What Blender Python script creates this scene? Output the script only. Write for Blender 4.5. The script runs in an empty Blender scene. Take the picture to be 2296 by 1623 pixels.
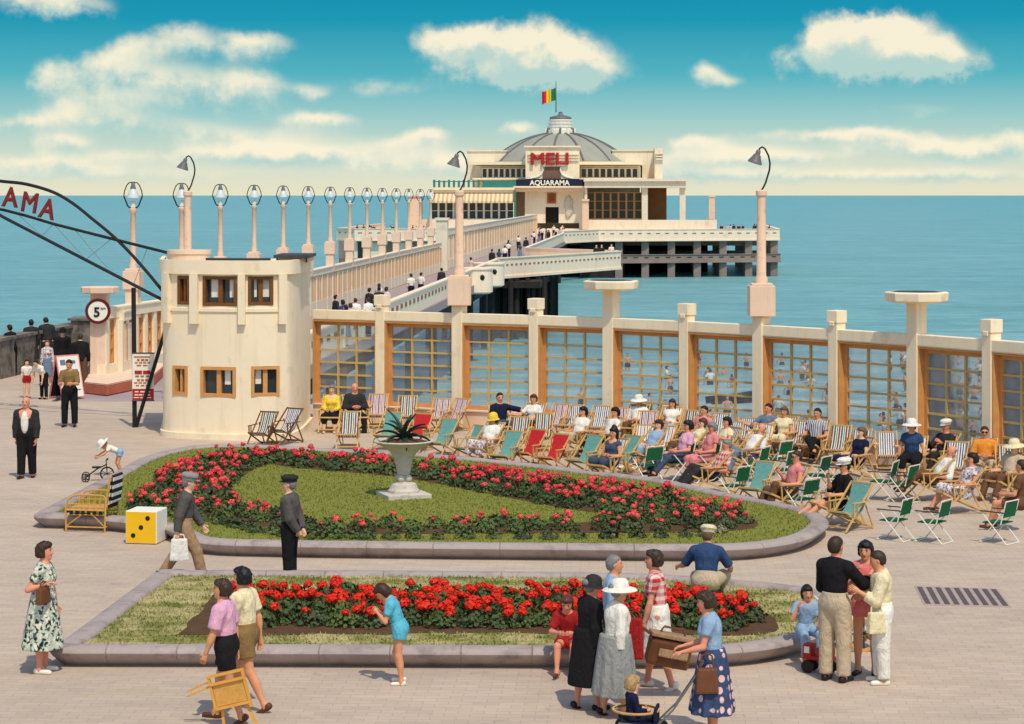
import bpy, bmesh, math, random
import numpy as np
from mathutils import Matrix, Vector
random.seed(7)
RS = np.random.RandomState(11)
S = bpy.context.scene
COL = S.collection
PI = math.pi
R = math.radians
F = 4900.0; U0 = 1148.0; V0 = 437.0; CZ = 6.0      # lens and eye height worked out from the photograph

def G(U, V, z=0.0):
    """point on the level z seen at (U, V) in the photograph"""
    Y = F*(CZ-z)/(V-V0)
    return Vector(((U-U0)*Y/F, Y, z))
def W(U, V, Y):
    return Vector(((U-U0)*Y/F, Y, CZ-(V-V0)*Y/F))

# ------------------------------------------------------------------ materials
MATS = {}
def srgb(r, g, b):
    f = lambda c: (c/255/12.92) if c/255 <= .04045 else ((c/255+.055)/1.055)**2.4
    return (f(r), f(g), f(b))
class NT:
    def __init__(s, nt): s.nt = nt
    def n(s, t, **kw):
        nd = s.nt.nodes.new(t)
        for k, v in kw.items():
            if k.startswith('i_'):
                nd.inputs[int(k[2:]) if k[2:].isdigit() else k[2:].replace('_', ' ')].default_value = v
            else: setattr(nd, k, v)
        return nd
    def l(s, a, b): s.nt.links.new(a, b)
    def val(s, x, sock):
        if hasattr(x, 'is_output'): s.l(x, sock)
        else: sock.default_value = x
    def math(s, op, a, b=None, c=None, clamp=False):
        nd = s.n('ShaderNodeMath', operation=op, use_clamp=clamp)
        s.val(a, nd.inputs[0])
        if b is not None: s.val(b, nd.inputs[1])
        if c is not None: s.val(c, nd.inputs[2])
        return nd.outputs[0]
    def mix(s, fac, a, b):
        nd = s.n('ShaderNodeMix', data_type='RGBA')
        s.val(fac, nd.inputs[0])
        for x, k in ((a, 6), (b, 7)):
            if hasattr(x, 'is_output'): s.l(x, nd.inputs[k])
            else: nd.inputs[k].default_value = (*x[:3], 1)
        return nd.outputs[2]
    def ramp(s, fac, stops, interp='LINEAR'):
        nd = s.n('ShaderNodeValToRGB'); cr = nd.color_ramp; cr.interpolation = interp
        while len(cr.elements) < len(stops): cr.elements.new(.5)
        for e, (p, c) in zip(cr.elements, stops): e.position = p; e.color = (*c[:3], 1)
        s.val(fac, nd.inputs[0]); return nd.outputs[0]
    def noise(s, vec, scale, detail=4, rough=.55, dist=0):
        nd = s.n('ShaderNodeTexNoise', i_Scale=scale, i_Detail=detail, i_Roughness=rough, i_Distortion=dist)
        if vec is not None: s.l(vec, nd.inputs['Vector'])
        return nd.outputs[0]
    def obj(s): return s.n('ShaderNodeTexCoord').outputs['Object']
    def scale(s, vec, sc, rot=(0, 0, 0)):
        nd = s.n('ShaderNodeMapping'); nd.inputs['Scale'].default_value = sc; nd.inputs['Rotation'].default_value = rot
        s.l(vec, nd.inputs['Vector']); return nd.outputs[0]
def newmat(name):
    m = bpy.data.materials.new(name); m.use_nodes = True
    t = NT(m.node_tree); b = m.node_tree.nodes['Principled BSDF']
    MATS[name] = m
    return m, t, b
def mul(c, k): return tuple(min(1, x*k) for x in c[:3])
def mat(name, c, rough=.75, var=.18, scale=6, bump=.0, bscale=60, spec=.3, metal=0, blotch=None):
    if name in MATS: return MATS[name]
    m, t, b = newmat(name)
    o = t.obj()
    n1 = t.noise(o, scale, 5)
    n2 = t.noise(o, scale*7.3, 3)
    nn = t.math('ADD', t.math('MULTIPLY', n1, .65), t.math('MULTIPLY', n2, .35))
    f = t.n('ShaderNodeMapRange', i_1=.3, i_2=.7); t.l(nn, f.inputs[0])
    col = t.mix(f.outputs[0], mul(c, 1-var), mul(c, 1+var*.6))
    if 'plaster' in name:     # rain streaks under copings
        sv = t.n('ShaderNodeMapRange', i_1=.52, i_2=.78); t.l(t.noise(t.scale(o, (3.2, 3.2, .28)), 1.3, 5, .6), sv.inputs[0])
        col = t.mix(t.math('MULTIPLY', sv.outputs[0], .45), col, mul((c[0], c[1]*.93, c[2]*.84), .66))
    if blotch:
        bc, bs, lo, hi = blotch
        g = t.n('ShaderNodeMapRange', i_1=lo, i_2=hi); t.l(t.noise(o, bs, 6, .65), g.inputs[0])
        col = t.mix(g.outputs[0], col, bc)
    t.l(col, b.inputs['Base Color'])
    b.inputs['Roughness'].default_value = rough; b.inputs['Metallic'].default_value = metal
    b.inputs['Specular IOR Level'].default_value = spec
    if bump:
        bp = t.n('ShaderNodeBump', i_Strength=bump, i_Distance=.01)
        t.l(t.noise(o, bscale, 4), bp.inputs['Height']); t.l(bp.outputs[0], b.inputs['Normal'])
    return m
def finish_cloth(t, b, col, bump=.5, rough=.9):
    o = t.obj()
    w = t.noise(t.scale(o, (1, 1, .55)), 9, 3, .5, 1.2)
    w = t.math('ADD', w, t.math('MULTIPLY', t.noise(t.scale(o, (1, 1, .45)), 24, 3, .6, 1.5), .45))
    bp = t.n('ShaderNodeBump', i_Strength=min(1, bump*1.15), i_Distance=.06); t.l(w, bp.inputs['Height'])
    t.l(bp.outputs[0], b.inputs['Normal'])
    f = t.n('ShaderNodeMapRange', i_1=.3, i_2=.7, i_3=.86, i_4=1.08); t.l(t.noise(o, 14, 4), f.inputs[0])
    x = t.n('ShaderNodeMix', data_type='RGBA', blend_type='MULTIPLY'); x.inputs[0].default_value = 1
    t.l(col, x.inputs[6]) if hasattr(col, 'is_output') else setattr(x.inputs[6], 'default_value', (*col, 1))
    g = t.n('ShaderNodeCombineColor'); [t.l(f.outputs[0], g.inputs[i]) for i in range(3)]
    t.l(g.outputs[0], x.inputs[7])
    t.l(x.outputs[2], b.inputs['Base Color']); b.inputs['Roughness'].default_value = rough
    b.inputs['Specular IOR Level'].default_value = .15
def cloth(name, c):
    if name in MATS: return MATS[name]
    m, t, b = newmat(name); finish_cloth(t, b, c); return m
def cloth_floral(name, base, cols, scale=16):
    m, t, b = newmat(name); o = t.obj(); col = base
    for i, c in enumerate(cols):
        v = t.n('ShaderNodeTexVoronoi', i_Scale=scale*(1+.23*i)); 
        nz = t.n('ShaderNodeTexNoise', i_Scale=11, i_Detail=3); t.l(o, nz.inputs['Vector'])
        vm = t.n('ShaderNodeVectorMath', operation='SCALE'); t.l(nz.outputs['Color'], vm.inputs[0]); vm.inputs['Scale'].default_value = .13
        va = t.n('ShaderNodeVectorMath', operation='ADD'); t.l(t.scale(o, (1, 1, .8), (i*.7, i*1.1, i*.4)), va.inputs[0]); t.l(vm.outputs[0], va.inputs[1])
        t.l(va.outputs[0], v.inputs['Vector'])
        f = t.n('ShaderNodeMapRange', i_1=.42, i_2=.30); t.l(v.outputs['Distance'], f.inputs[0])
        col = t.mix(f.outputs[0], col, c)
    finish_cloth(t, b, col); return m
def cloth_grid(name, c1, c2, sx, sz, duty=.5, stripes=False):
    m, t, b = newmat(name); o = t.obj(); sp = t.n('ShaderNodeSeparateXYZ'); t.l(o, sp.inputs[0])
    fx = t.math('GREATER_THAN', t.math('FRACT', t.math('MULTIPLY', t.math('ADD', sp.outputs[0], t.math('MULTIPLY', sp.outputs[1], .8)), sx)), duty)
    if stripes: f = fx
    else:
        fz = t.math('GREATER_THAN', t.math('FRACT', t.math('MULTIPLY', sp.outputs[2], sz)), duty)
        f = t.math('MULTIPLY', t.math('ADD', fx, fz), .5)
    finish_cloth(t, b, t.mix(f, c1, c2)); return m
def cloth_dots(name, c1, c2, scale):
    m, t, b = newmat(name); v = t.n('ShaderNodeTexVoronoi', i_Scale=scale, i_Randomness=.35)
    t.l(t.obj(), v.inputs['Vector'])
    f = t.n('ShaderNodeMapRange', i_1=.40, i_2=.34); t.l(v.outputs['Distance'], f.inputs[0])
    finish_cloth(t, b, t.mix(f.outputs[0], c1, c2)); return m
def canvas(name, cols, width=.46):
    """sling canvas with stripes running along the chair"""
    if name in MATS: return MATS[name]
    m, t, b = newmat(name); o = t.obj(); sp = t.n('ShaderNodeSeparateXYZ'); t.l(o, sp.inputs[0])
    if len(cols) == 1: col = cols[0]
    else:
        n = len(cols)
        f = t.math('FRACT', t.math('MULTIPLY', t.math('ADD', sp.outputs[0], width), 1/(width/2.6)))
        col = t.ramp(f, [(i/n, c) for i, c in enumerate(cols)], 'CONSTANT')
    finish_cloth(t, b, col, .15); return m

CREAM = srgb(247, 229, 196); PINKCREAM = srgb(238, 206, 178)
mat('cream_plaster', CREAM, .85, .05, 1.2, .12, 40, .2, blotch=(mul(CREAM, .74), 2.2, .58, .78))
mat('pink_plaster', PINKCREAM, .85, .07, 1.4, .12, 40, .2, blotch=(mul(PINKCREAM, .8), 2.4, .58, .8))
mat('pale_plaster', srgb(236, 222, 196), .85, .08, .35, .1, 8, .2, blotch=(srgb(190, 172, 150), .5, .58, .8))
mat('column_pink', srgb(236, 202, 172), .8, .1, 2.5, .1, 30, .2, blotch=(srgb(200, 140, 118), 3.5, .55, .75))
mat('ochre_wood', srgb(212, 152, 90), .6, .18, 5, .1, 60, .3)
mat('olive_wood', srgb(204, 172, 108), .6, .18, 7, .1, 60, .3)
mat('brown_wood', srgb(120, 76, 34), .6, .2, 6, .1, 60, .3)
mat('chair_wood', srgb(216, 172, 104), .55, .2, 11, .1, 60, .3)
mat('cane', srgb(214, 160, 78), .5, .25, 16, .15, 80, .35)
mat('black_iron', (.010, .011, .012), .6, .2, 8, .05, 60, .4)
mat('dark_grey', (.05, .052, .055), .6, .2, 8, .05, 60, .3)
mat('lamp_metal', (.16, .155, .15), .45, .25, 9, .05, 60, .4)
mat('white_metal', srgb(232, 228, 216), .4, .1, 9, 0, 60, .4)
mat('rust_red', srgb(128, 36, 30), .6, .2, 8, .05, 60)
mat('brick_red', srgb(196, 110, 84), .8, .2, 4, .2, 25, .2)
mat('warm_white_plaster', srgb(252, 228, 200), .85, .06, .5, .1, 10, .2, blotch=(srgb(222, 188, 160), .8, .58, .8)); mat('slot_brown', srgb(146, 108, 88), .9, .2, 2)
mat('stone_white', srgb(208, 198, 182), .8, .12, 5, .2, 50, .2, blotch=(srgb(160, 152, 140), 7, .55, .75))
mat('curb_stone', srgb(172, 158, 152), .9, .14, 1.6, .3, 45, .15, blotch=(srgb(132, 120, 118), 2.6, .5, .72))
mat('soil', srgb(96, 72, 52), .95, .35, 7, .8, 22, .1)
mat('grey_stone', srgb(138, 130, 118), .9, .25, 3, .5, 12, .2, blotch=(srgb(84, 78, 72), 2.2, .45, .65))
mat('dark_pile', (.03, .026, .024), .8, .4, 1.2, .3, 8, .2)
mat('beam_concrete', srgb(150, 132, 122), .9, .25, .5, .2, 6, .2)
mat('dome_grey', srgb(158, 158, 144), .8, .14, .5, .05, 10, .15)
mat('teal_paint', srgb(60, 128, 116), .6, .2, 2, 0, 60)
mat('navy_paint', srgb(28, 30, 58), .6, .15, 2, 0, 60)
mat('white_paint', srgb(240, 234, 218), .6, .06, 4, 0, 60)
mat('red_paint', srgb(176, 38, 36), .6, .12, 4, 0, 60)
mat('dark_red_paint', srgb(96, 22, 24), .6, .2, 4, 0, 60)
mat('dark_glass', (.03, .045, .05), .12, .4, 3, 0, 60, .5)
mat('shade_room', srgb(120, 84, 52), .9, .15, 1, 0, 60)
mat('yellow_paint', srgb(244, 190, 20), .5, .06, 6, 0, 60, .35)
mat('black_paint', (.012, .012, .012), .5, .2, 6, 0, 60)
mat('leather', srgb(112, 66, 36), .5, .25, 9, .3, 60, .4)
mat('agave_leaf', srgb(44, 66, 52), .5, .35, 9, .1, 30, .4)
mat('rust_stuff', srgb(178, 104, 60), .8)
def glass_mat():
    m, t, b = newmat('pane_glass'); nt = m.node_tree
    tr = t.n('ShaderNodeBsdfTransparent'); tr.inputs[0].default_value = (.9, .95, .97, 1)
    gl = t.n('ShaderNodeBsdfGlossy', i_Roughness=.04); fr = t.n('ShaderNodeFresnel', i_IOR=1.45)
    mx = t.n('ShaderNodeMixShader'); t.l(fr.outputs[0], mx.inputs[0]); t.l(tr.outputs[0], mx.inputs[1]); t.l(gl.outputs[0], mx.inputs[2])
    # salt film on the sea-side panes
    df = t.n('ShaderNodeBsdfDiffuse'); df.inputs[0].default_value = (.80, .85, .88, 1)
    m2 = t.n('ShaderNodeMixShader'); g = t.n('ShaderNodeMapRange', i_1=.3, i_2=.75, i_3=.07, i_4=.22)
    t.l(t.noise(t.obj(), 2.2, 5), g.inputs[0]); t.l(g.outputs[0], m2.inputs[0])
    t.l(mx.outputs[0], m2.inputs[1]); t.l(df.outputs[0], m2.inputs[2])
    t.l(m2.outputs[0], nt.nodes['Material Output'].inputs['Surface'])
glass_mat()
def foliage_mat(name, c1, c2, c3):
    m, t, b = newmat(name); oi = t.n('ShaderNodeObjectInfo')
    o = t.obj(); n = t.noise(o, 9, 3)
    col = t.mix(n, c1, c2)
    f = t.n('ShaderNodeMapRange', i_1=.5, i_2=.85); t.l(t.noise(o, 30, 2), f.inputs[0])
    col = t.mix(f.outputs[0], col, c3)
    h = t.n('ShaderNodeHueSaturation'); t.l(col, h.inputs['Color'])
    g = t.n('ShaderNodeMapRange', i_1=0, i_2=1, i_3=.7, i_4=1.3); t.l(oi.outputs['Random'], g.inputs[0]); t.l(g.outputs[0], h.inputs['Value'])
    t.l(h.outputs[0], b.inputs['Base Color']); b.inputs['Roughness'].default_value = .55; b.inputs['Specular IOR Level'].default_value = .25
foliage_mat('leaf_green', (.05, .085, .022), (.085, .12, .03), (.14, .15, .045))
foliage_mat('leaf_dark', (.04, .065, .024), (.065, .09, .028), (.12, .125, .045))
foliage_mat('leaf_pale', (.16, .17, .08), (.26, .25, .12), (.4, .36, .16))
def petal_mat(name, c1, c2):
    m, t, b = newmat(name); col = t.mix(t.noise(t.obj(), 22, 3), c1, c2)
    t.l(col, b.inputs['Base Color']); b.inputs['Roughness'].default_value = .6; b.inputs['Specular IOR Level'].default_value = .2
petal_mat('petal_pink', (.62, .022, .035), (.84, .10, .10))
petal_mat('petal_salmon', (.75, .05, .05), (.88, .16, .12))
petal_mat('petal_red', (.62, .012, .006), (.8, .04, .012))
def skin(name, c):
    m, t, b = newmat(name); f = t.noise(t.obj(), 12, 3)
    t.l(t.mix(f, mul(c, .88), mul((c[0]*1.05, c[1]*.97, c[2]*.95), 1.05)), b.inputs['Base Color'])
    b.inputs['Roughness'].default_value = .55; b.inputs['Specular IOR Level'].default_value = .3
skin('skin_fair', srgb(234, 184, 150)); skin('skin_tan', srgb(218, 156, 116)); skin('skin_ruddy', srgb(224, 152, 122))
mat('eye_dark', (.012, .01, .01), .3, .1); mat('lip', srgb(168, 72, 66), .5, .1)

# ------------------------------------------------------------------ mesh collector
class MB:
    def __init__(s): s.v = []; s.f = []; s.m = []; s.M = Matrix.Identity(4); s.k = 0
    def add(s, vs, fs, k=None):
        o = len(s.v); s.v += [tuple(s.M @ Vector(p)) for p in vs]
        s.f += [[o+i for i in f] for f in fs]; s.m += [s.k if k is None else k]*len(fs)
    def box(s, c, d, rz=0, k=None, taper=1.0):
        x, y, z = d[0]/2, d[1]/2, d[2]/2
        q = [(-x, -y, -z), (x, -y, -z), (x, y, -z), (-x, y, -z)] + [(a*x*taper, b*y*taper, z) for a, b in ((-1, -1), (1, -1), (1, 1), (-1, 1))]
        cs, sn = math.cos(rz), math.sin(rz)
        s.add([(c[0]+a*cs-b*sn, c[1]+a*sn+b*cs, c[2]+e) for a, b, e in q],
              [[3, 2, 1, 0], [4, 5, 6, 7], [0, 1, 5, 4], [1, 2, 6, 5], [2, 3, 7, 6], [3, 0, 4, 7]], k)
    def bar(s, a, b, w, h=None, up=(0, 0, 1), k=None):
        """rectangular bar from a to b"""
        a, b = Vector(a), Vector(b); h = h or w; d = (b-a).normalized(); up = Vector(up)
        if abs(d.dot(up)) > .98: up = Vector((1, 0, 0))
        x = d.cross(up).normalized()*w/2; y = x.cross(d).normalized()*h/2
        q = [a-x-y, a+x-y, a+x+y, a-x+y, b-x-y, b+x-y, b+x+y, b-x+y]
        s.add(q, [[3, 2, 1, 0], [4, 5, 6, 7], [0, 1, 5, 4], [1, 2, 6, 5], [2, 3, 7, 6], [3, 0, 4, 7]], k)
    def tube(s, pts, rad, n=8, cap=True, k=None):
        pts = [Vector(p) for p in pts]; L = len(pts)
        if not hasattr(rad, '__len__'): rad = [rad]*L
        ref = None; vs = []
        for i, p in enumerate(pts):
            d = (pts[min(i+1, L-1)]-pts[max(i-1, 0)]).normalized()
            if ref is None: ref = Vector((0, 0, 1)) if abs(d.z) < .9 else Vector((1, 0, 0))
            x = (ref - d*ref.dot(d))
            if x.length < 1e-4: x = d.orthogonal()
            x.normalize(); y = d.cross(x); ref = x
            vs += [p + (x*math.cos(2*PI*j/n)+y*math.sin(2*PI*j/n))*rad[i] for j in range(n)]
        fs = [[i*n+j, i*n+(j+1) % n, (i+1)*n+(j+1) % n, (i+1)*n+j] for i in range(L-1) for j in range(n)]
        if cap: fs += [list(range(n))[::-1], [(L-1)*n+j for j in range(n)]]
        s.add(vs, fs, k)
    def lathe(s, prof, n=24, k=None, c=(0, 0, 0), cap=True, sx=1, sy=1):
        vs = [(c[0]+r*sx*math.cos(2*PI*j/n), c[1]+r*sy*math.sin(2*PI*j/n), c[2]+z) for r, z in prof for j in range(n)]
        L = len(prof)
        fs = [[i*n+j, i*n+(j+1) % n, (i+1)*n+(j+1) % n, (i+1)*n+j] for i in range(L-1) for j in range(n)]
        if cap: fs += [list(range(n))[::-1], [(L-1)*n+j for j in range(n)]]
        s.add(vs, fs, k)
    def prism(s, poly, z0, z1, k=None, bottom=True):
        n = len(poly); a = sum(poly[i][0]*poly[(i+1) % n][1]-poly[(i+1) % n][0]*poly[i][1] for i in range(n))
        p = list(poly) if a > 0 else list(poly)[::-1]
        vs = [(x, y, z0) for x, y in p]+[(x, y, z1) for x, y in p]
        fs = [[i, (i+1) % n, n+(i+1) % n, n+i] for i in range(n)] + [[n+i for i in range(n)]]
        if bottom: fs.append(list(range(n))[::-1])
        s.add(vs, fs, k)
    def ball(s, c, r, n=10, m=6, k=None):
        r = r if hasattr(r, '__len__') else (r, r, r)
        vs = [(c[0], c[1], c[2]-r[2])]+[(c[0]+r[0]*math.sin(PI*i/m)*math.cos(2*PI*j/n), c[1]+r[1]*math.sin(PI*i/m)*math.sin(2*PI*j/n), c[2]-r[2]*math.cos(PI*i/m)) for i in range(1, m) for j in range(n)]+[(c[0], c[1], c[2]+r[2])]
        fs = [[0, 1+(j+1) % n, 1+j] for j in range(n)]
        fs += [[1+(i-1)*n+j, 1+(i-1)*n+(j+1) % n, 1+i*n+(j+1) % n, 1+i*n+j] for i in range(1, m-1) for j in range(n)]
        t = len(vs)-1; fs += [[t, 1+(m-2)*n+j, 1+(m-2)*n+(j+1) % n] for j in range(n)]
        s.add(vs, fs, k)
    def mesh(s, name, mats, smooth=False):
        me = bpy.data.meshes.new(name); me.from_pydata(s.v, [], s.f)
        for m in (mats if isinstance(mats, (list, tuple)) else [mats]): me.materials.append(MATS[m] if isinstance(m, str) else m)
        if any(s.m): me.polygons.foreach_set('material_index', s.m)
        if smooth:
            me.polygons.foreach_set('use_smooth', [True]*len(me.polygons))
            try: me.set_sharp_from_angle(angle=R(40))
            except Exception: pass
        me.update(); return me
    def build(s, name, mats, parent=None, smooth=False, bevel=0):
        me = s.mesh(name, mats, smooth)
        if bevel:
            bm = bmesh.new(); bm.from_mesh(me)
            bmesh.ops.bevel(bm, geom=[e for e in bm.edges if len(e.link_faces) == 2 and e.calc_face_angle(0) > .6], offset=bevel, segments=2, affect='EDGES', profile=.6)
            bm.to_mesh(me); bm.free()
        return link(name, me, parent)
def link(name, me, parent=None):
    o = bpy.data.objects.new(name, me); COL.objects.link(o)
    if parent is not None: o.parent = parent
    return o
def tag(o, label=None, cat=None, group=None, kind=None):
    for k, v in (('label', label), ('category', cat), ('group', group), ('kind', kind)):
        if v: o[k] = v
    return o
def thing(name, label, cat, loc=(0, 0, 0), rz=0, group=None):
    o = bpy.data.objects.new(name, None); COL.objects.link(o); o.empty_display_size = .1
    o.location = loc; o.rotation_euler = (0, 0, rz); return tag(o, label, cat, group)
def copy_tree(o, parent=None):
    c = o.copy(); COL.objects.link(c)
    if parent is not None: c.parent = parent
    for ch in list(o.children): copy_tree(ch, c)
    return c
def place(o, loc, rz=0, label=None, sc=None):
    o.location = loc; o.rotation_euler = (0, 0, rz)
    if label: o['label'] = label
    if sc: o.scale = (sc, sc, sc)
    return o
def text_mesh(txt, size, depth, font_scale_x=1.0, bold=0.0):
    cu = bpy.data.curves.new('t', 'FONT'); cu.body = txt; cu.size = size; cu.extrude = depth; cu.align_x = 'CENTER'; cu.bevel_depth = bold; cu.bevel_resolution = 0
    cu.resolution_u = 3
    o = bpy.data.objects.new('t', cu); COL.objects.link(o)
    dg = bpy.context.evaluated_depsgraph_get(); me = bpy.data.meshes.new_from_object(o.evaluated_get(dg))
    bpy.data.objects.remove(o); bpy.data.curves.remove(cu)
    # letters face -Y, upright
    for v in me.vertices: x, y, z = v.co; v.co = (x*font_scale_x, -z, y)
    return me
def lettering(name, txt, size, depth, m, parent, loc, rz=0, sx=1.0, bold=0.0, rx=0):
    me = text_mesh(txt, size, depth, sx, bold); me.materials.clear(); me.materials.append(MATS[m])
    o = link(name, me, parent); o.location = loc; o.rotation_euler = (rx, 0, rz); return o

# ------------------------------------------------------------------ camera, sun, sky
cam = bpy.data.cameras.new('camera'); co = bpy.data.objects.new('camera', cam); COL.objects.link(co)
co.location = (0, 0, CZ); co.rotation_euler = (R(90), 0, 0)
cam.sensor_width = 36; cam.lens = 36*F/2296; cam.shift_y = -(811.5-V0)/2296; cam.clip_end = 60000; cam.clip_start = .5
S.camera = co
SUN = Vector((.17, -.50, .85)).normalized()
sl = bpy.data.lights.new('sun', 'SUN'); sl.energy = 2.9; sl.angle = R(.6); sl.color = (1, .91, .74)
so = bpy.data.objects.new('sun', sl); COL.objects.link(so); so.rotation_euler = SUN.to_track_quat('Z', 'Y').to_euler(); so.location = (0, 0, 60)
S.view_settings.view_transform = 'Standard'; S.view_settings.look = 'None'; S.view_settings.gamma = 1; S.view_settings.use_curve_mapping = False
S.view_settings.exposure = -0.06
wd = bpy.data.worlds.new('World'); S.world = wd; wd.use_nodes = True
def sky():
    t = NT(wd.node_tree); nt = wd.node_tree; bg = nt.nodes['Background']
    st = t.n('ShaderNodeTexSky', sky_type='NISHITA', sun_disc=False)
    st.sun_elevation = math.asin(SUN.z); st.sun_rotation = math.atan2(SUN.x, SUN.y); st.air_density = 1.1; st.dust_density = 1.2
    d = t.n('ShaderNodeTexCoord').outputs['Generated']; sp = t.n('ShaderNodeSeparateXYZ'); t.l(d, sp.inputs[0])
    x, y, z = sp.outputs
    ya = t.math('MAXIMUM', y, .02)
    a = t.math('DIVIDE', x, ya)
    hz = t.math('SQRT', t.math('ADD', t.math('MULTIPLY', x, x), t.math('MULTIPLY', y, y)))
    e = t.math('DIVIDE', z, t.math('MAXIMUM', hz, .02))
    sc = lambda c, k=10: tuple(v*k for v in c)
    sb = lambda r, g, b: sc(srgb(r, g, b))
    ef = t.n('ShaderNodeMapRange', i_1=-.002, i_2=.10); t.l(e, ef.inputs[0])
    low = t.ramp(ef.outputs[0], [(0, srgb(232, 226, 196)), (.16, srgb(214, 222, 202)), (.36, srgb(158, 204, 202)), (.56, srgb(84, 178, 192)), (.80, srgb(30, 152, 180)), (1, srgb(16, 138, 172))])
    # clouds: soft lobes at fixed bearings, broken up by noise
    p = t.n('ShaderNodeCombineXYZ'); t.l(a, p.inputs[0]); t.l(e, p.inputs[1])
    nz = t.n('ShaderNodeTexNoise', i_Scale=34, i_Detail=6, i_Roughness=.55); t.l(p.outputs[0], nz.inputs['Vector'])
    nz2 = t.n('ShaderNodeTexNoise', i_Scale=95, i_Detail=6, i_Roughness=.6); t.l(p.outputs[0], nz2.inputs['Vector'])
    wx = t.math('MULTIPLY', t.math('SUBTRACT', nz.outputs[0], .5), 1.9)
    wy = t.math('MULTIPLY', t.math('SUBTRACT', nz2.outputs[0], .5), 1.5)
    blobs = [  # U, V, half width, half height, weight
        (1035, 100, 120, 42, 1), (1190, 112, 130, 70, 1.1), (1290, 140, 100, 52, 1), (1180, 165, 210, 40, .75),
        (1850, 120, 130, 40, 1), (1905, 85, 90, 52, 1.1), (2020, 95, 110, 62, 1.15), (2110, 135, 90, 45, 1), (1975, 150, 190, 36, .8),
        (120, 18, 150, 34, .9), (405, 88, 80, 44, .85), (300, 112, 70, 34, .6), (570, 102, 95, 34, .9), (215, 152, 120, 42, .75), (400, 178, 190, 44, .6), (560, 205, 85, 46, .75), (120, 190, 80, 30, .45), (300, 225, 160, 26, .5),
        (1580, 165, 46, 28, .9), (1625, 185, 60, 18, .6), (700, 205, 60, 22, .55), (200, 262, 180, 34, .6), (60, 285, 110, 26, .7), (140, 325, 70, 24, 1.0),
        (715, 272, 90, 24, .95), (960, 305, 55, 24, 1.0), (1160, 290, 60, 22, .9), (1560, 322, 80, 22, .85), (1930, 305, 130, 22, .95), (2200, 350, 160, 28, .8),
        (1780, 352, 160, 20, .6), (2270, 315, 60, 30, .8), (480, 350, 330, 26, .45), (850, 365, 300, 30, .55), (1700, 395, 420, 22, .7), (2150, 395, 260, 20, .6), (300, 395, 400, 20, .5), (640, 310, 200, 24, .5), (1500, 365, 200, 24, .6), (1750, 310, 120, 24, .5), (420, 290, 160, 30, .5), (1080, 360, 120, 24, .6), (2050, 250, 140, 22, .4), (900, 200, 120, 26, .35), (120, 370, 200, 26, .8), (620, 345, 170, 26, .75), (900, 330, 110, 24, .7), (1250, 385, 300, 24, .7), (1620, 350, 150, 26, .7), (2080, 330, 150, 30, .75)]
    tot = None; lit = None
    for (bu, bv, rw, rh, wgt) in blobs:
        a0, e0 = (bu-U0)/F, (V0-bv)/F
        qa = t.math('ADD', t.math('MULTIPLY', t.math('SUBTRACT', a, a0), F/rw), wx)
        qe = t.math('ADD', t.math('MULTIPLY', t.math('SUBTRACT', e, e0), F/rh), wy)
        r2 = t.math('ADD', t.math('MULTIPLY', qa, qa), t.math('MULTIPLY', qe, qe))
        g = t.math('MULTIPLY', t.math('POWER', 2.718, t.math('MULTIPLY', r2, -1.15)), wgt)
        h = t.math('MULTIPLY', g, qe)
        tot = g if tot is None else t.math('ADD', tot, g)
        lit = h if lit is None else t.math('ADD', lit, h)
    nn = t.math('ADD', t.math('MULTIPLY', t.math('SUBTRACT', nz.outputs[0], .5), .75), t.math('MULTIPLY', t.math('SUBTRACT', nz2.outputs[0], .5), .35))
    dens = t.n('ShaderNodeMapRange', interpolation_type='SMOOTHSTEP', i_1=.20, i_2=.92); t.l(t.math('ADD', tot, t.math('MULTIPLY', nn, .9)), dens.inputs[0])
    front = t.math('GREATER_THAN', y, .05)
    dn = t.math('MULTIPLY', t.math('MULTIPLY', dens.outputs[0], .95), front)
    lf = t.n('ShaderNodeMapRange', interpolation_type='SMOOTHSTEP', i_1=-.5, i_2=.32); t.l(t.math('ADD', lit, t.math('MULTIPLY', nn, 1.25)), lf.inputs[0])
    ccol = t.mix(lf.outputs[0], srgb(182, 212, 206), srgb(252, 242, 214))
    vis = t.mix(dn, low, ccol)
    vis10 = t.n('ShaderNodeVectorMath', operation='SCALE'); t.l(vis, vis10.inputs[0]); vis10.inputs['Scale'].default_value = SKYK
    up = t.n('ShaderNodeMapRange', interpolation_type='SMOOTHSTEP', i_1=.09, i_2=.2); t.l(e, up.inputs[0])
    mx = t.n('ShaderNodeMix', data_type='RGBA'); mx.clamp_result = False
    t.l(up.outputs[0], mx.inputs[0]); t.l(vis10.outputs[0], mx.inputs[6]); t.l(st.outputs[0], mx.inputs[7])
    t.l(mx.outputs[2], bg.inputs['Color']); bg.inputs['Strength'].default_value = .15
SKYK = 7.0
sky()
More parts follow.
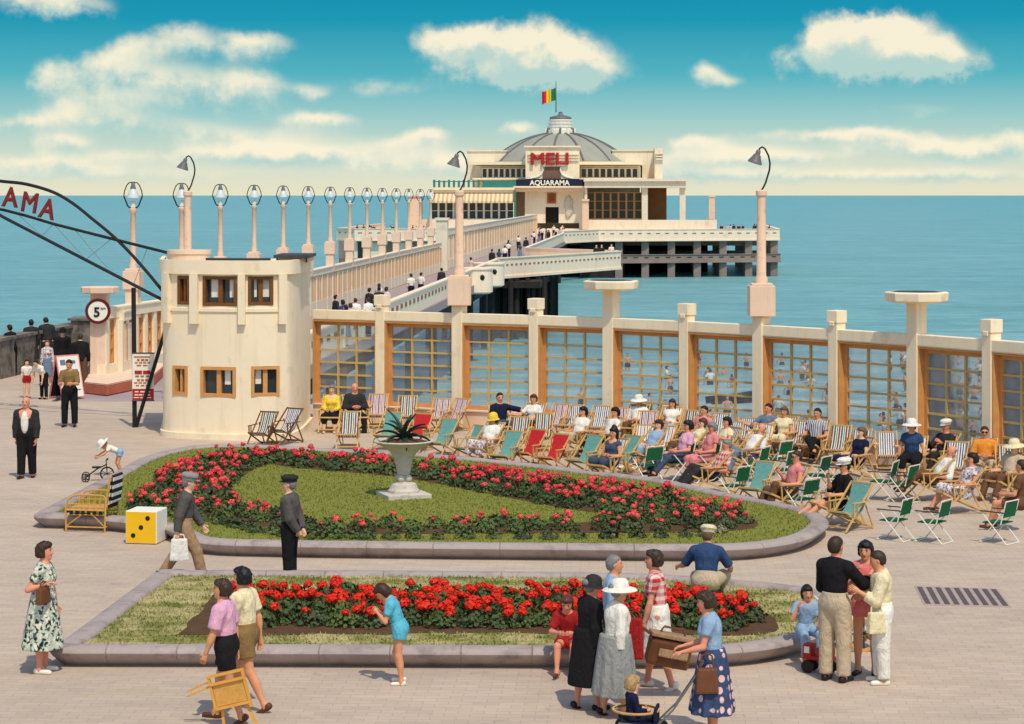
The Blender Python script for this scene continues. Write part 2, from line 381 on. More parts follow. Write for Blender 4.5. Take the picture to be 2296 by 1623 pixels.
# ------------------------------------------------------------------ ground, sea, beach
def spline(pts, n=8, closed=True):
    pts = [Vector((p[0], p[1])) for p in pts]; L = len(pts); out = []
    rng = range(L) if closed else range(L-1)
    for i in rng:
        g = lambda k: pts[k % L] if closed else pts[min(max(k, 0), L-1)]
        p0, p1, p2, p3 = g(i-1), g(i), g(i+1), g(i+2)
        for j in range(n):
            t = j/n
            out.append(.5*((2*p1)+(p2-p0)*t+(2*p0-5*p1+4*p2-p3)*t*t+(3*p1-p0-3*p2+p3)*t**3))
    if not closed: out.append(pts[-1])
    return [(p.x, p.y) for p in out]
FU = [697, 857, 1030, 1202, 1370, 1540, 1707, 1876, 2055, 2223, 2390, 2560]
FD = [256.6, 260.5, 265, 269.5, 275.5, 283, 291.3, 301, 312, 324, 337, 352]
FP = [Vector(((u-U0)*14945/d/F, 14945/d, 0)) for u, d in zip(FU, FD)]
def paving_mat():
    m, t, b = newmat('paving'); o = t.obj()
    base = srgb(202, 182, 160)
    br = t.n('ShaderNodeTexBrick', offset=.5, i_Scale=1.0)
    br.inputs['Brick Width'].default_value = .30; br.inputs['Row Height'].default_value = .15
    br.inputs['Mortar Size'].default_value = .006; br.inputs['Color1'].default_value = (.88, .88, .88, 1); br.inputs['Color2'].default_value = (1, 1, 1, 1); br.inputs['Mortar'].default_value = (.72, .72, .72, 1)
    t.l(t.scale(o, (1, 1, 1), (0, 0, R(3))), br.inputs['Vector'])
    big = t.n('ShaderNodeMapRange', i_1=.35, i_2=.68); t.l(t.noise(t.scale(o, (.25, .6, 1)), .5, 6, .6), big.inputs[0])
    st = t.n('ShaderNodeMapRange', i_1=.4, i_2=.7); t.l(t.noise(t.scale(o, (.8, 1.7, 1)), 1.0, 6, .65), st.inputs[0])
    c = t.mix(big.outputs[0], mul(base, .92), mul(base, 1.06)); c = t.mix(t.math('MULTIPLY', st.outputs[0], .5), c, srgb(176, 158, 146))
    sp = t.n('ShaderNodeMapRange', i_1=.60, i_2=.72); t.l(t.noise(o, 1.7, 6, .72), sp.inputs[0])
    c = t.mix(t.math('MULTIPLY', sp.outputs[0], .42), c, srgb(134, 114, 104))
    x = t.n('ShaderNodeMix', data_type='RGBA', blend_type='MULTIPLY'); x.inputs[0].default_value = .8
    t.l(c, x.inputs[6]); t.l(br.outputs[0], x.inputs[7]); t.l(x.outputs[2], b.inputs['Base Color'])
    b.inputs['Roughness'].default_value = .9; b.inputs['Specular IOR Level'].default_value = .15
    bp = t.n('ShaderNodeBump', i_Strength=.3, i_Distance=.01); t.l(t.noise(o, 26, 5, .7), bp.inputs['Height']); t.l(bp.outputs[0], b.inputs['Normal'])
paving_mat()
mb = MB()
fback = [(p.x+.12, p.y+.2) for p in FP]
mb.prism([(-90, -30), (40, -30), (40, 20), (20, 30)] + fback[::-1] + [(-5.2, 62.5), (-8.0, 63.5), (-13.4, 63.5), (-13.6, 68), (-14.6, 70), (-15.6, 81), (-15.9, 92), (-90, 92)], -7, 0)
tag(mb.build('promenade', 'paving'), kind='structure')
def sea_mat():
    m, t, b = newmat('sea_water'); o = t.obj(); sp = t.n('ShaderNodeSeparateXYZ'); t.l(o, sp.inputs[0])
    y = sp.outputs[1]
    sh = t.n('ShaderNodeMapRange', interpolation_type='SMOOTHSTEP', i_1=92, i_2=165); t.l(t.math('ADD', y, t.math('MULTIPLY', sp.outputs[0], -.8)), sh.inputs[0])
    far = t.n('ShaderNodeMapRange', i_1=200, i_2=2600); t.l(y, far.inputs[0])
    c = t.mix(sh.outputs[0], srgb(200, 218, 214), srgb(128, 184, 184))
    c = t.mix(far.outputs[0], c, srgb(106, 176, 178))
    w1 = t.noise(t.scale(o, (.16, .35, 1)), 1.0, 7, .66, .5)
    f1 = t.n('ShaderNodeMapRange', i_1=.36, i_2=.66); t.l(w1, f1.inputs[0])
    c = t.mix(t.math('MULTIPLY', f1.outputs[0], .6), c, srgb(66, 128, 138))
    w2 = t.noise(t.scale(o, (.012, .02, 1)), 1.0, 5, .6)
    f2 = t.n('ShaderNodeMapRange', i_1=.45, i_2=.7); t.l(w2, f2.inputs[0])
    c = t.mix(t.math('MULTIPLY', f2.outputs[0], .5), c, srgb(116, 176, 182))
    w4 = t.noise(t.scale(o, (.022, .11, 1)), 1.0, 7, .7, .5); f4 = t.n('ShaderNodeMapRange', i_1=.42, i_2=.62); t.l(w4, f4.inputs[0])
    c = t.mix(t.math('MULTIPLY', f4.outputs[0], .45), c, srgb(78, 142, 150))
    # surf lines near the beach
    near = t.n('ShaderNodeMapRange', i_1=170, i_2=110); t.l(y, near.inputs[0])
    fw = t.n('ShaderNodeMapRange', i_1=.60, i_2=.66); t.l(t.noise(t.scale(o, (.09, .5, 1)), .8, 6, .65, 1.0), fw.inputs[0])
    c = t.mix(t.math('MULTIPLY', t.math('MULTIPLY', fw.outputs[0], near.outputs[0]), .8), c, srgb(238, 240, 234))
    t.l(c, b.inputs['Base Color']); b.inputs['Roughness'].default_value = .32; b.inputs['Specular IOR Level'].default_value = .18; b.inputs['IOR'].default_value = 1.2
    w3 = t.noise(t.scale(o, (.5, 1.3, 1)), 1.0, 5, .7, .6); f3 = t.n('ShaderNodeMapRange', i_1=.5, i_2=.72); t.l(w3, f3.inputs[0])  # fine pale flecks paint wave glints into the water colour
    c = t.mix(t.math('MULTIPLY', f3.outputs[0], .35), c, srgb(196, 220, 220)); t.l(c, b.inputs['Base Color'])
    wv = t.noise(t.scale(o, (.4, 1.1, 1)), 1.0, 7, .68, .3)
    bp = t.n('ShaderNodeBump', i_Strength=.8, i_Distance=.5); t.l(wv, bp.inputs['Height']); t.l(bp.outputs[0], b.inputs['Normal'])
sea_mat(); SEA = -5.3
mb = MB(); mb.add([(-30000, 60, SEA), (30000, 60, SEA), (30000, 45000, SEA), (-30000, 45000, SEA)], [[0, 1, 2, 3]])
tag(mb.build('sea', 'sea_water'), kind='structure')
mat('sand', srgb(206, 180, 138), .95, .12, .5, .4, 9, .1)
mb = MB(); mb.add([(-4, 44, -3.4), (80, 20, -3.4), (80, 66, SEA-.4), (-4, 78, SEA-.4)], [[0, 1, 2, 3]])
tag(mb.build('beach', 'sand'), kind='structure')

# ------------------------------------------------------------------ lamps on the promenade wall
def wall_lamp(loc, label, box=True):
    t = thing('street_lamp', label, 'street lamp', loc, 0, 'swan neck lamps along the promenade wall')
    if box:
        m = MB(); m.box((0, 0, .36), (.60, .60, .72)); m.box((0, 0, .745), (.5, .5, .05)); m.box((0, 0, -.02), (.36, .36, .06)); m.build('lamp_base', 'pink_plaster', t, bevel=.02)
    z0 = .77 if box else 0
    m = MB(); m.lathe([(.15, z0), (.15, z0+.12), (.115, z0+.18), (.10, 2.80), (.13, 2.83), (.13, 2.93), (.10, 2.96)], 14); m.build('pole', 'column_pink', t, True)
    m = MB(); m.tube([(0, 0, 2.94), (.05, 0, 3.02), (.10, 0, 3.12), (.19, 0, 3.42), (.205, 0, 3.58), (.17, 0, 3.76), (.09, 0, 3.92), (.02, 0, 3.97), (-.04, 0, 3.93), (-.055, 0, 3.88)], .022, 7); m.build('swan_neck', 'black_iron', t, True)
    sh = MB(); sh.M = Matrix.Translation((-.055, 0, 3.90)) @ Matrix.Rotation(R(18), 4, 'Y')
    sh.lathe([(.03, 0), (.055, -.03), (.06, -.11), (.09, -.13), (.10, -.17), (.165, -.29), (.175, -.33), (.16, -.33), (.09, -.19), (.04, -.16)], 18, cap=False); o = sh.build('lamp_shade', 'lamp_metal', t, True)
    bl = MB(); bl.M = sh.M; bl.ball((0, 0, -.24), (.05, .05, .07), 8, 6); bl.build('bulb', 'white_metal', o, True)
    return t
# ------------------------------------------------------------------ glazed sea wall
fw = thing('glazed_wall', 'long curved cream wall of gridded ochre windows between the deck chairs and the sea', 'wall')
plinth = MB(); rail = MB(); HT = 2.95
for i in range(len(FP)):
    a = (FP[min(i+1, len(FP)-1)]-FP[max(i-1, 0)]).normalized(); ang = math.atan2(a.y, a.x); p = FP[i]
    if i == 0: continue
    c = MB(); c.M = Matrix.Translation(p) @ Matrix.Rotation(ang, 4, 'Z')
    kind = {2: 'lamp', 6: 'lamp', 10: 'lamp', 4: 'cap', 8: 'cap'}.get(i, 'plain')
    if kind == 'plain':
        c.box((0, 0, 1.55), (.26, .32, 3.10)); c.box((0, .0, 3.24), (.31, .36, .28)); c.box((0, -.17, 3.08), (.14, .06, .10))
    elif kind == 'lamp':
        c.box((0, 0, 1.57), (.29, .34, 3.14))
    else:
        c.box((0, 0, 1.82), (.30, .34, 3.64))
        c.lathe([(.50, 3.64), (.68, 3.68), (.70, 3.86), (.66, 3.88)], 8); c.lathe([(.60, 3.88), (.56, 3.885)], 8, k=1)
    c.build('column', ['cream_plaster', 'dark_grey'], fw, bevel=.015)
    if kind == 'lamp' and i < 10:
        wall_lamp((p.x, p.y, 3.16), {2: 'swan neck lamp on the glazed wall, in front of the pier walkway', 6: 'swan neck lamp rising from the glazed wall against open sea'}[i])
for i in range(len(FP)-1):
    p, q = FP[i], FP[i+1]; d = (q-p); L = d.length; ang = math.atan2(d.y, d.x)
    M = Matrix.Translation(p) @ Matrix.Rotation(ang, 4, 'Z')
    plinth.M = M; rail.M = M
    plinth.box((L/2, .02, .22), (L-.25, .26, .44)); plinth.box((L/2, -.01, .455), (L-.25, .30, .03))
    rail.box((L/2, 0, 2.83), (L-.24, .27, .24)); rail.box((L/2, -.01, 2.7), (L-.24, .2, .03))
    x0, x1 = (.15 if i else .12), L-.14; z0, z1 = .47, 2.68; yb = .09
    m = MB(); m.M = M
    m.box((x0+.012, 0, (z0+z1)/2), (.03, .24, z1-z0)); m.box((x1-.012, 0, (z0+z1)/2), (.03, .24, z1-z0))
    m.box(((x0+x1)/2, 0, z1-.015), (x1-x0-.06, .24, .03))
    fwid = .085
    m.box((x0+.027+fwid/2, yb, (z0+z1)/2-.02), (fwid, .07, z1-z0-.06)); m.box((x1-.027-fwid/2, yb, (z0+z1)/2-.02), (fwid, .07, z1-z0-.06))
    xa, xb = x0+.027+fwid, x1-.027-fwid
    m.box(((xa+xb)/2, yb, z1-.035-.05), (xb-xa, .07, .10)); m.box(((xa+xb)/2, yb, z0+.06), (xb-xa, .07, .09))
    win = m.build('window', 'ochre_wood', fw)
    g = MB(); g.M = M; za, zb = z0+.105, z1-.135
    for k in (1, 2): g.box((xa+(xb-xa)*k/3, yb, (za+zb)/2), (.052, .05, zb-za))
    for k in range(1, 6): g.box(((xa+xb)/2, yb-.002, za+(zb-za)*k/6), (xb-xa, .045, .046))
    g.build('glazing_bar', 'olive_wood', win)
    pn = MB(); pn.M = M; pn.box(((xa+xb)/2, yb+.03, (za+zb)/2), (xb-xa+.02, .005, zb-za+.02)); pn.build('pane', 'pane_glass', win)
plinth.build('plinth', 'pink_plaster', fw); rail.build('rail', 'cream_plaster', fw, bevel=.012)

# ------------------------------------------------------------------ rounded kiosk tower
tw = thing('kiosk_tower', 'two storey cream kiosk with a rounded front and brown windows', 'building')
front = [(372, 57.6), (367, 55.0), (367, 54.4), (385, 54.05), (430, 53.75), (500, 53.5), (560, 53.42), (610, 53.5), (636, 53.65), (654, 53.9), (670, 54.7), (684, 56.0), (696, 57.6)]
tp = spline([((u-U0)*y/F, y) for u, y in front], 10, False)
uof = lambda p: U0+F*p[0]/p[1]
def curve_wall(mbx, pts, zcuts, holes, off=0.0, depth=.16):
    """vertical wall along pts with openings: holes = (ua, ub, za, zb)"""
    i0 = min(range(len(pts)), key=lambda i: abs(pts[i][1]-54.4) + abs(uof(pts[i])-367)*.02)
    for i in range(len(pts)-1):
        a, b = pts[i], pts[i+1]; um = (uof(a)+uof(b))/2
        for z0, z1 in zip(zcuts, zcuts[1:]):
            zm = (z0+z1)/2
            h = [q for q in holes if q[0] <= um <= q[1] and q[2] <= zm <= q[3] and a[1] < 57]
            if not h: mbx.add([(a[0], a[1], z0), (b[0], b[1], z0), (b[0], b[1], z1), (a[0], a[1], z1)], [[0, 1, 2, 3]])
def refine(pts, us):
    out = list(pts)
    for u in us:
        for i in range(len(out)-1):
            a, b = out[i], out[i+1]
            if a[1] < 56.5 and (uof(a)-u)*(uof(b)-u) < 0:
                lo, hi = 0, 1
                for _ in range(30):
                    md = (lo+hi)/2; c = (a[0]+(b[0]-a[0])*md, a[1]+(b[1]-a[1])*md)
                    if (uof(c)-u)*(uof(a)-u) > 0: lo = md
                    else: hi = md
                out.insert(i+1, c); break
    return out
holes = [(388, 421, 1.06, 1.79), (450, 529, 1.05, 1.79), (563, 627, 1.07, 1.81), (399, 426, 3.30, 4.01), (455, 531, 3.28, 4.01), (556, 613, 3.30, 4.01)]
tp = refine(tp, [h[0] for h in holes]+[h[1] for h in holes])
mb = MB(); zc = sorted({0, 1.05, 1.06, 1.07, 1.79, 1.81, 2.95, 3.28, 3.30, 4.01, 4.05, 4.32})
curve_wall(mb, tp, zc, holes)
mb.add([(p[0], p[1], 4.32) for p in tp], [list(range(len(tp)))])
mb.add([(tp[0][0], tp[0][1], 0), (tp[-1][0], tp[-1][1], 0), (tp[-1][0], tp[-1][1], 4.32), (tp[0][0], tp[0][1], 4.32)], [[3, 2, 1, 0]])
mb.build('wall', 'cream_plaster', tw)
cx = sum(p[0] for p in tp)/len(tp); cyy = 56.4
def offs(pts, d):
    o = []
    for i, p in enumerate(pts):
        a = pts[max(i-1, 0)]; b = pts[min(i+1, len(pts)-1)]; tx, ty = b[0]-a[0], b[1]-a[1]; l = math.hypot(tx, ty) or 1
        o.append((p[0]+ty/l*d, p[1]-tx/l*d))
    return o
def band(mbx, pts, z0, z1, d, inner=.02):
    A = offs(pts, d); B = offs(pts, -inner)
    for i in range(len(pts)-1):
        a, b, c, e = A[i], A[i+1], B[i+1], B[i]
        mbx.add([(*a, z0), (*b, z0), (*b, z1), (*a, z1), (*c, z1), (*e, z1), (*c, z0), (*e, z0)], [[0, 1, 2, 3], [3, 2, 4, 5], [1, 0, 7, 6]])
    for i in (0, len(pts)-1):
        a, e = A[i], B[i]; mbx.add([(*a, z0), (*a, z1), (*e, z1), (*e, z0)], [[0, 1, 2, 3]])
mb = MB(); band(mb, tp, 4.055, 4.40, .09); mb.build('cornice', 'cream_plaster', tw)
mb = MB(); band(mb, tp, 0.0, .15, .07); mb.build('base_course', 'cream_plaster', tw)
def sub(ua, ub): return refine(tp, [ua, ub]) and [p for p in refine(tp, [ua, ub]) if ua-.3 <= uof(p) <= ub+.3 and p[1] < 56.8]
for ua, ub in ((430, 447), (536, 551), (622, 637), (372, 384)):
    mb = MB(); band(mb, sub(ua, ub), 2.84, 4.05, .13); mb.build('pilaster', 'cream_plaster', tw)
mb = MB(); band(mb, [p for p in tp if uof(p) < 640 and p[1] < 56.8], 3.14, 3.22, .035); mb.build('sill_course', 'cream_plaster', tw)
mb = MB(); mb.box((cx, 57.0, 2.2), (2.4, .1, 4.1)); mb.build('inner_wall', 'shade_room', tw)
for k, (ua, ub, za, zb) in enumerate(holes[:6]):
    s_ = sub(ua, ub); a, b = Vector((*s_[0], 0)), Vector((*s_[-1], 0)); d = b-a; L = d.length; M = Matrix.Translation(a) @ Matrix.Rotation(math.atan2(d.y, d.x), 4, 'Z')
    m = MB(); m.M = M; f = .075; zz = (za+zb)/2; yb = .07
    m.box((f/2+.003, yb, zz), (f, .2, zb-za-.006)); m.box((L-f/2-.003, yb, zz), (f, .2, zb-za-.006))
    m.box((L/2, yb, za+f/2+.003), (L-2*f-.006, .2, f)); m.box((L/2, yb, zb-f/2-.003), (L-2*f-.006, .2, f))
    mw = .11 if k in (1, 2, 4, 5) else .06
    m.box((L/2, yb+.02, zz), (mw, .12, zb-za-2*f-.006)); w = m.build('window', 'brown_wood' if k > 2 else 'ochre_wood', tw)
    g = MB(); g.M = M; g.box((L/2, yb+.06, zz), (L-2*f, .01, zb-za-2*f)); g.build('pane', 'dark_glass', w)
    cu = MB(); cu.M = M
    for xx, hh, ww in {0: [(.7, .0, .0)], 1: [(.72, .6, .16)], 2: [(.27, .6, .2)], 3: [], 4: [(.3, .75, .2), (.80, .75, .12)], 5: [(.3, .75, .1), (.72, .75, .26)]}[k]:
        if ww: cu.box((L*xx, yb+.052, zb-f-.01-(zb-za)*hh*.4), (L*ww, .006, (zb-za)*hh*.8))
    if cu.v: cu.build('curtain', 'white_paint', w)
mb = MB(); c = W(424, 580, 54.9); mb.lathe([(.52, 4.33), (.52, 4.52), (.55, 4.53), (.55, 4.62), (.3, 4.63)], 28, c=(c.x, c.y, 0)); mb.build('roof_turret', 'pink_plaster', tw, True)
mb = MB(); a = W(612, 575, 54.2); b = W(692, 575, 54.2); mb.box(((a.x+b.x)/2, 55.3, 4.47), (b.x-a.x, 2.0, .07)); 
for x in (a.x+.08, b.x-.08): mb.box((x, 54.42, 4.38), (.04, .04, .12))
mb.build('roof_canopy', 'dark_grey', tw)
mb = MB(); mb.box(((a.x+b.x)/2, 55.6, 4.375), (b.x-a.x-.12, 1.9, .11)); mb.build('roof_block', 'pink_plaster', tw)
mb = MB(); e = offs(tp, .05); q = [p for p in e if 455 < uof(p) < 610 and p[1] < 56]; mb.tube([(*p, 4.43) for p in q], .03, 6); mb.build('roof_edge_strip', 'dark_grey', tw)
lp = W(421, 437, 63.0); wall_lamp((lp.x, lp.y, 3.16), 'swan neck lamp rising from behind the roof of the rounded kiosk')
m = MB(); m.box((lp.x, lp.y, 1.57), (.3, .34, 3.14)); m.box((lp.x, lp.y, .2), (.5, .5, .4)); tag(m.build('stone_pillar', 'cream_plaster'), 'cream pillar behind the rounded kiosk carrying its swan neck lamp', 'pillar')

# ------------------------------------------------------------------ pier
PA = math.atan((1480-U0)/F)                       # the pier runs straight out, turned a little to the right
PM = Matrix.Rotation(-PA, 4, 'Z')                 # pier frame: x across, y along
def PT(t, y, z=0): return PM @ Vector((t, y, z))
pier = thing('pier', 'long cream pier walkway running out to sea', 'pier', (0, 0, 0), -PA)
LT, RT = -17.3, -12.6
mb = MB(); mb.box(((LT+RT)/2, (61+300)/2, -.27), (RT-LT+.5, 239, .5)); mb.build('deck', mat('deck_grey', srgb(168, 152, 150), .9, .15, .8, .2, 10, .15), pier)
LAMPY = [70.9, 78.2]+[85.2+7.2*i for i in range(12)]
mb = MB(); PAN = []; y = 69.0
while y < 171:
    PAN.append((y+.9, 1.25, 1.60, 1.2)); mb.box((LT, y, 1.0), (.30, .20, 2.0)); y += 1.8
mb.box((LT, 120, .33), (.26, 102, .66)); mb.box((LT, 120, 2.1), (.34, 102, .28)); mb.box((LT, 120, 2.26), (.42, 102, .05))
mb.box((LT+.1, 172.2, 2.0), (.9, .9, 4.0)); mb.box((LT+.1, 172.2, 4.1), (1.1, 1.1, .2))
z1 = 3.2; y = 174
while y < 304: mb.box((LT, y, 1.6), (.34, .3, z1)); PAN.append((y+1.75, 1.7, 3.2, 1.9)); y += 3.5
mb.box((LT, 239, .38), (.3, 131, .76)); mb.box((LT, 239, 3.0), (.4, 131, .5)); mb.box((LT, 239, 3.28), (.5, 131, .06))
mb.build('wind_wall', 'pale_plaster', pier)
for yc, zc_, ly, lz_ in PAN:
    wp = MB(); wp.box((LT+.06, yc, zc_), (.08, ly, lz_-.002)); wp.box((LT+.115, yc-ly*.17, zc_), (.04, .08, lz_-.03), k=1); wp.box((LT+.115, yc+ly*.33, zc_), (.04, .08, lz_-.03), k=1); wp.build('wind_wall_panel', ['pale_plaster', 'ochre_wood'], pier)
mb = MB()
for ya, yb in ((60, 145), (147.4, 156), (158.2, 168.5), (205, 292)):
    mb.box((RT, (ya+yb)/2, .25), (.22, yb-ya, 1.5)); mb.box((RT, (ya+yb)/2, 1.03), (.34, yb-ya, .08)); mb.box((RT+.05, (ya+yb)/2, -.42), (.36, yb-ya, .2))
for k in range(46): mb.box((RT+.118, 62+1.8*k, .62), (.03, .8, .22), k=1)
mb.box((RT, 60.4, .6), (.5, .5, 1.3)); mb.box((RT-.1, 86, .62), (.5, .5, 1.28))
mb.build('parapet', ['warm_white_plaster', 'slot_brown'], pier)
for yc in (146.2, 157.1):
    m = MB(); m.lathe([(1.0, -.62), (1.2, -.5), (1.2, 1.0), (1.28, 1.02), (1.28, 1.12), (1.1, 1.13)], 24, c=(RT+.2, yc, 0)); m.ball((RT+.75, yc-1.05, .5), (.2, .08, .2), 8, 6, k=1); m.build('bastion', ['warm_white_plaster', 'black_paint'], pier, True)
# wedge shaped side platform
A, B, C_, D = (RT+.1, 169), (-3.6, 191), (-3.9, 194.5), (RT+.1, 204.5)
mb = MB(); mb.prism([A, B, C_, D], -.35, -.02); mb.build('side_platform', 'pink_plaster', pier)
def parapet(m, pts, z0, z1, w=.22, slots=0, k2=1):
    for a, b in zip(pts, pts[1:]):
        a, b = Vector((*a, 0)), Vector((*b, 0)); d = b-a; L = d.length; M0 = m.M.copy()
        m.M = M0 @ Matrix.Translation(a) @ Matrix.Rotation(math.atan2(d.y, d.x), 4, 'Z')
        m.box((L/2, 0, (z0+z1)/2), (L+w*.8, w, z1-z0)); m.box((L/2, 0, z1+.04), (L+w, w*1.5, .08)); m.box((L/2, -w*.1, z0+.1), (L+w, w*1.3, .2))
        if slots:
            n = int(L/slots)
            for i in range(n): m.box((L*(i+.5)/n, -w/2-.015, z0+(z1-z0)*.68), (slots*.42, .03, .13), k=k2)
        m.M = M0
mb = MB(); parapet(mb, [A, B], -.5, 1.05, .3, .8); mb.build('platform_parapet', ['warm_white_plaster', 'slot_brown'], pier)
mb = MB(); parapet(mb, [B, C_, D], -.3, 1.0, .22); mb.build('platform_parapet', ['warm_white_plaster', 'slot_brown'], pier)
piles = []
for yy in range(76, 292, 12):
    for tt in (LT+.3, RT-.3): piles.append((tt, yy, .22))
rr = random.Random(3)
for k in range(46): piles.append((RT+.2+rr.random()*3.2, 170+k*.75, .16+rr.random()*.12))
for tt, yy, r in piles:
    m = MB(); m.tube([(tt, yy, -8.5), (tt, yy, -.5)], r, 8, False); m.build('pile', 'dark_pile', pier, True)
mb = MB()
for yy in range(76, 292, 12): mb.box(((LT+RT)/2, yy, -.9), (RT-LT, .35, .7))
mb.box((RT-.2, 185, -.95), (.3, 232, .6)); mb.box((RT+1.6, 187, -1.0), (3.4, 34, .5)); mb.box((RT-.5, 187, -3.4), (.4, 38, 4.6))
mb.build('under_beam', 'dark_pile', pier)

# lyre lamps
def lyre_lamp(first):
    t = thing('pier_lamp', 'pink lamp post with a lyre shaped lantern on the pier wind wall', 'lamp post', (0, 0, 0), 0, 'lyre lamps in a row along the pier')
    m = MB(); m.box((0, 0, -.45), (.42, .5, .9)); m.box((0, 0, .30), (.56, .62, .6)); m.box((0, 0, .64), (.44, .48, .08)); m.build('lamp_base', 'pink_plaster', t, bevel=.02)
    m = MB(); m.lathe([(.13, .66), (.13, .8), (.10, .9), (.088, 2.5), (.12, 2.54), (.12, 2.64), (.06, 2.68)], 10); m.build('pole', 'column_pink', t, True)
    m = MB()
    for s_ in (-1, 1):
        m.tube([(0, 0, 2.66), (s_*.13, 0, 2.69), (s_*.18, 0, 2.74), (s_*.31, 0, 3.06)], .024, 6)
        m.tube([(s_*.31, 0, 3.06), (s_*.29, 0, 3.22), (s_*.21, 0, 3.42), (s_*.14, 0, 3.5), (0, 0, 3.52)], .018, 6)
    m.build('lyre_frame', 'black_iron', t, True)
    m = MB(); m.lathe([(.02, 3.52), (.06, 3.48), (.07, 3.40), (.09, 3.36), (.10, 3.30), (.08, 3.30)], 12, cap=False); o = m.build('lamp_shade', 'lamp_metal', t, True)
    m = MB(); m.lathe([(.095, 3.298), (.15, 3.18), (.20, 3.06), (.21, 3.0), (.19, 2.99), (.07, 3.2)], 14, cap=False); m.build('glass_bell', mat('lamp_glass', srgb(206, 216, 214), .35, .1, 5, 0, 60, .5), t, True)
    m = MB(); m.lathe([(.09, 2.68), (.09, 2.86), (.05, 2.9)], 10); m.build('lamp_socket', 'white_metal', t, True)
    return t
proto = lyre_lamp(True)
for i, y in enumerate(LAMPY):
    o = proto if i == 0 else copy_tree(proto)
    o.location = PT(LT, y, 2.9); o.rotation_euler = (0, 0, -PA)
    ls = ['nearest lyre lamp on a pink post, left of the rounded kiosk', 'lyre lamp just left of the swan neck lamp on the kiosk roof']
    o['label'] = ls[i] if i < 2 else 'lyre shaped lamp on a pink post along the pier wind wall'

# ------------------------------------------------------------------ pier head platform and domed pavilion
ph = thing('pier_terrace', 'broad terrace at the pier end on concrete piles around the domed pavilion', 'pier', (0, 0, 0), -PA)
y0, y1 = 297, 352
tl, tr = -44.6, 16.4
outl = [(tl, y0+4), (tl+3, y0), (RT-6.5, y0), (RT+1.5, y0-2), (RT+6, y0), (tr, y0+8), (tr, y1), (tl, y1)]
mb = MB(); mb.prism(outl, -.35, .1); mb.build('deck', 'pink_plaster', ph)
mb = MB(); parapet(mb, [(RT, 284), (RT+4.2, y0-1), (tr, y0+8), (tr, y1)], -.3, 1.25, .3, 1.3); mb.build('parapet', ['warm_white_plaster', 'slot_brown'], ph)
mb = MB(); parapet(mb, [(tl, y1), (tl, y0+4), (tl+3, y0), (LT-.4, y0)], -.3, 1.35, .3, 1.3); mb.build('parapet', ['warm_white_plaster', 'slot_brown'], ph)
n = 7
for row, yo in enumerate((0, 9, 18, 28, 40)):
    for k in range(n):
        u = k/(n-1); t_ = RT+7+(tr-RT-7.6)*u; yy = y0+.8+8*max(0, (t_-RT-6)/(tr-RT-6))+yo
        m = MB(); m.box((t_, yy, -4.3), (1.0, 1.0, 8)); m.build('pile', 'beam_concrete', ph)
    for k in range(9):
        t_ = tl+1+3.3*k; m = MB(); m.box((t_, y0+1.2+yo, -4.3), (.9, .9, 8)); m.build('pile', 'beam_concrete', ph)
m = MB()
for row, yo in enumerate((0, 18)):
    parapet(m, [(RT+7, y0+.8+yo), (tr, y0+8+yo)], -3.3, -2.2, .5, 1.5)
parapet(m, [(tr-.3, y0+8), (tr-.3, y1)], -3.3, -2.2, .5)
for yo in (0, 9, 18, 28): m.box((RT+9.5, y0+8.6+yo, -.7), (36, .6, .7), k=0)
m.build('lower_beam', ['beam_concrete', 'black_paint'], ph)
m = MB(); m.box((-8, y0+26, -3.6), (30, .6, 6)); m.box((-30, y0+20, -3.6), (24, .6, 6)); m.box((RT+4.5, y0+12, -3.4), (5.5, 22, 6)); m.build('shade_backing', 'dark_pile', ph)  # dark walls added behind the piles so the gaps look shaded
m = MB()
for k in range(7): m.box((tl+2.4+3.4*k, y0+.7, -1.6), (1.6, .2, 2.2))
m.box((tl+12, y0+.9, -3.2), (23, .3, 1.0)); m.build('lower_gallery', 'pale_plaster', ph)

YP = 315.0; K = YP/F
bd = thing('domed_pavilion', 'cream pavilion with a grey dome at the end of the pier', 'building', W(1252, V0, YP), -PA*.6); bd.location.z = 0
def pz(v): return 6-(v-V0)*K
def pb(m, u0, v0, u1, v1, ya, yb, k=None):
    m.box((((u0+u1)/2-1252)*K, (ya+yb)/2, (pz(v0)+pz(v1))/2), ((u1-u0)*K, yb-ya, pz(v0)-pz(v1)), k=k)
m = MB(); pb(m, 1060, 370, 1436, 516, 5, 34); m.build('hall', 'pale_plaster', bd)
m = MB(); pb(m, 1050, 361.5, 1442, 368.5, 2.6, 36); pb(m, 1056, 398.5, 1440, 402, 3.2, 34.5); m.build('roof_slab', 'cream_plaster', bd)
def windows(u0, u1, v0, v1, n, y, mname='white_paint', rows=1, glass='dark_glass', bar=.18, parent=None):
    for i in range(n):
        a, b = u0+(u1-u0)*i/n, u0+(u1-u0)*(i+1)/n; w = MB()
        pb(w, a, v0, a+2.1, v1, y-.25, y); pb(w, b-2.1, v0, b, v1, y-.25, y); pb(w, a+2.1, v0, b-2.1, v0+1.6, y-.25, y); pb(w, a+2.1, v1-1.6, b-2.1, v1, y-.25, y)
        for r in range(1, rows): vv = v0+(v1-v0)*r/rows; pb(w, a+2.1, vv-.7, b-2.1, vv+.7, y-.22, y)
        o = w.build('window', mname, parent or bd); g = MB(); pb(g, a+1.4, v0+1.4, b-1.4, v1-1.4, y-.06, y-.02); g.build('pane', glass, o)
windows(1076, 1180, 376, 398, 8, 4.9); windows(1301, 1432, 376, 398, 9, 4.9, 'pale_plaster')
m = MB(); pb(m, 1035, 335, 1128, 361, 12, 26); pb(m, 1035, 361, 1059, 402, 12, 26); pb(m, 1033, 333, 1130, 335.4, 11.8, 26.2); m.build('wing', 'pale_plaster', bd)
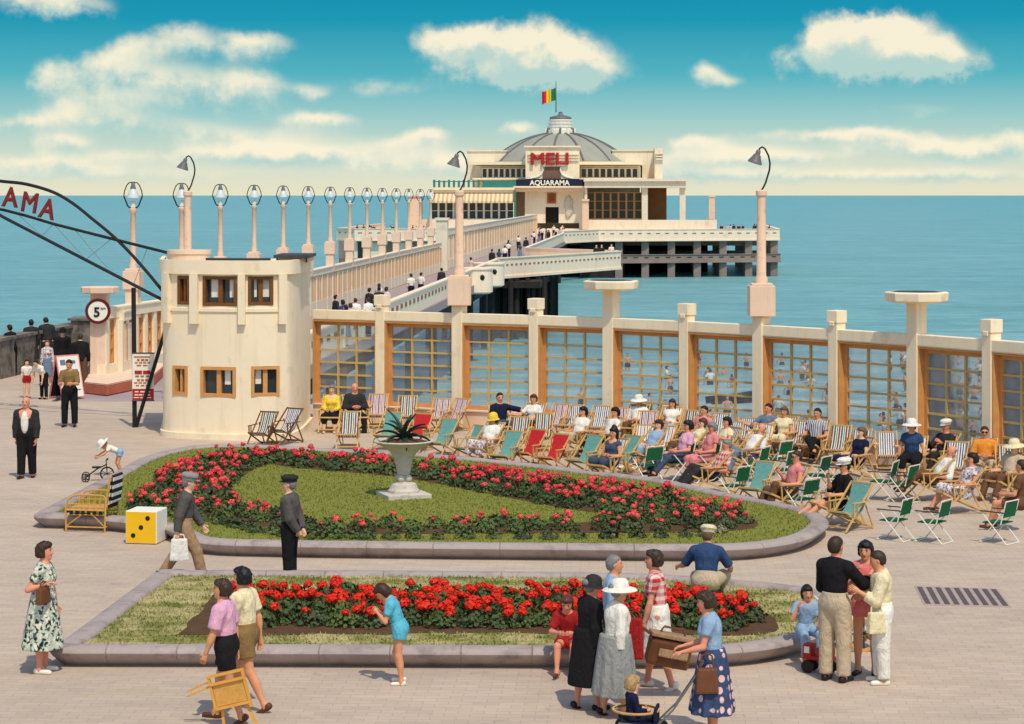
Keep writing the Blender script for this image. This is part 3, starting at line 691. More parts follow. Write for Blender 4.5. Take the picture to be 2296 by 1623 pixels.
m = MB(); pb(m, 1374, 334, 1470, 361, 12, 26); pb(m, 1443, 361, 1472, 402, 12, 26); pb(m, 1372, 332, 1472, 334.5, 11.8, 26.2); m.build('wing', 'pale_plaster', bd)
m = MB(); pb(m, 1470.5, 329, 1489, 401, 8, 24)
for v in (341, 347, 353): pb(m, 1473, v, 1491, v+3, 7.6, 24)
m.build('pylon', 'pale_plaster', bd)
# dome
dr, dh, dz, dy = 10.7, pz(302)-pz(361.5)+.75, pz(361.5), 17
Rs = (dr*dr+dh*dh)/(2*dh); prof = []
for i in range(13):
    r = dr*(1-i/12)+1.2*(i/12); prof.append((r, dz+math.sqrt(max(Rs*Rs-r*r, 0))-(Rs-dh)))
m = MB(); m.lathe([(dr+.3, dz), (dr+.3, dz+.18)] + prof, 48, c=(0, dy, 0)); dome = m.build('dome', 'dome_grey', bd, True)
for j in range(14):
    a = 2*PI*j/14+.12; m = MB(); m.tube([(r*math.cos(a), dy+r*math.sin(a), z+.05) for r, z in prof], .16, 6); m.build('rib', 'lamp_metal', dome, True)
lz = pz(303)+.75; m = MB()
m.lathe([(2.2, lz-.3), (2.2, lz+.5), (1.9, lz+.52), (1.9, lz+.9), (2.0, lz+.92), (2.0, lz+1.15), (1.75, lz+1.17), (1.75, lz+1.4), (1.95, lz+1.42), (1.95, lz+1.62), (1.65, lz+1.64), (1.65, lz+1.9), (1.85, lz+1.92), (1.85, lz+2.1), (1.5, lz+2.12)], 20, c=(0, dy, 0))
ln = m.build('lantern', 'white_paint', bd)
m = MB(); m.lathe([(1.5, lz+2.1), (1.7, lz+2.2), (1.6, lz+2.5), (.5, lz+2.75), (.25, lz+3.1), (.3, lz+3.2), (.05, lz+3.3)], 16, c=(0, dy, 0)); m.build('lantern_cap', 'lamp_metal', ln, True)
for j in range(12):
    a = 2*PI*j/12; m = MB(); m.box((2.15*math.cos(a), dy+2.15*math.sin(a), lz+.25), (.3, .3, 1.0), a); m.build('lantern_pier', 'lamp_metal' if j % 2 else 'white_paint', ln)
# entrance front
m = MB(); pb(m, 1179, 329, 1299, 401, -1.2, 5); pb(m, 1176, 327, 1302, 330.5, -1.5, 5.2)
for v in (345, 351.5, 358): pb(m, 1184, v, 1298, v+2.4, -1.45, -1.2)
m.build('sign_tower', 'cream_plaster', bd)
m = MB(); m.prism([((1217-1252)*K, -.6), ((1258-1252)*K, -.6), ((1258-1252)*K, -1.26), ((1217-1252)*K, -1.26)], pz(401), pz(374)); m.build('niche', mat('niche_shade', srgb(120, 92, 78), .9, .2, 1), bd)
for s_ in (0, 1):
    pts = [(1217, 374), (1218, 382), (1215, 390), (1206, 396), (1190, 400)] if not s_ else [(1258, 374), (1257, 382), (1260, 390), (1268, 396), (1284, 400)]
    m = MB(); m.tube([((u-1252)*K, -1.32, pz(v)) for u, v in pts], .12, 6); m.build('niche_moulding', 'white_paint', bd, True)
lettering('sign_lettering', 'MELI', 2.35, .12, 'red_paint', bd, ((1233-1252)*K, -1.6, pz(368.5)), 0, 1.2, .07)
m = MB(); pb(m, 1158, 402.2, 1309, 417, -1.7, 4); m.build('sign_band', 'navy_paint', bd)
lettering('sign_lettering', 'AQUARAMA', 1.02, .08, 'white_paint', bd, ((1233-1252)*K, -1.85, pz(415.2)), 0, 1.0, .03)
m = MB(); pb(m, 1153, 417.2, 1311, 421, -2.6, 4); pb(m, 1155, 421.2, 1310, 430, -2.0, 4, 1); m.build('entrance_cornice', ['cream_plaster', 'column_pink'], bd)
m = MB(); pb(m, 1177, 430.2, 1223, 500, -.4, 4.9); pb(m, 1253, 430.2, 1309, 500, -.4, 4.9); pb(m, 1223, 430.2, 1253, 464, -.4, 4.9); m.build('entrance_wall', 'pale_plaster', bd)
m = MB(); pb(m, 1223.5, 464.5, 1252.5, 500, 2.0, 2.3); m.build('doorway', 'black_paint', bd)
m = MB(); pb(m, 1227, 433, 1247, 456, -.6, -.4); pb(m, 1231, 436, 1243, 452, -.75, -.6, 1); m.build('relief_panel', ['rust_stuff', 'brown_wood'], bd)
m = MB()
for (u, v, r) in ((1275, 446, .5), (1275, 454, .85), (1273, 463, .7), (1277, 472, .75), (1274, 480, .6)): m.ball(((u-1252)*K, -.45, pz(v)), (r*.8, .35, r), 10, 8)
m.build('relief_figure', 'stone_white', bd, True)
# right hand terrace
m = MB(); pb(m, 1309.3, 401, 1537, 407, -6, 12); pb(m, 1311, 407.2, 1534, 421, -5.6, 11); m.build('canopy', 'pale_plaster', bd)
for u, w_, y in ((1314, 6, -5.0), (1444, 13, -5.0), (1527, 13, -5.0)):
    m = MB(); pb(m, u-w_/2, 421.2, u+w_/2, 512, y, y+.9); m.build('column', 'pale_plaster', bd)
windows(1316, 1440, 431, 491, 7, 2.2, 'ochre_wood', 3, 'dark_glass')
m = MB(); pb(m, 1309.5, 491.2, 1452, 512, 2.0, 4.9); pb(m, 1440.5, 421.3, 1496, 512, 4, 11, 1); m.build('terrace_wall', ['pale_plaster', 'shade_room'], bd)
m = MB(); pb(m, 1185, 512.2, 1600, 533, -8.5, 34); pb(m, 1300, 491.5, 1600, 512, -7.6, -7.0); pb(m, 1597, 491.5, 1600, 512, -6.9, 20); m.build('terrace', 'pale_plaster', bd)
m = MB(); pb(m, 1307, 450, 1321, 511.8, -10, -9); pb(m, 1306, 446, 1322, 450, -10.2, -8.8); m.build('pillar', 'column_pink', bd)
m = MB(); pb(m, 1584, 441, 1597, 491, -6, -5.2); pb(m, 1583, 438, 1598, 441.5, -6.1, -5.1); m.build('pillar', 'column_pink', bd)
# left hand tea room
m = MB(); pb(m, 972, 420.5, 1155, 426, -3, 14); pb(m, 976, 426.2, 1152, 432, -2.6, 13.5); m.build('tea_room_roof', 'cream_plaster', bd)
m = MB(); pb(m, 1083, 404.5, 1157.5, 420, -2.2, -1.9); 
for k in range(10): pb(m, 973+11*k, 403 + (k % 3), 978+11*k, 420.2, -2.2, -1.9)
pb(m, 972, 406, 1083, 408, -2.1, -1.95); m.build('roof_railing', 'teal_paint', bd)
def awning_mat():
    mm, t, b = newmat('awning_stripes'); sp = t.n('ShaderNodeSeparateXYZ'); t.l(t.obj(), sp.inputs[0])
    f = t.math('GREATER_THAN', t.math('FRACT', t.math('MULTIPLY', sp.outputs[0], 1.6)), .5); t.l(t.mix(f, srgb(236, 214, 176), srgb(206, 166, 118)), b.inputs['Base Color']); b.inputs['Roughness'].default_value = .9
awning_mat()
xa, xb = (968-1252)*K, (1153-1252)*K; m = MB(); za, zb = pz(432), pz(450)
m.add([(xa+.4, -2.4, za), (xb, -2.4, za), (xb, -4.6, zb), (xa-.2, -4.6, zb), (xa+.4, -2.4, za-.06), (xb, -2.4, za-.06), (xb, -4.6, zb-.3), (xa-.2, -4.6, zb-.3)], [[0, 3, 2, 1], [3, 7, 6, 2], [4, 5, 6, 7], [0, 4, 7, 3], [1, 2, 6, 5]]); m.build('awning', 'awning_stripes', bd)
m = MB(); pb(m, 975, 432.2, 1150, 453, -1.6, 12); pb(m, 966, 491.2, 1157, 518, -3.4, 12); m.build('tea_room', 'pale_plaster', bd)
windows(968, 1154, 453.2, 491, 11, -1.8, 'white_paint', 2, 'dark_glass')
m = MB(); pb(m, 1154.5, 428, 1159, 490, -3.6, -3.2); m.build('awning_post', 'teal_paint', bd)
m = MB(); pb(m, 916, 440, 944, 520, -2, 2.5); pb(m, 914, 438, 946, 440.5, -2.2, 2.7); pb(m, 946, 492, 966, 520, -1, 3, 1); m.build('stair_pylon', ['column_pink', 'pale_plaster'], bd)
# flag
fl = thing('flag', 'striped red, yellow and green flag flying from a pole over the dome', 'flag', (bd.location.x, bd.location.y+dy, lz+3.3))
m = MB(); m.tube([(0, 0, -.1), (0, 0, pz(168)-lz-3.3)], [.10, .05], 6); m.build('flag_pole', 'lamp_metal', fl)
for nm, c in (('flag_green', srgb(30, 130, 80)), ('flag_yellow', srgb(248, 216, 40)), ('flag_red', srgb(220, 40, 50))): mat(nm, c, .8, .05, 2)
top = pz(184)-lz-3.3; m = MB(); NX, NZ = 18, 8; hgt = 1.9
vs = [(-.08-2.05*i/NX, .25*math.sin(i*.75), top-hgt*(1-j/NZ)-.62*(i/NX)+.05*math.sin(i*.6+j*.3)) for i in range(NX+1) for j in range(NZ+1)]
for i in range(NX): m.add([], []), [m.m.append(i*3//NX) or m.f.append([i*(NZ+1)+j, (i+1)*(NZ+1)+j, (i+1)*(NZ+1)+j+1, i*(NZ+1)+j+1]) for j in range(NZ)]
m.v = vs; m.build('cloth', ['flag_green', 'flag_yellow', 'flag_red'], fl, True)
# ------------------------------------------------------------------ figures: one continuous surface grown round a posed skeleton
A3 = lambda *v: np.array(v, float)
def nrm(v): v = np.asarray(v, float); return v/(np.linalg.norm(v) or 1)
class Field:
    def __init__(s, lo, hi, h):
        s.lo = np.asarray(lo, float); s.h = h; s.n = np.maximum(np.ceil((np.asarray(hi)-s.lo)/h).astype(int)+1, 4)
        s.ax = [s.lo[i]+h*np.arange(s.n[i]) for i in range(3)]; s.f = np.full(s.n, 1.0)
    def win(s, lo, hi):
        i0 = np.clip(np.floor((lo-s.lo)/s.h).astype(int), 0, s.n-1); i1 = np.clip(np.ceil((hi-s.lo)/s.h).astype(int)+1, 1, s.n)
        sl = tuple(slice(a, max(b, a+1)) for a, b in zip(i0, i1))
        return sl, np.meshgrid(s.ax[0][sl[0]], s.ax[1][sl[1]], s.ax[2][sl[2]], indexing='ij', sparse=True)
    def put(s, sl, d, k, cuts, P):
        for p0, n in cuts: d = np.maximum(d, (P[0]-p0[0])*n[0]+(P[1]-p0[1])*n[1]+(P[2]-p0[2])*n[2])
        a = s.f[sl]
        if k > 0:
            w = np.clip(.5+.5*(a-d)/k, 0, 1); s.f[sl] = a*(1-w)+d*w-k*w*(1-w)
        else: s.f[sl] = np.minimum(a, d)
    def cap(s, a, b, ra, rb, k=.03, cuts=(), flat=None):
        a, b = np.asarray(a, float), np.asarray(b, float); m = max(ra, rb)+.05
        sl, P = s.win(np.minimum(a, b)-m, np.maximum(a, b)+m); ba = b-a; q = ba@ba+1e-9
        X = [P[i]-a[i] for i in range(3)]
        if flat is not None:
            n, fc = flat; dn = (X[0]*n[0]+X[1]*n[1]+X[2]*n[2])*(1/fc-1); X = [X[i]+n[i]*dn for i in range(3)]
        t = np.clip((X[0]*ba[0]+X[1]*ba[1]+X[2]*ba[2])/q, 0, 1)
        d = np.sqrt((X[0]-ba[0]*t)**2+(X[1]-ba[1]*t)**2+(X[2]-ba[2]*t)**2)-(ra+(rb-ra)*t)
        if flat is not None: d = d*flat[1]**.5
        s.put(sl, d, k, cuts, P)
    def ell(s, c, axs, r, k=.03, cuts=(), bump=None):
        c = np.asarray(c, float); m = max(r)+.05
        sl, P = s.win(c-m, c+m); X = [P[i]-c[i] for i in range(3)]
        q = [(X[0]*a[0]+X[1]*a[1]+X[2]*a[2])/rr for a, rr in zip(axs, r)]
        d = (np.sqrt(q[0]**2+q[1]**2+q[2]**2)-1)*min(r)
        if bump: d = d+bump[0]*np.sin(P[0]*bump[1]+1)*np.sin(P[1]*bump[1]*1.1)*np.sin(P[2]*bump[1]*.9+.5)
        s.put(sl, d, k, cuts, P)
    def skirt(s, a, b, r0, r1, rx, fx, folds=.012, nf=8, k=.02, wide=1.15, pw=.8):
        a, b = np.asarray(a, float), np.asarray(b, float); m = max(r0, r1)*wide+.06
        sl, P = s.win(np.minimum(a, b)-m, np.maximum(a, b)+m); ba = b-a; q = ba@ba
        X = [P[i]-a[i] for i in range(3)]; t = (X[0]*ba[0]+X[1]*ba[1]+X[2]*ba[2])/q; tc = np.clip(t, 0, 1)
        Y = [X[i]-ba[i]*t for i in range(3)]
        u = (Y[0]*rx[0]+Y[1]*rx[1]+Y[2]*rx[2])/wide; v = Y[0]*fx[0]+Y[1]*fx[1]+Y[2]*fx[2]
        th = np.arctan2(v, u); L = math.sqrt(q)
        d = (np.sqrt(u*u+v*v)-(r0+(r1-r0)*tc**pw+folds*tc*np.cos(nf*th+1.3*np.sin(2*th))))*.85
        d = np.maximum(d, np.maximum(-t, t-1)*L)
        s.put(sl, d, k, (), P)
    def nets(s):
        f = s.f; sg = f < 0
        c = np.zeros(np.array(f.shape)-1, np.int8)
        for i in (0, 1):
            for j in (0, 1):
                for k in (0, 1): c += sg[i:f.shape[0]-1+i, j:f.shape[1]-1+j, k:f.shape[2]-1+k]
        act = np.argwhere((c > 0) & (c < 8))
        if len(act) == 0: return np.zeros((0, 3)), np.zeros((0, 4), int)
        idx = np.full(c.shape, -1, int); idx[tuple(act.T)] = np.arange(len(act))
        acc = np.zeros((len(act), 3)); cnt = np.zeros(len(act))
        cr = [(i, j, k) for i in (0, 1) for j in (0, 1) for k in (0, 1)]
        for p in cr:
            for a in range(3):
                if p[a]: continue
                q = list(p); q[a] = 1
                fa = f[tuple((act+p).T)]; fb = f[tuple((act+q).T)]; m = (fa < 0) != (fb < 0)
                t = np.where(m, fa/np.where(m, fa-fb, 1), 0); pos = np.tile(np.array(p, float), (len(act), 1)); pos[:, a] += t
                acc[m] += pos[m]; cnt[m] += 1
        V = s.lo+s.h*(act+acc/np.maximum(cnt, 1)[:, None]); Q = []
        for a in range(3):
            b1, b2 = (a+1) % 3, (a+2) % 3
            sl0 = [slice(None)]*3; sl1 = [slice(None)]*3; sl0[a] = slice(0, -1); sl1[a] = slice(1, None)
            e = np.argwhere(sg[tuple(sl0)] != sg[tuple(sl1)])
            ok = (e[:, b1] > 0) & (e[:, b2] > 0) & (e[:, b1] < c.shape[b1]) & (e[:, b2] < c.shape[b2]); e = e[ok]
            if not len(e): continue
            g = []
            for d1, d2 in ((0, 0), (1, 0), (1, 1), (0, 1)):
                w = e.copy(); w[:, b1] -= d1; w[:, b2] -= d2; g.append(idx[tuple(w.T)])
            g = np.stack(g, 1); inside = sg[tuple(e.T)]
            g[~inside] = g[~inside][:, ::-1]; Q.append(g)
        Q = np.concatenate(Q); Q = Q[(Q >= 0).all(1)]
        return V, Q
def np_mesh(name, V, Q, mats, mi=None):
    me = bpy.data.meshes.new(name); n = len(Q)
    me.vertices.add(len(V)); me.vertices.foreach_set('co', np.asarray(V, np.float32).ravel())
    me.loops.add(4*n); me.loops.foreach_set('vertex_index', np.asarray(Q, np.int32).ravel())
    me.polygons.add(n); me.polygons.foreach_set('loop_start', np.arange(0, 4*n, 4, dtype=np.int32)); me.polygons.foreach_set('loop_total', np.full(n, 4, np.int32))
    for m in mats: me.materials.append(MATS[m])
    if mi is not None: me.polygons.foreach_set('material_index', np.asarray(mi, np.int32))
    me.polygons.foreach_set('use_smooth', np.ones(n, bool)); me.update(calc_edges=True); me.validate(); return me
NC = (0, 0, 0)
def cut(p, n): return (np.asarray(p, float), nrm(n))
STAND = dict(lean=2, thR=(.03, .02, -1), thL=(-.03, .0, -1), shR=(.01, -.03, -1), shL=(-.01, -.03, -1),
             uaR=(.18, .0, -1), uaL=(-.18, .0, -1), faR=(.06, .22, -1), faL=(-.06, .22, -1))
def pose(**k): d = dict(STAND); d.update(k); return d
WALK = lambda st=.45, **k: pose(lean=5, thR=(.02, st, -1), shR=(0, st*.45, -1), thL=(-.02, -st*.55, -1), shL=(0, -st*1.25, -1), uaL=(-.15, st*.7, -1), faL=(0, st*1.3, -1), uaR=(.15, -st*.8, -1), faR=(.02, -st*.2, -1), ftL=-35, **k)
def DECK(**k):
    d = dict(lean=-27, hip=(0, -.10, .40), thR=(.13, .97, .22), thL=(-.13, .97, .22), shR=(.02, .42, -.9), shL=(-.02, .42, -.9), uaR=(.28, .32, -.9), uaL=(-.28, .32, -.9), faR=(-.1, .95, .05), faL=(.1, .95, .05), hp=6)
    d.update(k); return d
def SIT(**k):
    d = dict(lean=-4, hip=(0, -.1, .52), thR=(.12, 1, -.03), thL=(-.12, 1, -.03), shR=(.0, .12, -1), shL=(0, .12, -1), uaR=(.2, .3, -1), uaL=(-.2, .3, -1), faR=(-.35, .9, -.1), faL=(.35, .9, -.1), hp=8)
    d.update(k); return d
CHEST_F = dict(uaR=(.32, .25, -1), uaL=(-.32, .25, -1), faR=(-.75, .6, .12), faL=(.75, .6, .12))      # folded arms
NP = [0]
def person(label, loc, heading, H=1.72, pose=STAND, top=None, bottom=None, shoes=None, hair=('short', 'hair_brown'), hat=None, sk='skin_fair', sex='m', hs=1.0, h=.014, group=None, fat=1.0, glasses=False, extra=None, cat='person', nohands=False):
    s = H/1.72; z3 = A3(0, 0, 1); p = pose; g = lambda k, d=0: p.get(k, d)
    th, sh, fh, up_, fo, ha = .43*s, .42*s, .075*s, .285*s, .25*s, .10*s
    le = R(g('lean')); tw = R(g('tw')); ro = R(g('roll'))
    u = nrm((math.sin(ro), math.sin(le), math.cos(le))); f0 = nrm((0, math.cos(le), -math.sin(le))); r0 = nrm(np.cross(f0, u)); f0 = np.cross(u, r0)
    r2 = r0*math.cos(tw)+f0*math.sin(tw); f2 = np.cross(u, r2)
    leg = {}
    for S_, sg in (('R', 1), ('L', -1)):
        leg[S_] = (nrm(g('th'+S_)), nrm(g('sh'+S_)))
    if 'hip' in p: P = np.asarray(p['hip'], float)*A3(1, 1, 1)
    else: P = A3(0, 0, max(-(a*th+b*sh)[2] for a, b in leg.values())+fh+.02*s)
    sw = (.178 if sex == 'm' else .155)*s*fat**.5; hw = .092*s
    nb = P+u*.50*s; chest = P+u*.36*s; belly = P+u*.19*s
    hy, hp = R(g('hy')), R(g('hp')); hf0 = A3(-math.sin(hy), math.cos(hy), 0); hf = hf0*math.cos(hp)-z3*math.sin(hp); hu = z3*math.cos(hp)+hf0*math.sin(hp)
    if 'hroll' in p: q = R(p['hroll']); hr_ = np.cross(hf, hu); hu = hu*math.cos(q)+hr_*math.sin(q)
    hr = np.cross(hf, hu); k_ = hs*s
    HC = nb+u*.028*s+nrm(u*.5+hu*.5)*.055*s+hu*.085*k_+hf*.012*s
    J = {}
    for S_, sg in (('R', 1), ('L', -1)):
        hj = P+r0*sg*hw-u*.02*s; kn = hj+leg[S_][0]*th; an = kn+leg[S_][1]*sh
        sd = nb-u*.068*s+r2*sg*sw; el = sd+nrm(g('ua'+S_))*up_; wr = el+nrm(g('fa'+S_))*fo
        fy = R(g('fy'+S_, sg*-8)); fp = R(g('ft'+S_, 0)); fd = A3(-math.sin(fy)*math.cos(fp), math.cos(fy)*math.cos(fp), math.sin(fp))
        if 'fd'+S_ in p: fd = nrm(p['fd'+S_])
        J[S_] = dict(hj=hj, kn=kn, an=an, sd=sd, el=el, wr=wr, fd=fd)
    pts = np.array([P, nb, HC+hu*.2*k_, HC+hr*.12, HC-hr*.12]+[J[S_][q] for S_ in J for q in ('hj', 'kn', 'an', 'sd', 'el', 'wr')]+[J[S_]['an']+J[S_]['fd']*.2*s for S_ in J])
    lo, hi = pts.min(0)-.24*s, pts.max(0)+.24*s; lo[2] = min(lo[2], -.03)
    def torso(F, inf, k=.05, cuts=(), pel=True, bel=1.0):
        if pel: F.ell(P-f0*.008*s, (r0, f0, u), ((.158*fat+inf)*s, (.110*fat+inf)*s, (.125+inf)*s), k, cuts)
        F.ell(belly+f0*.012*(fat-1)*8*s, (r0, f0, u), ((.132*fat+inf)*s, (.100*fat*bel+inf)*s, (.16+inf)*s), k, cuts)
        F.ell(chest, (r2, f2, u), (((.158 if sex == 'm' else .142)*fat+inf)*s, (.112*fat+inf)*s, (.165+inf)*s), k, cuts)
        if sex == 'f':
            for sg in (1, -1): F.ell(chest+f2*.078*s+r2*sg*.066*s-u*.035*s, (r2, f2, u), [(.06+inf)*s]*3, .04, cuts)
        a, b = J['R']['sd'], J['L']['sd']; F.cap(a-r2*.03*s, b+r2*.03*s, (.055+inf)*s, (.055+inf)*s, k, cuts)
        F.cap(nb-u*.08*s, nb, (.085+inf)*s, (.055+inf)*s, k, cuts); [F.cap(nb-u*.01*s, J[q_]['sd'], (.045+inf)*s, (.045+inf)*s, k, cuts) for q_ in 'RL']
    B = Field(lo, hi, h); torso(B, 0)
    B.cap(nb-u*.03*s, HC-hu*.05*k_-hf*.012*k_, .056*s, .052*s, .03)
    hx = (hr, hf, hu)
    B.ell(HC+hu*.028*k_-hf*.010*k_, hx, (.076*k_, .094*k_, .088*k_), .01)
    B.ell(HC-hu*.035*k_+hf*.020*k_, hx, (.060*k_, .070*k_, .076*k_), .04)
    if h < .02:
        B.cap(HC+hf*.082*k_+hu*.012*k_, HC+hf*.100*k_-hu*.022*k_, .010*k_, .016*k_, .012)
        for sg in (1, -1): B.ell(HC+hr*sg*.077*k_-hf*.006*k_, hx, (.012*k_, .020*k_, .032*k_), .008)
        B.ell(HC+hf*.070*k_-hu*.088*k_, hx, (.026*k_, .020*k_, .018*k_), .02)
    for S_, sg in (('R', 1), ('L', -1)):
        j = J[S_]; kk = 1.0 if sex == 'm' else .9
        B.cap(j['sd'], j['el'], .050*s*kk, .040*s*kk, .03); B.cap(j['el'], j['wr'], .040*s*kk, .027*s*kk, .02)
        B.ell(j['el']+(j['wr']-j['el'])*.28, (nrm(j['wr']-j['el']), nrm(np.cross(j['wr']-j['el'], A3(.3, .9, .2))), nrm(np.cross(j['wr']-j['el'], np.cross(j['wr']-j['el'], A3(.3, .9, .2))))), (.09*s, .044*s*kk, .044*s*kk), .02)
        B.cap(j['hj'], j['kn'], .088*s*fat, .056*s, .04); B.cap(j['kn'], j['an'], .054*s, .036*s, .03)
        sd_ = nrm(j['an']-j['kn']); bk = nrm(np.cross(sd_, np.cross(sd_, -j['fd']))) if abs(sd_@j['fd']) < .98 else A3(0, 0, 0)
        bk = -(j['fd']-sd_*(sd_@j['fd'])); B.ell(j['kn']+sd_*.13*s+nrm(bk)*.018*s, (sd_, nrm(bk), nrm(np.cross(sd_, bk))), (.13*s, .052*s, .05*s), .03)
        fdn = j['fd']; upf = nrm(z3-fdn*(z3@fdn)); j['sole'] = upf
        B.cap(j['an']-fdn*.035*s-upf*.045*s, j['an']+fdn*.135*s-upf*.052*s, .034*s, .026*s, .03)
        B.cap(j['an'], j['an']-upf*.035*s, .036*s, .036*s, .03)
    V, Q = B.nets(); mi = np.zeros(len(Q), int)
    # hands, eyes and lips join the same mesh
    M = MB(); mitt = h > .024
    for S_, sg in (('R', 1), ('L', -1)):
        j = J[S_]; d = nrm(j['wr']-j['el'])
        if 'hd'+S_ in p: d = nrm(p['hd'+S_])
        n0 = np.asarray(g('pn'+S_, (-sg, 0, 0)), float); n = nrm(n0-d*(n0@d)); sdv = np.cross(d, n)*(1)
        if sdv[1] < 0: sdv = -sdv      # thumb side points forward by default
        w = j['wr']; q = s*1.02
        if mitt: M.tube([w-d*.01, w+d*.05*q, w+d*.11*q+n*.02*q, w+d*.15*q+n*.05*q], [.026*q, .036*q, .03*q, .014*q], 6); continue
        cl = g('curl'+S_, g('curl', .45))
        M.M = Matrix.Identity(4)
        # palm: flattened tube
        ring = lambda c, a, b: [c+sdv*a*math.cos(t)+n*b*math.sin(t) for t in [2*PI*i/8 for i in range(8)]]
        rs = ring(w-d*.012*q, .026*q, .02*q)+ring(w+d*.025*q, .036*q, .019*q)+ring(w+d*.07*q, .041*q, .017*q)+ring(w+d*.092*q, .038*q, .013*q)
        M.add(rs, [[i*8+j2, i*8+(j2+1) % 8, (i+1)*8+(j2+1) % 8, (i+1)*8+j2] for i in range(3) for j2 in range(8)]+[[24+j2 for j2 in range(4)], [24, 27, 28, 31], [28, 29, 30, 31]], 0)
        for fi, (off, ln) in enumerate(((.030, .074), (.010, .083), (-.010, .077), (-.029, .060))):
            b0 = w+d*.082*q+sdv*off*q; a1, a2, a3 = cl*.7, cl*1.8, cl*2.7
            dd = lambda a: d*math.cos(a)+n*math.sin(a)
            p1 = b0+dd(a1)*ln*.45*q; p2 = p1+dd(a2)*ln*.32*q; p3 = p2+dd(a3)*ln*.25*q
            M.tube([b0-d*.01*q, p1, p2, p3], [.0098*q, .0092*q, .0085*q, .006*q], 6, k=0)
        t0 = w+d*.022*q+sdv*.026*q; t1 = t0+nrm(d*.6+sdv*.75+n*.25)*.040*q; t2 = t1+nrm(d*.9+sdv*.25+n*.5*(.4+cl))*.034*q
        M.tube([t0, t1, t2], [.014*q, .011*q, .008*q], 6, k=0)
    if not mitt:
        for sg in (1, -1):
            fr = Matrix(((hr[0], hf[0], hu[0], 0), (hr[1], hf[1], hu[1], 0), (hr[2], hf[2], hu[2], 0), (0, 0, 0, 1)))
            M.M = Matrix.Translation(HC) @ fr
            M.ball((sg*.031*k_, .0815*k_, .016*k_), (.0125*k_, .006*k_, .007*k_), 8, 5, k=1)
            M.ball((sg*.031*k_, .083*k_, .034*k_), (.018*k_, .007*k_, .005*k_), 6, 4, k=3)
        M.ball((0, .087*k_, -.052*k_), (.021*k_, .008*k_, .007*k_), 8, 5, k=2)
        M.M = Matrix.Identity(4)
    ob = len(V); V = np.vstack([V, np.array(M.v)]) if M.v else V
    quads = []; qm = []
    for f_, m_ in zip(M.f, M.m):
        f_ = [i+ob for i in f_]
        if len(f_) == 4: quads.append(f_); qm.append(m_)
        elif len(f_) == 3: quads.append(f_+[f_[2]]); qm.append(m_)
        else:
            for i in range(1, len(f_)-1, 2): quads.append([f_[0], f_[i], f_[i+1], f_[min(i+2, len(f_)-1)]]); qm.append(m_)
    tri = [(q_, m_) for q_, m_ in zip(quads, qm)]
    polys = [list(map(int, q_)) for q_ in Q]+[list(dict.fromkeys(q_)) for q_ in quads]
    me = bpy.data.meshes.new('person'); me.from_pydata(V.tolist(), [], [q_ for q_ in polys if len(q_) > 2])
    for m_ in (sk, 'eye_dark', 'lip', hair[1] if hair else 'eye_dark'): me.materials.append(MATS[m_])
    mis = list(mi)+[m_ for q_, m_ in zip(quads, qm) if len(dict.fromkeys(q_)) > 2]
    me.polygons.foreach_set('material_index', np.asarray(mis, np.int32)); me.polygons.foreach_set('use_smooth', np.ones(len(me.polygons), bool)); me.update()
    root = link('person', me); root.location = loc; root.rotation_euler = (0, 0, R(heading)); tag(root, label, cat, group)
    def out(F, name, m):
        V, Q = F.nets()
        if len(Q): return link(name, np_mesh(name, V, Q, [m]), root)
    NEW = lambda: Field(lo, hi, h)
    # clothes
    if top:
        F = NEW(); inf = top.get('inf', .016); hem = top.get('hem', -.02)*s; hemcut = cut(P+u*hem, -u); nk = top.get('neck', .015)*s
        ncut = cut(nb+u*nk-f2*.0, u+f2*top.get('vee', .45)); cs = (hemcut, ncut)
        torso(F, inf, .04, cs, pel=hem < .08, bel=top.get('bel', 1.05))
        sl = top.get('sleeve', .5); kk = 1.0 if sex == 'm' else .9; si = inf+top.get('loose', .008)
        for S_ in 'RL':
            j = J[S_]
            if sl <= 0: continue
            e = j['sd']+(j['el']-j['sd'])*min(sl, 1); ce = cut(e, j['el']-j['sd']) if sl < 1 else None
            F.cap(j['sd'], e if sl >= 1 else j['el'], (.047*kk+si)*s, ((.042+.008*(1-min(sl, 1)))*kk+si)*s, .03, (ce,) if ce else ())
            if sl > 1:
                e2 = j['el']+(j['wr']-j['el'])*min(sl-1, .97); F.cap(j['el'], j['wr'], (.042*kk+si)*s, (.032*kk+si*.8)*s, .02, (cut(e2, j['wr']-j['el']),))
        if top.get('skirt'):
            skt = top['skirt']; km = (J['R']['kn']+J['L']['kn'])/2; hmz = km+nrm((leg['R'][1]+leg['L'][1])/2+A3(0, 0, -.3))*skt['len']*s
            if 'hip' in p and not p.get('standhip'):
                for S_ in 'RL':
                    j = J[S_]; F.cap(j['hj'], j['kn']+leg[S_][0]*.02*s, .115*s*fat, .095*s, .06, (cut(P+u*.15*s, u),)); F.cap(j['kn'], j['kn']+leg[S_][1]*skt['len']*s, .09*s, .085*s, .05)
            else: F.skirt(P+u*.13*s, hmz, skt.get('r0', .13)*s*fat, skt.get('r1', .24)*s*fat, r0, f0, skt.get('folds', .012)*s, skt.get('nf', 8))
        o = out(F, top.get('name', 'shirt'), top['m'])
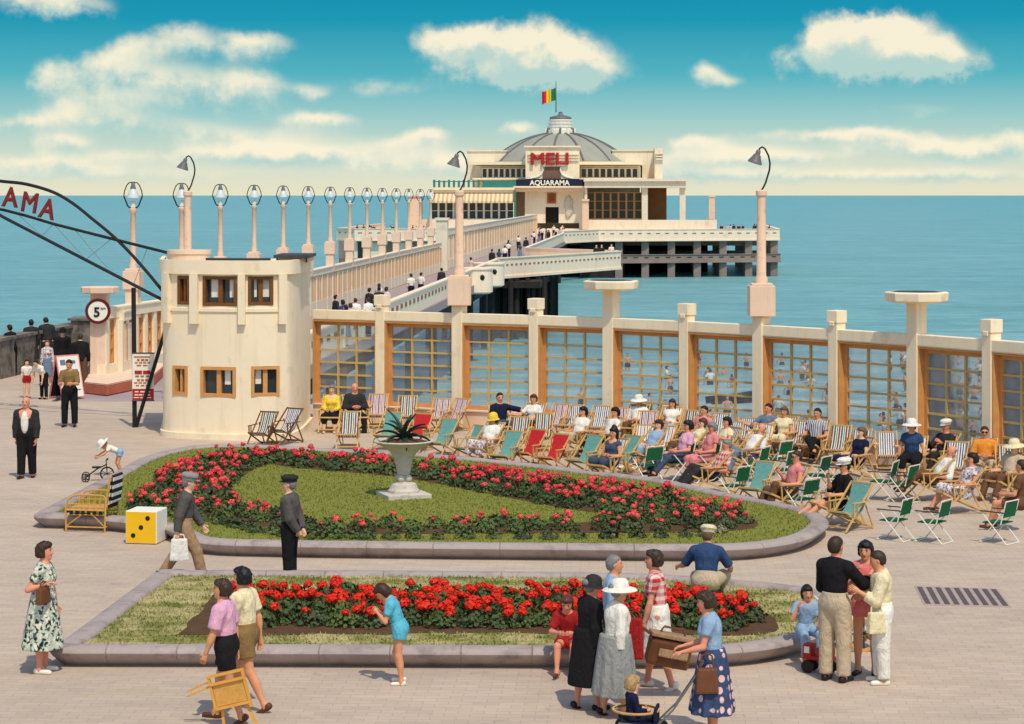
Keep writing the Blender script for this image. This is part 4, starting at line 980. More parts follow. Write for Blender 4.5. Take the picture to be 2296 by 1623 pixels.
    if bottom:
        F = NEW(); wa = bottom.get('waist', .12)*s; wc = cut(P+u*wa, u); kd = bottom['kind']; inf = bottom.get('inf', .02)
        if kd in ('trousers', 'shorts'):
            F.ell(P-f0*.008*s, (r0, f0, u), ((.158*fat+inf)*s, (.112*fat+inf)*s, (.14+inf)*s), .04, (wc,))
            F.ell(belly, (r0, f0, u), ((.132*fat+inf)*s, (.100*fat*1.05+inf)*s, (.16+inf)*s), .04, (wc, cut(belly-u*.1*s, -u)))
            for S_ in 'RL':
                j = J[S_]; ln = bottom.get('len', 1.0)
                if kd == 'shorts':
                    e = j['hj']+(j['kn']-j['hj'])*ln; F.cap(j['hj'], j['kn'], (.092*fat+inf)*s, (.075+inf)*s, .03, (cut(e, j['kn']-j['hj']),))
                else:
                    F.cap(j['hj'], j['kn'], (.088*fat+inf)*s, (.060+inf)*s, .03)
                    e = j['kn']+(j['an']-j['kn'])*.97*ln; F.cap(j['kn'], j['an'], (.058+inf)*s, (.048+inf)*s, .02, (cut(e, j['an']-j['kn']),))
        else:
            km = (J['R']['kn']+J['L']['kn'])/2; L_ = bottom.get('len', .12)*s
            F.ell(P-f0*.008*s, (r0, f0, u), ((.158*fat+inf)*s, (.112*fat+inf)*s, (.14+inf)*s), .04, (wc,))
            if 'hip' in p and not p.get('standhip'):
                for S_ in 'RL':
                    j = J[S_]; F.cap(j['hj'], j['kn'], .118*s*fat, .095*s, .07); F.cap(j['kn'], j['kn']+leg[S_][1]*L_, .092*s, .088*s, .05)
            else:
                hm = km+nrm((leg['R'][1]+leg['L'][1])/2+A3(0, 0, -.3))*L_
                F.skirt(P+u*wa, hm, bottom.get('r0', .13)*s*fat, bottom.get('r1', .23)*s*fat, r0, f0, bottom.get('folds', .010)*s, bottom.get('nf', 9))
        out(F, {'trousers': 'trousers', 'shorts': 'shorts'}.get(kd, 'skirt'), bottom['m'])
    if shoes:
        for S_ in 'RL':
            F = NEW(); j = J[S_]; fdn, upf = j['fd'], j['sole']; sdv = np.cross(fdn, upf)
            F.cap(j['an']-fdn*.04*s-upf*.040*s, j['an']+fdn*.15*s-upf*.048*s, .042*s, .034*s, .02, (cut(j['an']-upf*.073*s, -upf), cut(j['an']-upf*.012*s, upf)))
            F.cap(j['an']-fdn*.02*s-upf*.01*s, j['an']-fdn*.02*s-upf*.04*s, .042*s, .042*s, .02, (cut(j['an']-upf*.0*s, upf),))
            out(F, 'shoe', shoes)
    if hair:
        F = NEW(); st = hair[0]; c0 = HC+hu*.03*k_-hf*.012*k_; bp = (.010*k_, 70/k_) if st in ('curly', 'wave') else None; t = {'curly': .022, 'wave': .016, 'bob': .014, 'long': .014}.get(st, .010)*k_
        cp = lambda a, b, c: cut(HC+(hu*.78-hf*.62)*c*k_, -(hu*b-hf*a))
        if st == 'bald': F.ell(c0, hx, (.079*k_, .098*k_, .092*k_), 0, (cut(HC+hu*.045*k_, hu), cut(HC-hu*.05*k_+hf*.0, -hu-hf*.0), cut(HC+hf*.01*k_, hf)))
        else:
            F.ell(c0, hx, (.077*k_+t, .096*k_+t, .090*k_+t), 0, (cp(.62, .78, .014),), bp)
            F.ell(HC-hf*.045*k_-hu*.0*k_, hx, (.074*k_+t, .062*k_+t, .085*k_+t), .02, (cut(HC-hf*.0*k_, hf), cut(HC-hu*.075*k_, -hu)), bp)
            if st in ('curly', 'bob', 'wave', 'long'):
                ll = {'long': .16, 'bob': .10}.get(st, .075)
                F.ell(HC-hf*.035*k_-hu*.02*k_, hx, (.082*k_+t, .072*k_+t, (.06+ll)*k_), .02, (cut(HC+hf*.022*k_, hf), cut(HC-hu*ll*k_, -hu)), bp)
                F.ell(HC+hu*.085*k_+hf*.045*k_, hx, (.066*k_+t*.5, .045*k_, .034*k_+t*.6), .02, (), bp)
            if st == 'bun': F.ell(HC+hu*.05*k_-hf*.12*k_, hx, (.05*k_, .045*k_, .045*k_), .02)
        out(F, 'hair', hair[1])
    if hat:
        kd, m_ = hat[0], hat[1]; fr = Matrix(((hr[0], hf[0], hu[0], 0), (hr[1], hf[1], hu[1], 0), (hr[2], hf[2], hu[2], 0), (0, 0, 0, 1)))
        Mh = MB(); Mh.M = Matrix.Translation(HC) @ fr @ Matrix.Scale(k_, 4)
        if kd == 'sun': Mh.M = Mh.M @ Matrix.Rotation(R(hat[2] if len(hat) > 2 else 0), 4, 'X'); Mh.lathe([(.215, .015), (.20, .035), (.115, .058), (.108, .09), (.098, .135), (.07, .165), (.01, .175)], 24, sy=1.08, cap=False); Mh.lathe([(.212, .012), (.1, .05)], 24, sy=1.08, cap=False)
        elif kd == 'cloche': Mh.lathe([(.118, .0), (.112, .03), (.105, .09), (.085, .135), (.04, .16), (.005, .165)], 20, sy=1.15, cap=False); Mh.lathe([(.119, .01), (.145, -.012), (.118, .0)], 20, sy=1.15, cap=False)
        elif kd == 'cap':
            Mh.lathe([(.098, .045), (.102, .075), (.122, .105), (.118, .135), (.08, .160), (.005, .168)], 22, sy=1.15, c=(0, -.008, 0))
            Mh.ball((0, .105, .052), (.072, .062, .010), 14, 6)
        o = Mh.build('hat', m_, root, True)
        if kd == 'cap' and len(hat) > 2: pass
    if glasses:
        fr = Matrix(((hr[0], hf[0], hu[0], 0), (hr[1], hf[1], hu[1], 0), (hr[2], hf[2], hu[2], 0), (0, 0, 0, 1)))
        Mg = MB(); Mg.M = Matrix.Translation(HC) @ fr @ Matrix.Scale(k_, 4)
        for sg in (1, -1): Mg.ball((sg*.034, .093, .014), (.028, .008, .02), 10, 6); Mg.bar((sg*.06, .088, .02), (sg*.082, -.01, .02), .006)
        Mg.bar((-.02, .098, .02), (.02, .098, .02), .006); Mg.build('sunglasses', 'black_paint', root, True)
    root['_x'] = 0; del root['_x']
    NP[0] += 1
    J.update(P=P, nb=nb, HC=HC, hf=hf, hu=hu, u=u); TW = Matrix.Translation(Vector(loc)) @ Matrix.Rotation(R(heading), 4, 'Z')
    J['world'] = lambda q: TW @ Vector(q)
    return root, J
for n_, c_ in dict(hair_black=(.012, .010, .009), hair_brown=(.045, .026, .014), hair_light=(.16, .095, .045), hair_blond=(.42, .27, .11), hair_grey=(.22, .21, .20), hair_auburn=(.10, .038, .02)).items(): mat(n_, c_, .5, .35, 30, .3, 120, .3)
for n_, c_ in dict(c_white=srgb(240, 234, 220), c_cream=srgb(236, 222, 178), c_black=(.014, .013, .014), c_charcoal=(.035, .033, .034), c_greyjacket=srgb(92, 88, 84), c_navy=srgb(30, 34, 60), c_blue=srgb(52, 76, 112), c_lightblue=srgb(150, 178, 206), c_sky=srgb(96, 186, 208), c_brown=srgb(110, 78, 54), c_tan=srgb(170, 136, 104), c_beige=srgb(200, 180, 150), c_pink=srgb(226, 140, 138), c_palepink=srgb(228, 172, 196), c_red=srgb(168, 40, 40), c_coral=srgb(228, 124, 120), c_orange=srgb(236, 150, 60), c_yellow=srgb(240, 206, 70), c_grey=srgb(150, 150, 146), c_greyblue=srgb(110, 128, 150), c_green=srgb(40, 90, 70), c_denim=srgb(70, 82, 104), c_khaki=srgb(140, 112, 70)).items(): cloth(n_, c_)
cloth_floral('c_floral', srgb(200, 206, 188), [srgb(60, 96, 84), srgb(34, 44, 40), srgb(232, 228, 200)], 13)
cloth_floral('c_floral_pale', srgb(228, 214, 206), [srgb(150, 130, 160), srgb(120, 110, 130)], 15)
cloth_grid('c_check', srgb(240, 206, 196), srgb(196, 60, 54), 11, 11, .5)
cloth_dots('c_dots', srgb(62, 78, 112), srgb(236, 196, 190), 9)
cloth_grid('c_stripe', srgb(70, 84, 120), srgb(226, 220, 214), 22, 22, .5, True)
mat('shoe_black', (.015, .013, .012), .4, .2, 8); mat('shoe_white', srgb(238, 232, 214), .6, .06, 8); mat('shoe_brown', srgb(96, 58, 34), .5, .2, 8)
# ------------------------------------------------------------------ the two flower beds
from mathutils.geometry import tessellate_polygon
def inset(path, d):
    n = len(path); out = []
    for i in range(n):
        a, b = path[i-1], path[(i+1) % n]; tx, ty = b[0]-a[0], b[1]-a[1]; l = math.hypot(tx, ty) or 1
        out.append((path[i][0]-ty/l*d, path[i][1]+tx/l*d))
    return out
def ccw(p):
    return p if sum(p[i][0]*p[(i+1) % len(p)][1]-p[(i+1) % len(p)][0]*p[i][1] for i in range(len(p))) > 0 else p[::-1]
def resample(path, step):
    out = []; n = len(path); acc = 0
    for i in range(n):
        a, b = path[i], path[(i+1) % n]; L = math.hypot(b[0]-a[0], b[1]-a[1])
        while acc < L: out.append((a[0]+(b[0]-a[0])*acc/L, a[1]+(b[1]-a[1])*acc/L)); acc += step
        acc -= L
    return out
def inside(P, poly):
    """vectorised point in polygon"""
    x, y = P[:, 0], P[:, 1]; c = np.zeros(len(P), bool); n = len(poly); j = n-1
    for i in range(n):
        xi, yi = poly[i]; xj, yj = poly[j]
        c ^= ((yi > y) != (yj > y)) & (x < (xj-xi)*(y-yi)/((yj-yi) or 1e-9)+xi); j = i
    return c
def uvpoly(l, z): return [tuple(G(u, v, z)[:2]) for u, v in l]
def kerb(name, path, label):
    prof = [(.22, 0), (.19, .03), (.12, .075), (.055, .12), (.012, .165), (0, .195), (.012, .225), (.05, .25), (.12, .268), (.25, .27), (.31, .255), (.34, .215), (.345, .1)]
    q = []; jt = []
    for i, p in enumerate(path):          # a mortar joint about every metre
        if i % 5 == 0:
            b = path[(i+1) % len(path)]; e = lambda t: (p[0]+(b[0]-p[0])*t, p[1]+(b[1]-p[1])*t)
            q += [p, e(.06), e(.12)]; jt += [0, 1, 0]
        else: q.append(p); jt.append(0)
    ins = lambda d: [c_ if not j else d_ for c_, d_, j in zip(inset(q, d), inset(q, d+.016 if d < .2 else d-.012), jt)]
    rings = [[(x, y, z-(.014 if j and z > .2 else 0)) for (x, y), j in zip(ins(d), jt)] for d, z in prof]; n = len(q); m = MB()
    m.add([p for r in rings for p in r], [[i*n+j, i*n+(j+1) % n, (i+1)*n+(j+1) % n, (i+1)*n+j] for i in range(len(prof)-1) for j in range(n)])
    return tag(m.build(name, 'curb_stone', None, True), label, 'kerb')
def sheet(name, poly, z, m, kind='structure'):
    t = tessellate_polygon([[Vector((x, y, 0)) for x, y in poly]]); mb = MB()
    mb.add([(x, y, z) for x, y in poly], [list(q) if True else q for q in t]); o = mb.build(name, m)
    if o.data.polygons[0].normal.z < 0: o.data.flip_normals()
    return tag(o, kind=kind)
def lawn_mat(name, g1, g2, dry, lo, hi):
    m, t, b = newmat(name); o = t.obj()
    c = t.mix(t.noise(o, 1.2, 5, .6), g1, g2)
    f = t.n('ShaderNodeMapRange', i_1=.35, i_2=.7); t.l(t.noise(o, 26, 4, .7), f.inputs[0]); c = t.mix(t.math('MULTIPLY', f.outputs[0], .6), c, mul(g1, .6))
    d = t.n('ShaderNodeMapRange', i_1=lo, i_2=hi); t.l(t.noise(t.scale(o, (.8, 1.4, 1)), 1.5, 6, .68), d.inputs[0]); c = t.mix(d.outputs[0], c, dry)
    t.l(c, b.inputs['Base Color']); b.inputs['Roughness'].default_value = .85; b.inputs['Specular IOR Level'].default_value = .15
    bp = t.n('ShaderNodeBump', i_Strength=.6, i_Distance=.02); t.l(t.noise(o, 60, 3, .7), bp.inputs['Height']); t.l(bp.outputs[0], b.inputs['Normal'])
lawn_mat('lawn_green', (.21, .23, .04), (.30, .30, .055), (.34, .32, .10), .62, .80)
lawn_mat('lawn_patchy', (.17, .19, .04), (.29, .28, .065), (.50, .43, .20), .42, .58)
b1 = [(75, 1183), (112, 1187), (150, 1188), (250, 1194), (365, 1211), (445, 1244), (620, 1252), (900, 1256), (1200, 1259), (1450, 1261), (1614, 1261), (1723, 1254), (1805, 1238), (1846, 1217), (1859, 1200), (1850, 1187), (1831, 1175), (1740, 1152), (1624, 1131), (1493, 1102), (1300, 1078), (1100, 1054), (900, 1038), (700, 1028), (560, 1020), (470, 1021), (400, 1028), (320, 1049), (250, 1087), (180, 1124), (112, 1161)]
b2 = [(108, 1490), (135, 1499), (250, 1500), (700, 1501), (1100, 1503), (1500, 1504), (1650, 1499), (1760, 1484), (1850, 1458), (1900, 1425), (1908, 1400), (1880, 1375), (1800, 1352), (1600, 1332), (1400, 1321), (900, 1315), (500, 1314), (362, 1314), (340, 1322), (240, 1398), (140, 1474)]
p1 = ccw(resample(spline(uvpoly(b1, 0), 6), .22)); p2 = ccw(resample(spline(uvpoly(b2, 0), 6), .18))
kerb('kerb', p1, 'rounded grey stone kerb round the larger flower bed with the urn')
kerb('kerb', p2, 'rounded grey stone kerb round the nearer bed of red flowers')
ZL = .215
l1 = inset(p1, .335); l2 = inset(p2, .335)
sheet('lawn', l1, ZL, 'lawn_green'); sheet('lawn', l2, ZL, 'lawn_patchy')
O1 = uvpoly([(285, 1136), (380, 1068), (440, 1040), (500, 1026), (600, 1026), (760, 1034), (900, 1046), (1100, 1068), (1300, 1094), (1440, 1112), (1560, 1130), (1668, 1156), (1700, 1174), (1668, 1188), (1500, 1194), (1200, 1196), (900, 1197), (700, 1196), (600, 1183), (480, 1158), (380, 1147)], ZL)
I1 = uvpoly([(588, 1044), (664, 1049), (885, 1069), (1050, 1098), (1232, 1134), (1390, 1160), (1300, 1172), (1000, 1178), (820, 1178), (700, 1170), (600, 1146), (508, 1108)], ZL)
S2 = uvpoly([(478, 1337), (479, 1335), (481, 1334), (484, 1333), (700, 1330), (1300, 1327), (1560, 1340), (1700, 1372), (1745, 1398), (1730, 1416), (1640, 1426), (1300, 1420), (800, 1422), (412, 1425), (407, 1424), (404, 1422), (405, 1420)], ZL)
def bez_ring(name, outer, inner, z):
    # soil band with a hole: bridge the two outlines
    o_ = ccw(resample(spline(outer, 5), .35)); i_ = ccw(resample(spline(inner, 5), .35))
    t = tessellate_polygon([[Vector((x, y, 0)) for x, y in o_], [Vector((x, y, 0)) for x, y in i_[::-1]]]); al = o_+i_[::-1]
    mb = MB(); mb.add([(x, y, z) for x, y in al], [list(q) for q in t]); ob = mb.build(name, 'soil')
    if ob.data.polygons[0].normal.z < 0: ob.data.flip_normals()
    tag(ob, kind='structure'); return o_, i_
o1, i1 = bez_ring('soil', O1, I1, ZL+.006)
s2 = [(x+RS.uniform(-.04, .04), y+RS.uniform(-.09, .09)) for x, y in ccw(resample(spline(S2, 5), .22))]; sheet('soil', s2, ZL+.006, 'soil')
def grass(name, poly, holes, n, m, hmax):
    P = np.array(poly); lo, hi = P.min(0), P.max(0); Q = lo+RS.rand(n, 2)*(hi-lo); k = inside(Q, poly)
    for h_ in holes: k &= ~inside(Q, h_) if h_[0] == 0 else ~(inside(Q, h_[1]) & ~(inside(Q, h_[2]) if len(h_) > 2 else np.zeros(len(Q), bool)))
    Q = Q[k]; n = len(Q); a = RS.rand(n)*2*PI; w = .010+.008*RS.rand(n); h = hmax*(.45+.55*RS.rand(n)); tl = (RS.rand(n, 2)-.5)*.05
    V = np.zeros((n, 3, 3)); dx = np.stack([np.cos(a), np.sin(a)], 1)*w[:, None]
    V[:, 0, :2] = Q-dx; V[:, 1, :2] = Q+dx; V[:, 2, :2] = Q+tl; V[:, :2, 2] = ZL-.005; V[:, 2, 2] = ZL+h
    me = bpy.data.meshes.new(name); me.vertices.add(3*n); me.vertices.foreach_set('co', V.ravel().astype(np.float32))
    me.loops.add(3*n); me.loops.foreach_set('vertex_index', np.arange(3*n, dtype=np.int32)); me.polygons.add(n)
    me.polygons.foreach_set('loop_start', np.arange(0, 3*n, 3, dtype=np.int32)); me.polygons.foreach_set('loop_total', np.full(n, 3, np.int32))
    me.materials.append(MATS[m]); me.update(calc_edges=True); tag(link(name, me), kind='stuff')
grass('grass', l1, [(1, o1, i1)], 60000, 'lawn_green', .04)
grass('grass', l2, [(1, s2)], 26000, 'lawn_patchy', .045)
# ---- geraniums: a leafy plant whose flower heads are parts
def leaves(rad, hgt, n, rnd, size=.045):
    m = MB()
    for _ in range(n):
        a = rnd.random()*2*PI; r = rad*math.sqrt(rnd.random()); z = hgt*(.12+.88*rnd.random())*math.sqrt(max(0, 1-(r/rad)**2*.75))
        c = Vector((r*math.cos(a), r*math.sin(a), z)); nn = Vector((math.cos(a)*.8+rnd.uniform(-.5, .5), math.sin(a)*.8+rnd.uniform(-.5, .5), rnd.uniform(.1, 1.1))).normalized()
        x = nn.orthogonal().normalized(); y = nn.cross(x); s_ = size*rnd.uniform(.6, 1.2); q = rnd.random()*6
        pts = [c+(x*math.cos(q+t)+y*math.sin(q+t))*s_*(1 if i % 2 else .82)+nn*s_*.22*(i % 2) for i, t in enumerate([k*PI/3 for k in range(6)])]
        m.add(pts, [[0, 1, 2, 3], [0, 3, 4, 5]])
    for _ in range(5): a = rnd.random()*6.3; m.tube([(0, 0, 0), (rad*.4*math.cos(a), rad*.4*math.sin(a), hgt*.7)], .006, 4, False)
    return m
def head(r, rnd):
    m = MB()
    for i in range(26):
        z = 1-2*(i+.5)/26; 
        if z < -.6: continue
        a = i*2.4; q = math.sqrt(1-z*z); nn = Vector((q*math.cos(a), q*math.sin(a), z)); x = nn.orthogonal().normalized(); y = nn.cross(x); c = nn*r*rnd.uniform(.75, 1.08); s_ = r*.46; t = rnd.random()*6
        m.add([c+(x*math.cos(t+k*PI/2)+y*math.sin(t+k*PI/2))*s_+nn*s_*rnd.uniform(-.25, .3) for k in range(4)], [[0, 1, 2, 3]])
    m.tube([(0, 0, -r*.5), (0, 0, -.21)], .005, 4, False, k=1)
    return m
rl = random.Random(5)
LEAF = [leaves(.27, .25, 190, rl, .034).mesh('geranium_plant', 'leaf_green' if i % 2 else 'leaf_dark') for i in range(6)]
HEADS = {c: [head(.042+.007*i, rl).mesh('flower_head', [m_, 'leaf_green']) for i in range(4)] for c, m_ in (('pink', 'petal_pink'), ('salmon', 'petal_salmon'), ('red', 'petal_red'))}
def scatter(poly, hole, want, rnd):
    P = np.array(poly); lo, hi = P.min(0), P.max(0); best = []
    for sp in np.arange(.70, .20, -.012):
        pts = []; cell = {}
        cand = lo+np.random.RandomState(4).rand(5000, 2)*(hi-lo); k = inside(cand, poly)
        if hole is not None: k &= ~inside(cand, hole)
        for x, y in cand[k]:
            ci = (int(x/sp), int(y/sp))
            if all((x-a)**2+(y-b)**2 > sp*sp for i in (-1, 0, 1) for j in (-1, 0, 1) for a, b in cell.get((ci[0]+i, ci[1]+j), ())):
                cell.setdefault(ci, []).append((x, y)); pts.append((x, y))
        best = pts
        if len(pts) >= want: return pts[:want] if len(pts) < want*1.04 else pts
    return best
def geranium(x, y, col, nh, label, grp, sc, spread=.17, big=1.0, hz=.33):
    o = link('geranium_plant', rl.choice(LEAF)); o.location = (x, y, ZL); o.rotation_euler = (0, 0, rl.random()*6.3); o.scale = (sc, sc, sc*rl.uniform(.85, 1.15)); tag(o, label, 'flower', grp)
    for k in range(nh):
        f = link('flower_head', rl.choice(HEADS[col]), o); a = rl.random()*6.3; r = spread*math.sqrt(rl.random())
        f.location = (r*math.cos(a), r*math.sin(a), hz*rl.uniform(.78, 1.22)); f.rotation_euler = (rl.uniform(-.4, .4), rl.uniform(-.4, .4), rl.random()*6); q = big*rl.uniform(.8, 1.25); f.scale = (q, q, q*.85)
pk = scatter(inset(o1, .12), np.array(inset(i1, -.12)), 172, rl)
for x, y in pk:
    fr = y < 40.5
    geranium(x, y, 'salmon' if (fr and rl.random() < .6) or rl.random() < .25 else 'pink', rl.choice([1, 1, 2, 2, 3]) if fr and x < 3.2 else rl.choice([2, 2, 3, 3, 4]), 'pink flowering geranium in the planted band round the urn lawn', 'pink geraniums round the urn lawn', rl.uniform(.85, 1.1) if not fr else rl.uniform(.75, .95), .24, 1.1, .25)
R2 = uvpoly([(530, 1352), (700, 1347), (1300, 1347), (1540, 1356), (1660, 1378), (1690, 1400), (1640, 1412), (1300, 1405), (900, 1404), (560, 1405)], ZL)
rd = scatter(ccw(R2), None, 118, rl)
for x, y in rd: geranium(x, y, 'red', rl.choice([1, 2, 2, 3, 3]), 'bright red geranium in the long bed at the front', 'red geraniums in the nearer bed', rl.uniform(.85, 1.05), .23, 1.25, .24)
EDG = [leaves(.17, .17, 70, rl, .035).mesh('edging_plant', m_) for m_ in ('leaf_green', 'leaf_dark', 'leaf_pale')]
edge = spline(uvpoly([(300, 1148), (380, 1158), (480, 1171), (590, 1194), (690, 1206), (900, 1207), (1200, 1207), (1500, 1205), (1600, 1199)], ZL), 10, False)
acc = 0
for i in range(len(edge)-1):
    a, b = edge[i], edge[i+1]; acc += math.hypot(b[0]-a[0], b[1]-a[1])
    if acc > .27:
        acc = 0; o = link('edging_plant', EDG[rl.choice([0, 0, 1])]); o.location = (a[0]+rl.uniform(-.04, .04), a[1]+rl.uniform(-.06, .04), ZL); o.rotation_euler = (0, 0, rl.random()*6); s_ = rl.uniform(.75, 1.1); o.scale = (s_,)*3
        tag(o, 'low round edging plant along the front of the urn bed', 'plant', 'edging plants along the urn bed')
o = link('edging_plant', EDG[2]); o.location = G(1609, 1194, ZL); tag(o, 'pale yellow edging plant at the right end of the row', 'plant', 'edging plants along the urn bed')
# ---- urn with agave
uc = G(905, 1113, ZL); urn = thing('urn', 'white stone footed urn planter on the lawn', 'urn', (uc.x, uc.y, ZL-.02))
m = MB(); m.box((0, 0, .05), (.86, .86, .10), R(20)); m.build('plinth', 'stone_white', urn, bevel=.012)
m = MB(); m.lathe([(.30, .10), (.30, .15), (.275, .17), (.265, .21), (.24, .27), (.17, .30), (.09, .315), (.08, .42), (.10, .44)], 28); m.build('base', 'stone_white', urn, True)
for k in range(4): a = PI/4+k*PI/2+.3; m = MB(); m.ball((.105*math.cos(a), .105*math.sin(a), .375), .075, 12, 8); m.build('stone_ball', 'stone_white', urn, True)
m = MB(); m.lathe([(.10, .44), (.125, .455), (.13, .50), (.15, .62), (.19, .76), (.26, .88), (.38, .97), (.50, 1.03), (.555, 1.06), (.575, 1.085), (.56, 1.105), (.53, 1.10), (.50, 1.06), (.42, 1.0)], 40, cap=False); m.build('bowl', 'stone_white', urn, True)
m = MB(); m.lathe([(.51, 1.06), (.36, 1.10), (.15, 1.13), (.01, 1.14)], 24, cap=False); m.build('earth', 'soil', urn, True)
ag = thing('agave_plant', 'dark spiky agave growing in the white urn', 'plant', (uc.x, uc.y, ZL+1.10))
rr = random.Random(8)
for k in range(17):
    a = k*2.4+.3; up = .95-.055*k; L = .62*rr.uniform(.85, 1.1); m = MB(); prev = []
    d = Vector((math.cos(a), math.sin(a), 0)); sdv = Vector((-math.sin(a), math.cos(a), 0)); p = Vector((0, 0, 0)); el = 1.35*up+.15; vs = []
    for i in range(8):
        t = i/7; w = .05*(1-t)**.6*(.55+1.2*min(t*3, 1))*.75; n_ = d*-math.sin(el)+Vector((0, 0, 1))*math.cos(el)
        vs += [p-sdv*w+n_*w*.5, p+n_*-.006, p+sdv*w+n_*w*.5, p+n_*-.022]
        p = p+(d*math.cos(el)+Vector((0, 0, 1))*math.sin(el))*L/7; el -= .10+.16*(1-up)
    m.add(vs, [[i*4+j, i*4+(j+1) % 4, (i+1)*4+(j+1) % 4, (i+1)*4+j] for i in range(7) for j in range(4)]); m.build('leaf', 'agave_leaf', ag, True)

# ------------------------------------------------------------------ chairs
W_, N_, P_, T_, R_, G_ = srgb(232, 226, 212), srgb(64, 74, 118), srgb(150, 84, 120), srgb(70, 132, 132), srgb(180, 60, 58), srgb(52, 84, 72)
canvas('canvas_teal', [srgb(104, 158, 150)]); canvas('canvas_red', [srgb(190, 44, 46)]); canvas('canvas_green', [srgb(34, 100, 62)])
canvas('canvas_purple', [N_, W_, P_, W_, N_, P_, W_, R_, W_]); canvas('canvas_bluestripe', [N_, W_, srgb(110, 126, 150), W_, N_, W_]); canvas('canvas_greenstripe', [G_, W_, T_, G_, W_, R_, G_, W_]); canvas('canvas_creamstripe', [W_, T_, W_, W_, R_, W_, srgb(196, 190, 170)])
def deckchair(cv, label, wood='chair_wood', arms=True):
    t = thing('deck_chair', label, 'deck chair', (0, 0, 0), 0, 'canvas deck chairs on the promenade')
    m = MB()
    for s_ in (-1, 1): m.bar((s_*.275, .50, .03), (s_*.275, -.46, .95), .024, .036)
    m.bar((-.26, -.45, .935), (.26, -.45, .935), .035); m.bar((-.26, .42, .105), (.26, .42, .105), .03); m.build('back_frame', wood, t)
    m = MB()
    for s_ in (-1, 1): m.bar((s_*.24, -.50, .02), (s_*.24, .45, .43), .024, .036)
    m.bar((-.225, .44, .425), (.225, .44, .425), .035); m.bar((-.225, -.38, .075), (.225, -.38, .075), .03); m.build('seat_frame', wood, t)
    m = MB()
    for s_ in (-1, 1): m.bar((s_*.205, -.55, .03), (s_*.205, -.20, .66), .022, .035)
    m.bar((-.2, -.54, .04), (.2, -.54, .04), .025); m.build('prop_frame', wood, t)
    if arms:
        for s_ in (-1, 1):
            m = MB(); m.bar((s_*.30, -.28, .60), (s_*.30, .30, .60), .05, .022); m.bar((s_*.30, .25, .36), (s_*.30, .27, .59), .025, .03); m.bar((s_*.30, .12, .31), (s_*.30, .14, .59), .02, .025); m.build('armrest', wood, t)
    pr = [(-.455, .955), (-.36, .76), (-.26, .58), (-.15, .43), (-.03, .335), (.1, .315), (.24, .345), (.36, .395), (.45, .445)]
    m = MB(); n = len(pr); vs = [(x, y, z+dz) for dz in (0, -.01) for (y, z) in pr for x in (-.225, .225)]; o2 = 2*n
    fs = [[2*i, 2*i+2, 2*i+3, 2*i+1] for i in range(n-1)]+[[o2+2*i, o2+2*i+1, o2+2*i+3, o2+2*i+2] for i in range(n-1)]
    fs += [[2*i, o2+2*i, o2+2*i+2, 2*i+2] for i in range(n-1)]+[[2*i+1, 2*i+3, o2+2*i+3, o2+2*i+1] for i in range(n-1)]+[[0, 1, o2+1, o2], [2*n-2, o2+2*n-2, o2+2*n-1, 2*n-1]]
    m.add(vs, fs); m.build('canvas', cv, t, True)
    return t
def metal_chair(label):
    t = thing('folding_chair', label, 'folding chair', (0, 0, 0), 0, 'green folding armchairs on the promenade')
    for s_ in (-1, 1):
        m = MB(); x = s_*.26; m.tube([(x, .30, .012), (x, -.24, .63)], .013, 6); m.tube([(x, -.32, .012), (x, .24, .63)], .013, 6); m.tube([(x, -.19, .40), (x, -.31, .87)], .013, 6); m.build('side_frame', 'white_metal', t, True)
        m = MB(); m.bar((x, -.27, .645), (x, .27, .645), .045, .02); m.build('armrest', 'dark_grey', t)
    for y, z in ((.30, .014), (-.32, .014), (-.31, .87)): m = MB(); m.tube([(-.26, y, z), (.26, y, z)], .013, 6); m.build('cross_bar', 'white_metal', t, True)
    m = MB(); m.box((0, .02, .415), (.49, .42, .02)); m.build('seat', 'canvas_green', t)
    m = MB(); m.bar((0, -.225, .54), (0, -.292, .83), .50, .02, up=(0, 1, .2)); m.build('back_panel', 'canvas_green', t)
    return t
CH = {}
def wallv(u):
    for i in range(len(FU)-1):
        if FU[i] <= u <= FU[i+1]: k = (u-FU[i])/(FU[i+1]-FU[i]); return V0+6*(FD[i]*(1-k)+FD[i+1]*k)/3.05
    return 0
def clampv(u, v): return max(v, wallv(u)+9.5)
def chair(kind, u, v, hd, label, wood='chair_wood', sc=.87):
    v = clampv(u, v); p = G(u, v); key = (kind, wood)
    if key not in CH:
        CH[key] = metal_chair(label) if kind == 'metal' else deckchair('canvas_'+kind, label, wood); o = CH[key]
    else: o = copy_tree(CH[key])
    if sc < .9: p.x += rl.uniform(-.14, .14); p.y -= rl.uniform(-.05, .2); hd += rl.uniform(-11, 11); sc *= rl.uniform(.95, 1.04)
    return place(o, (p.x, p.y, 0), R(hd), label, sc)
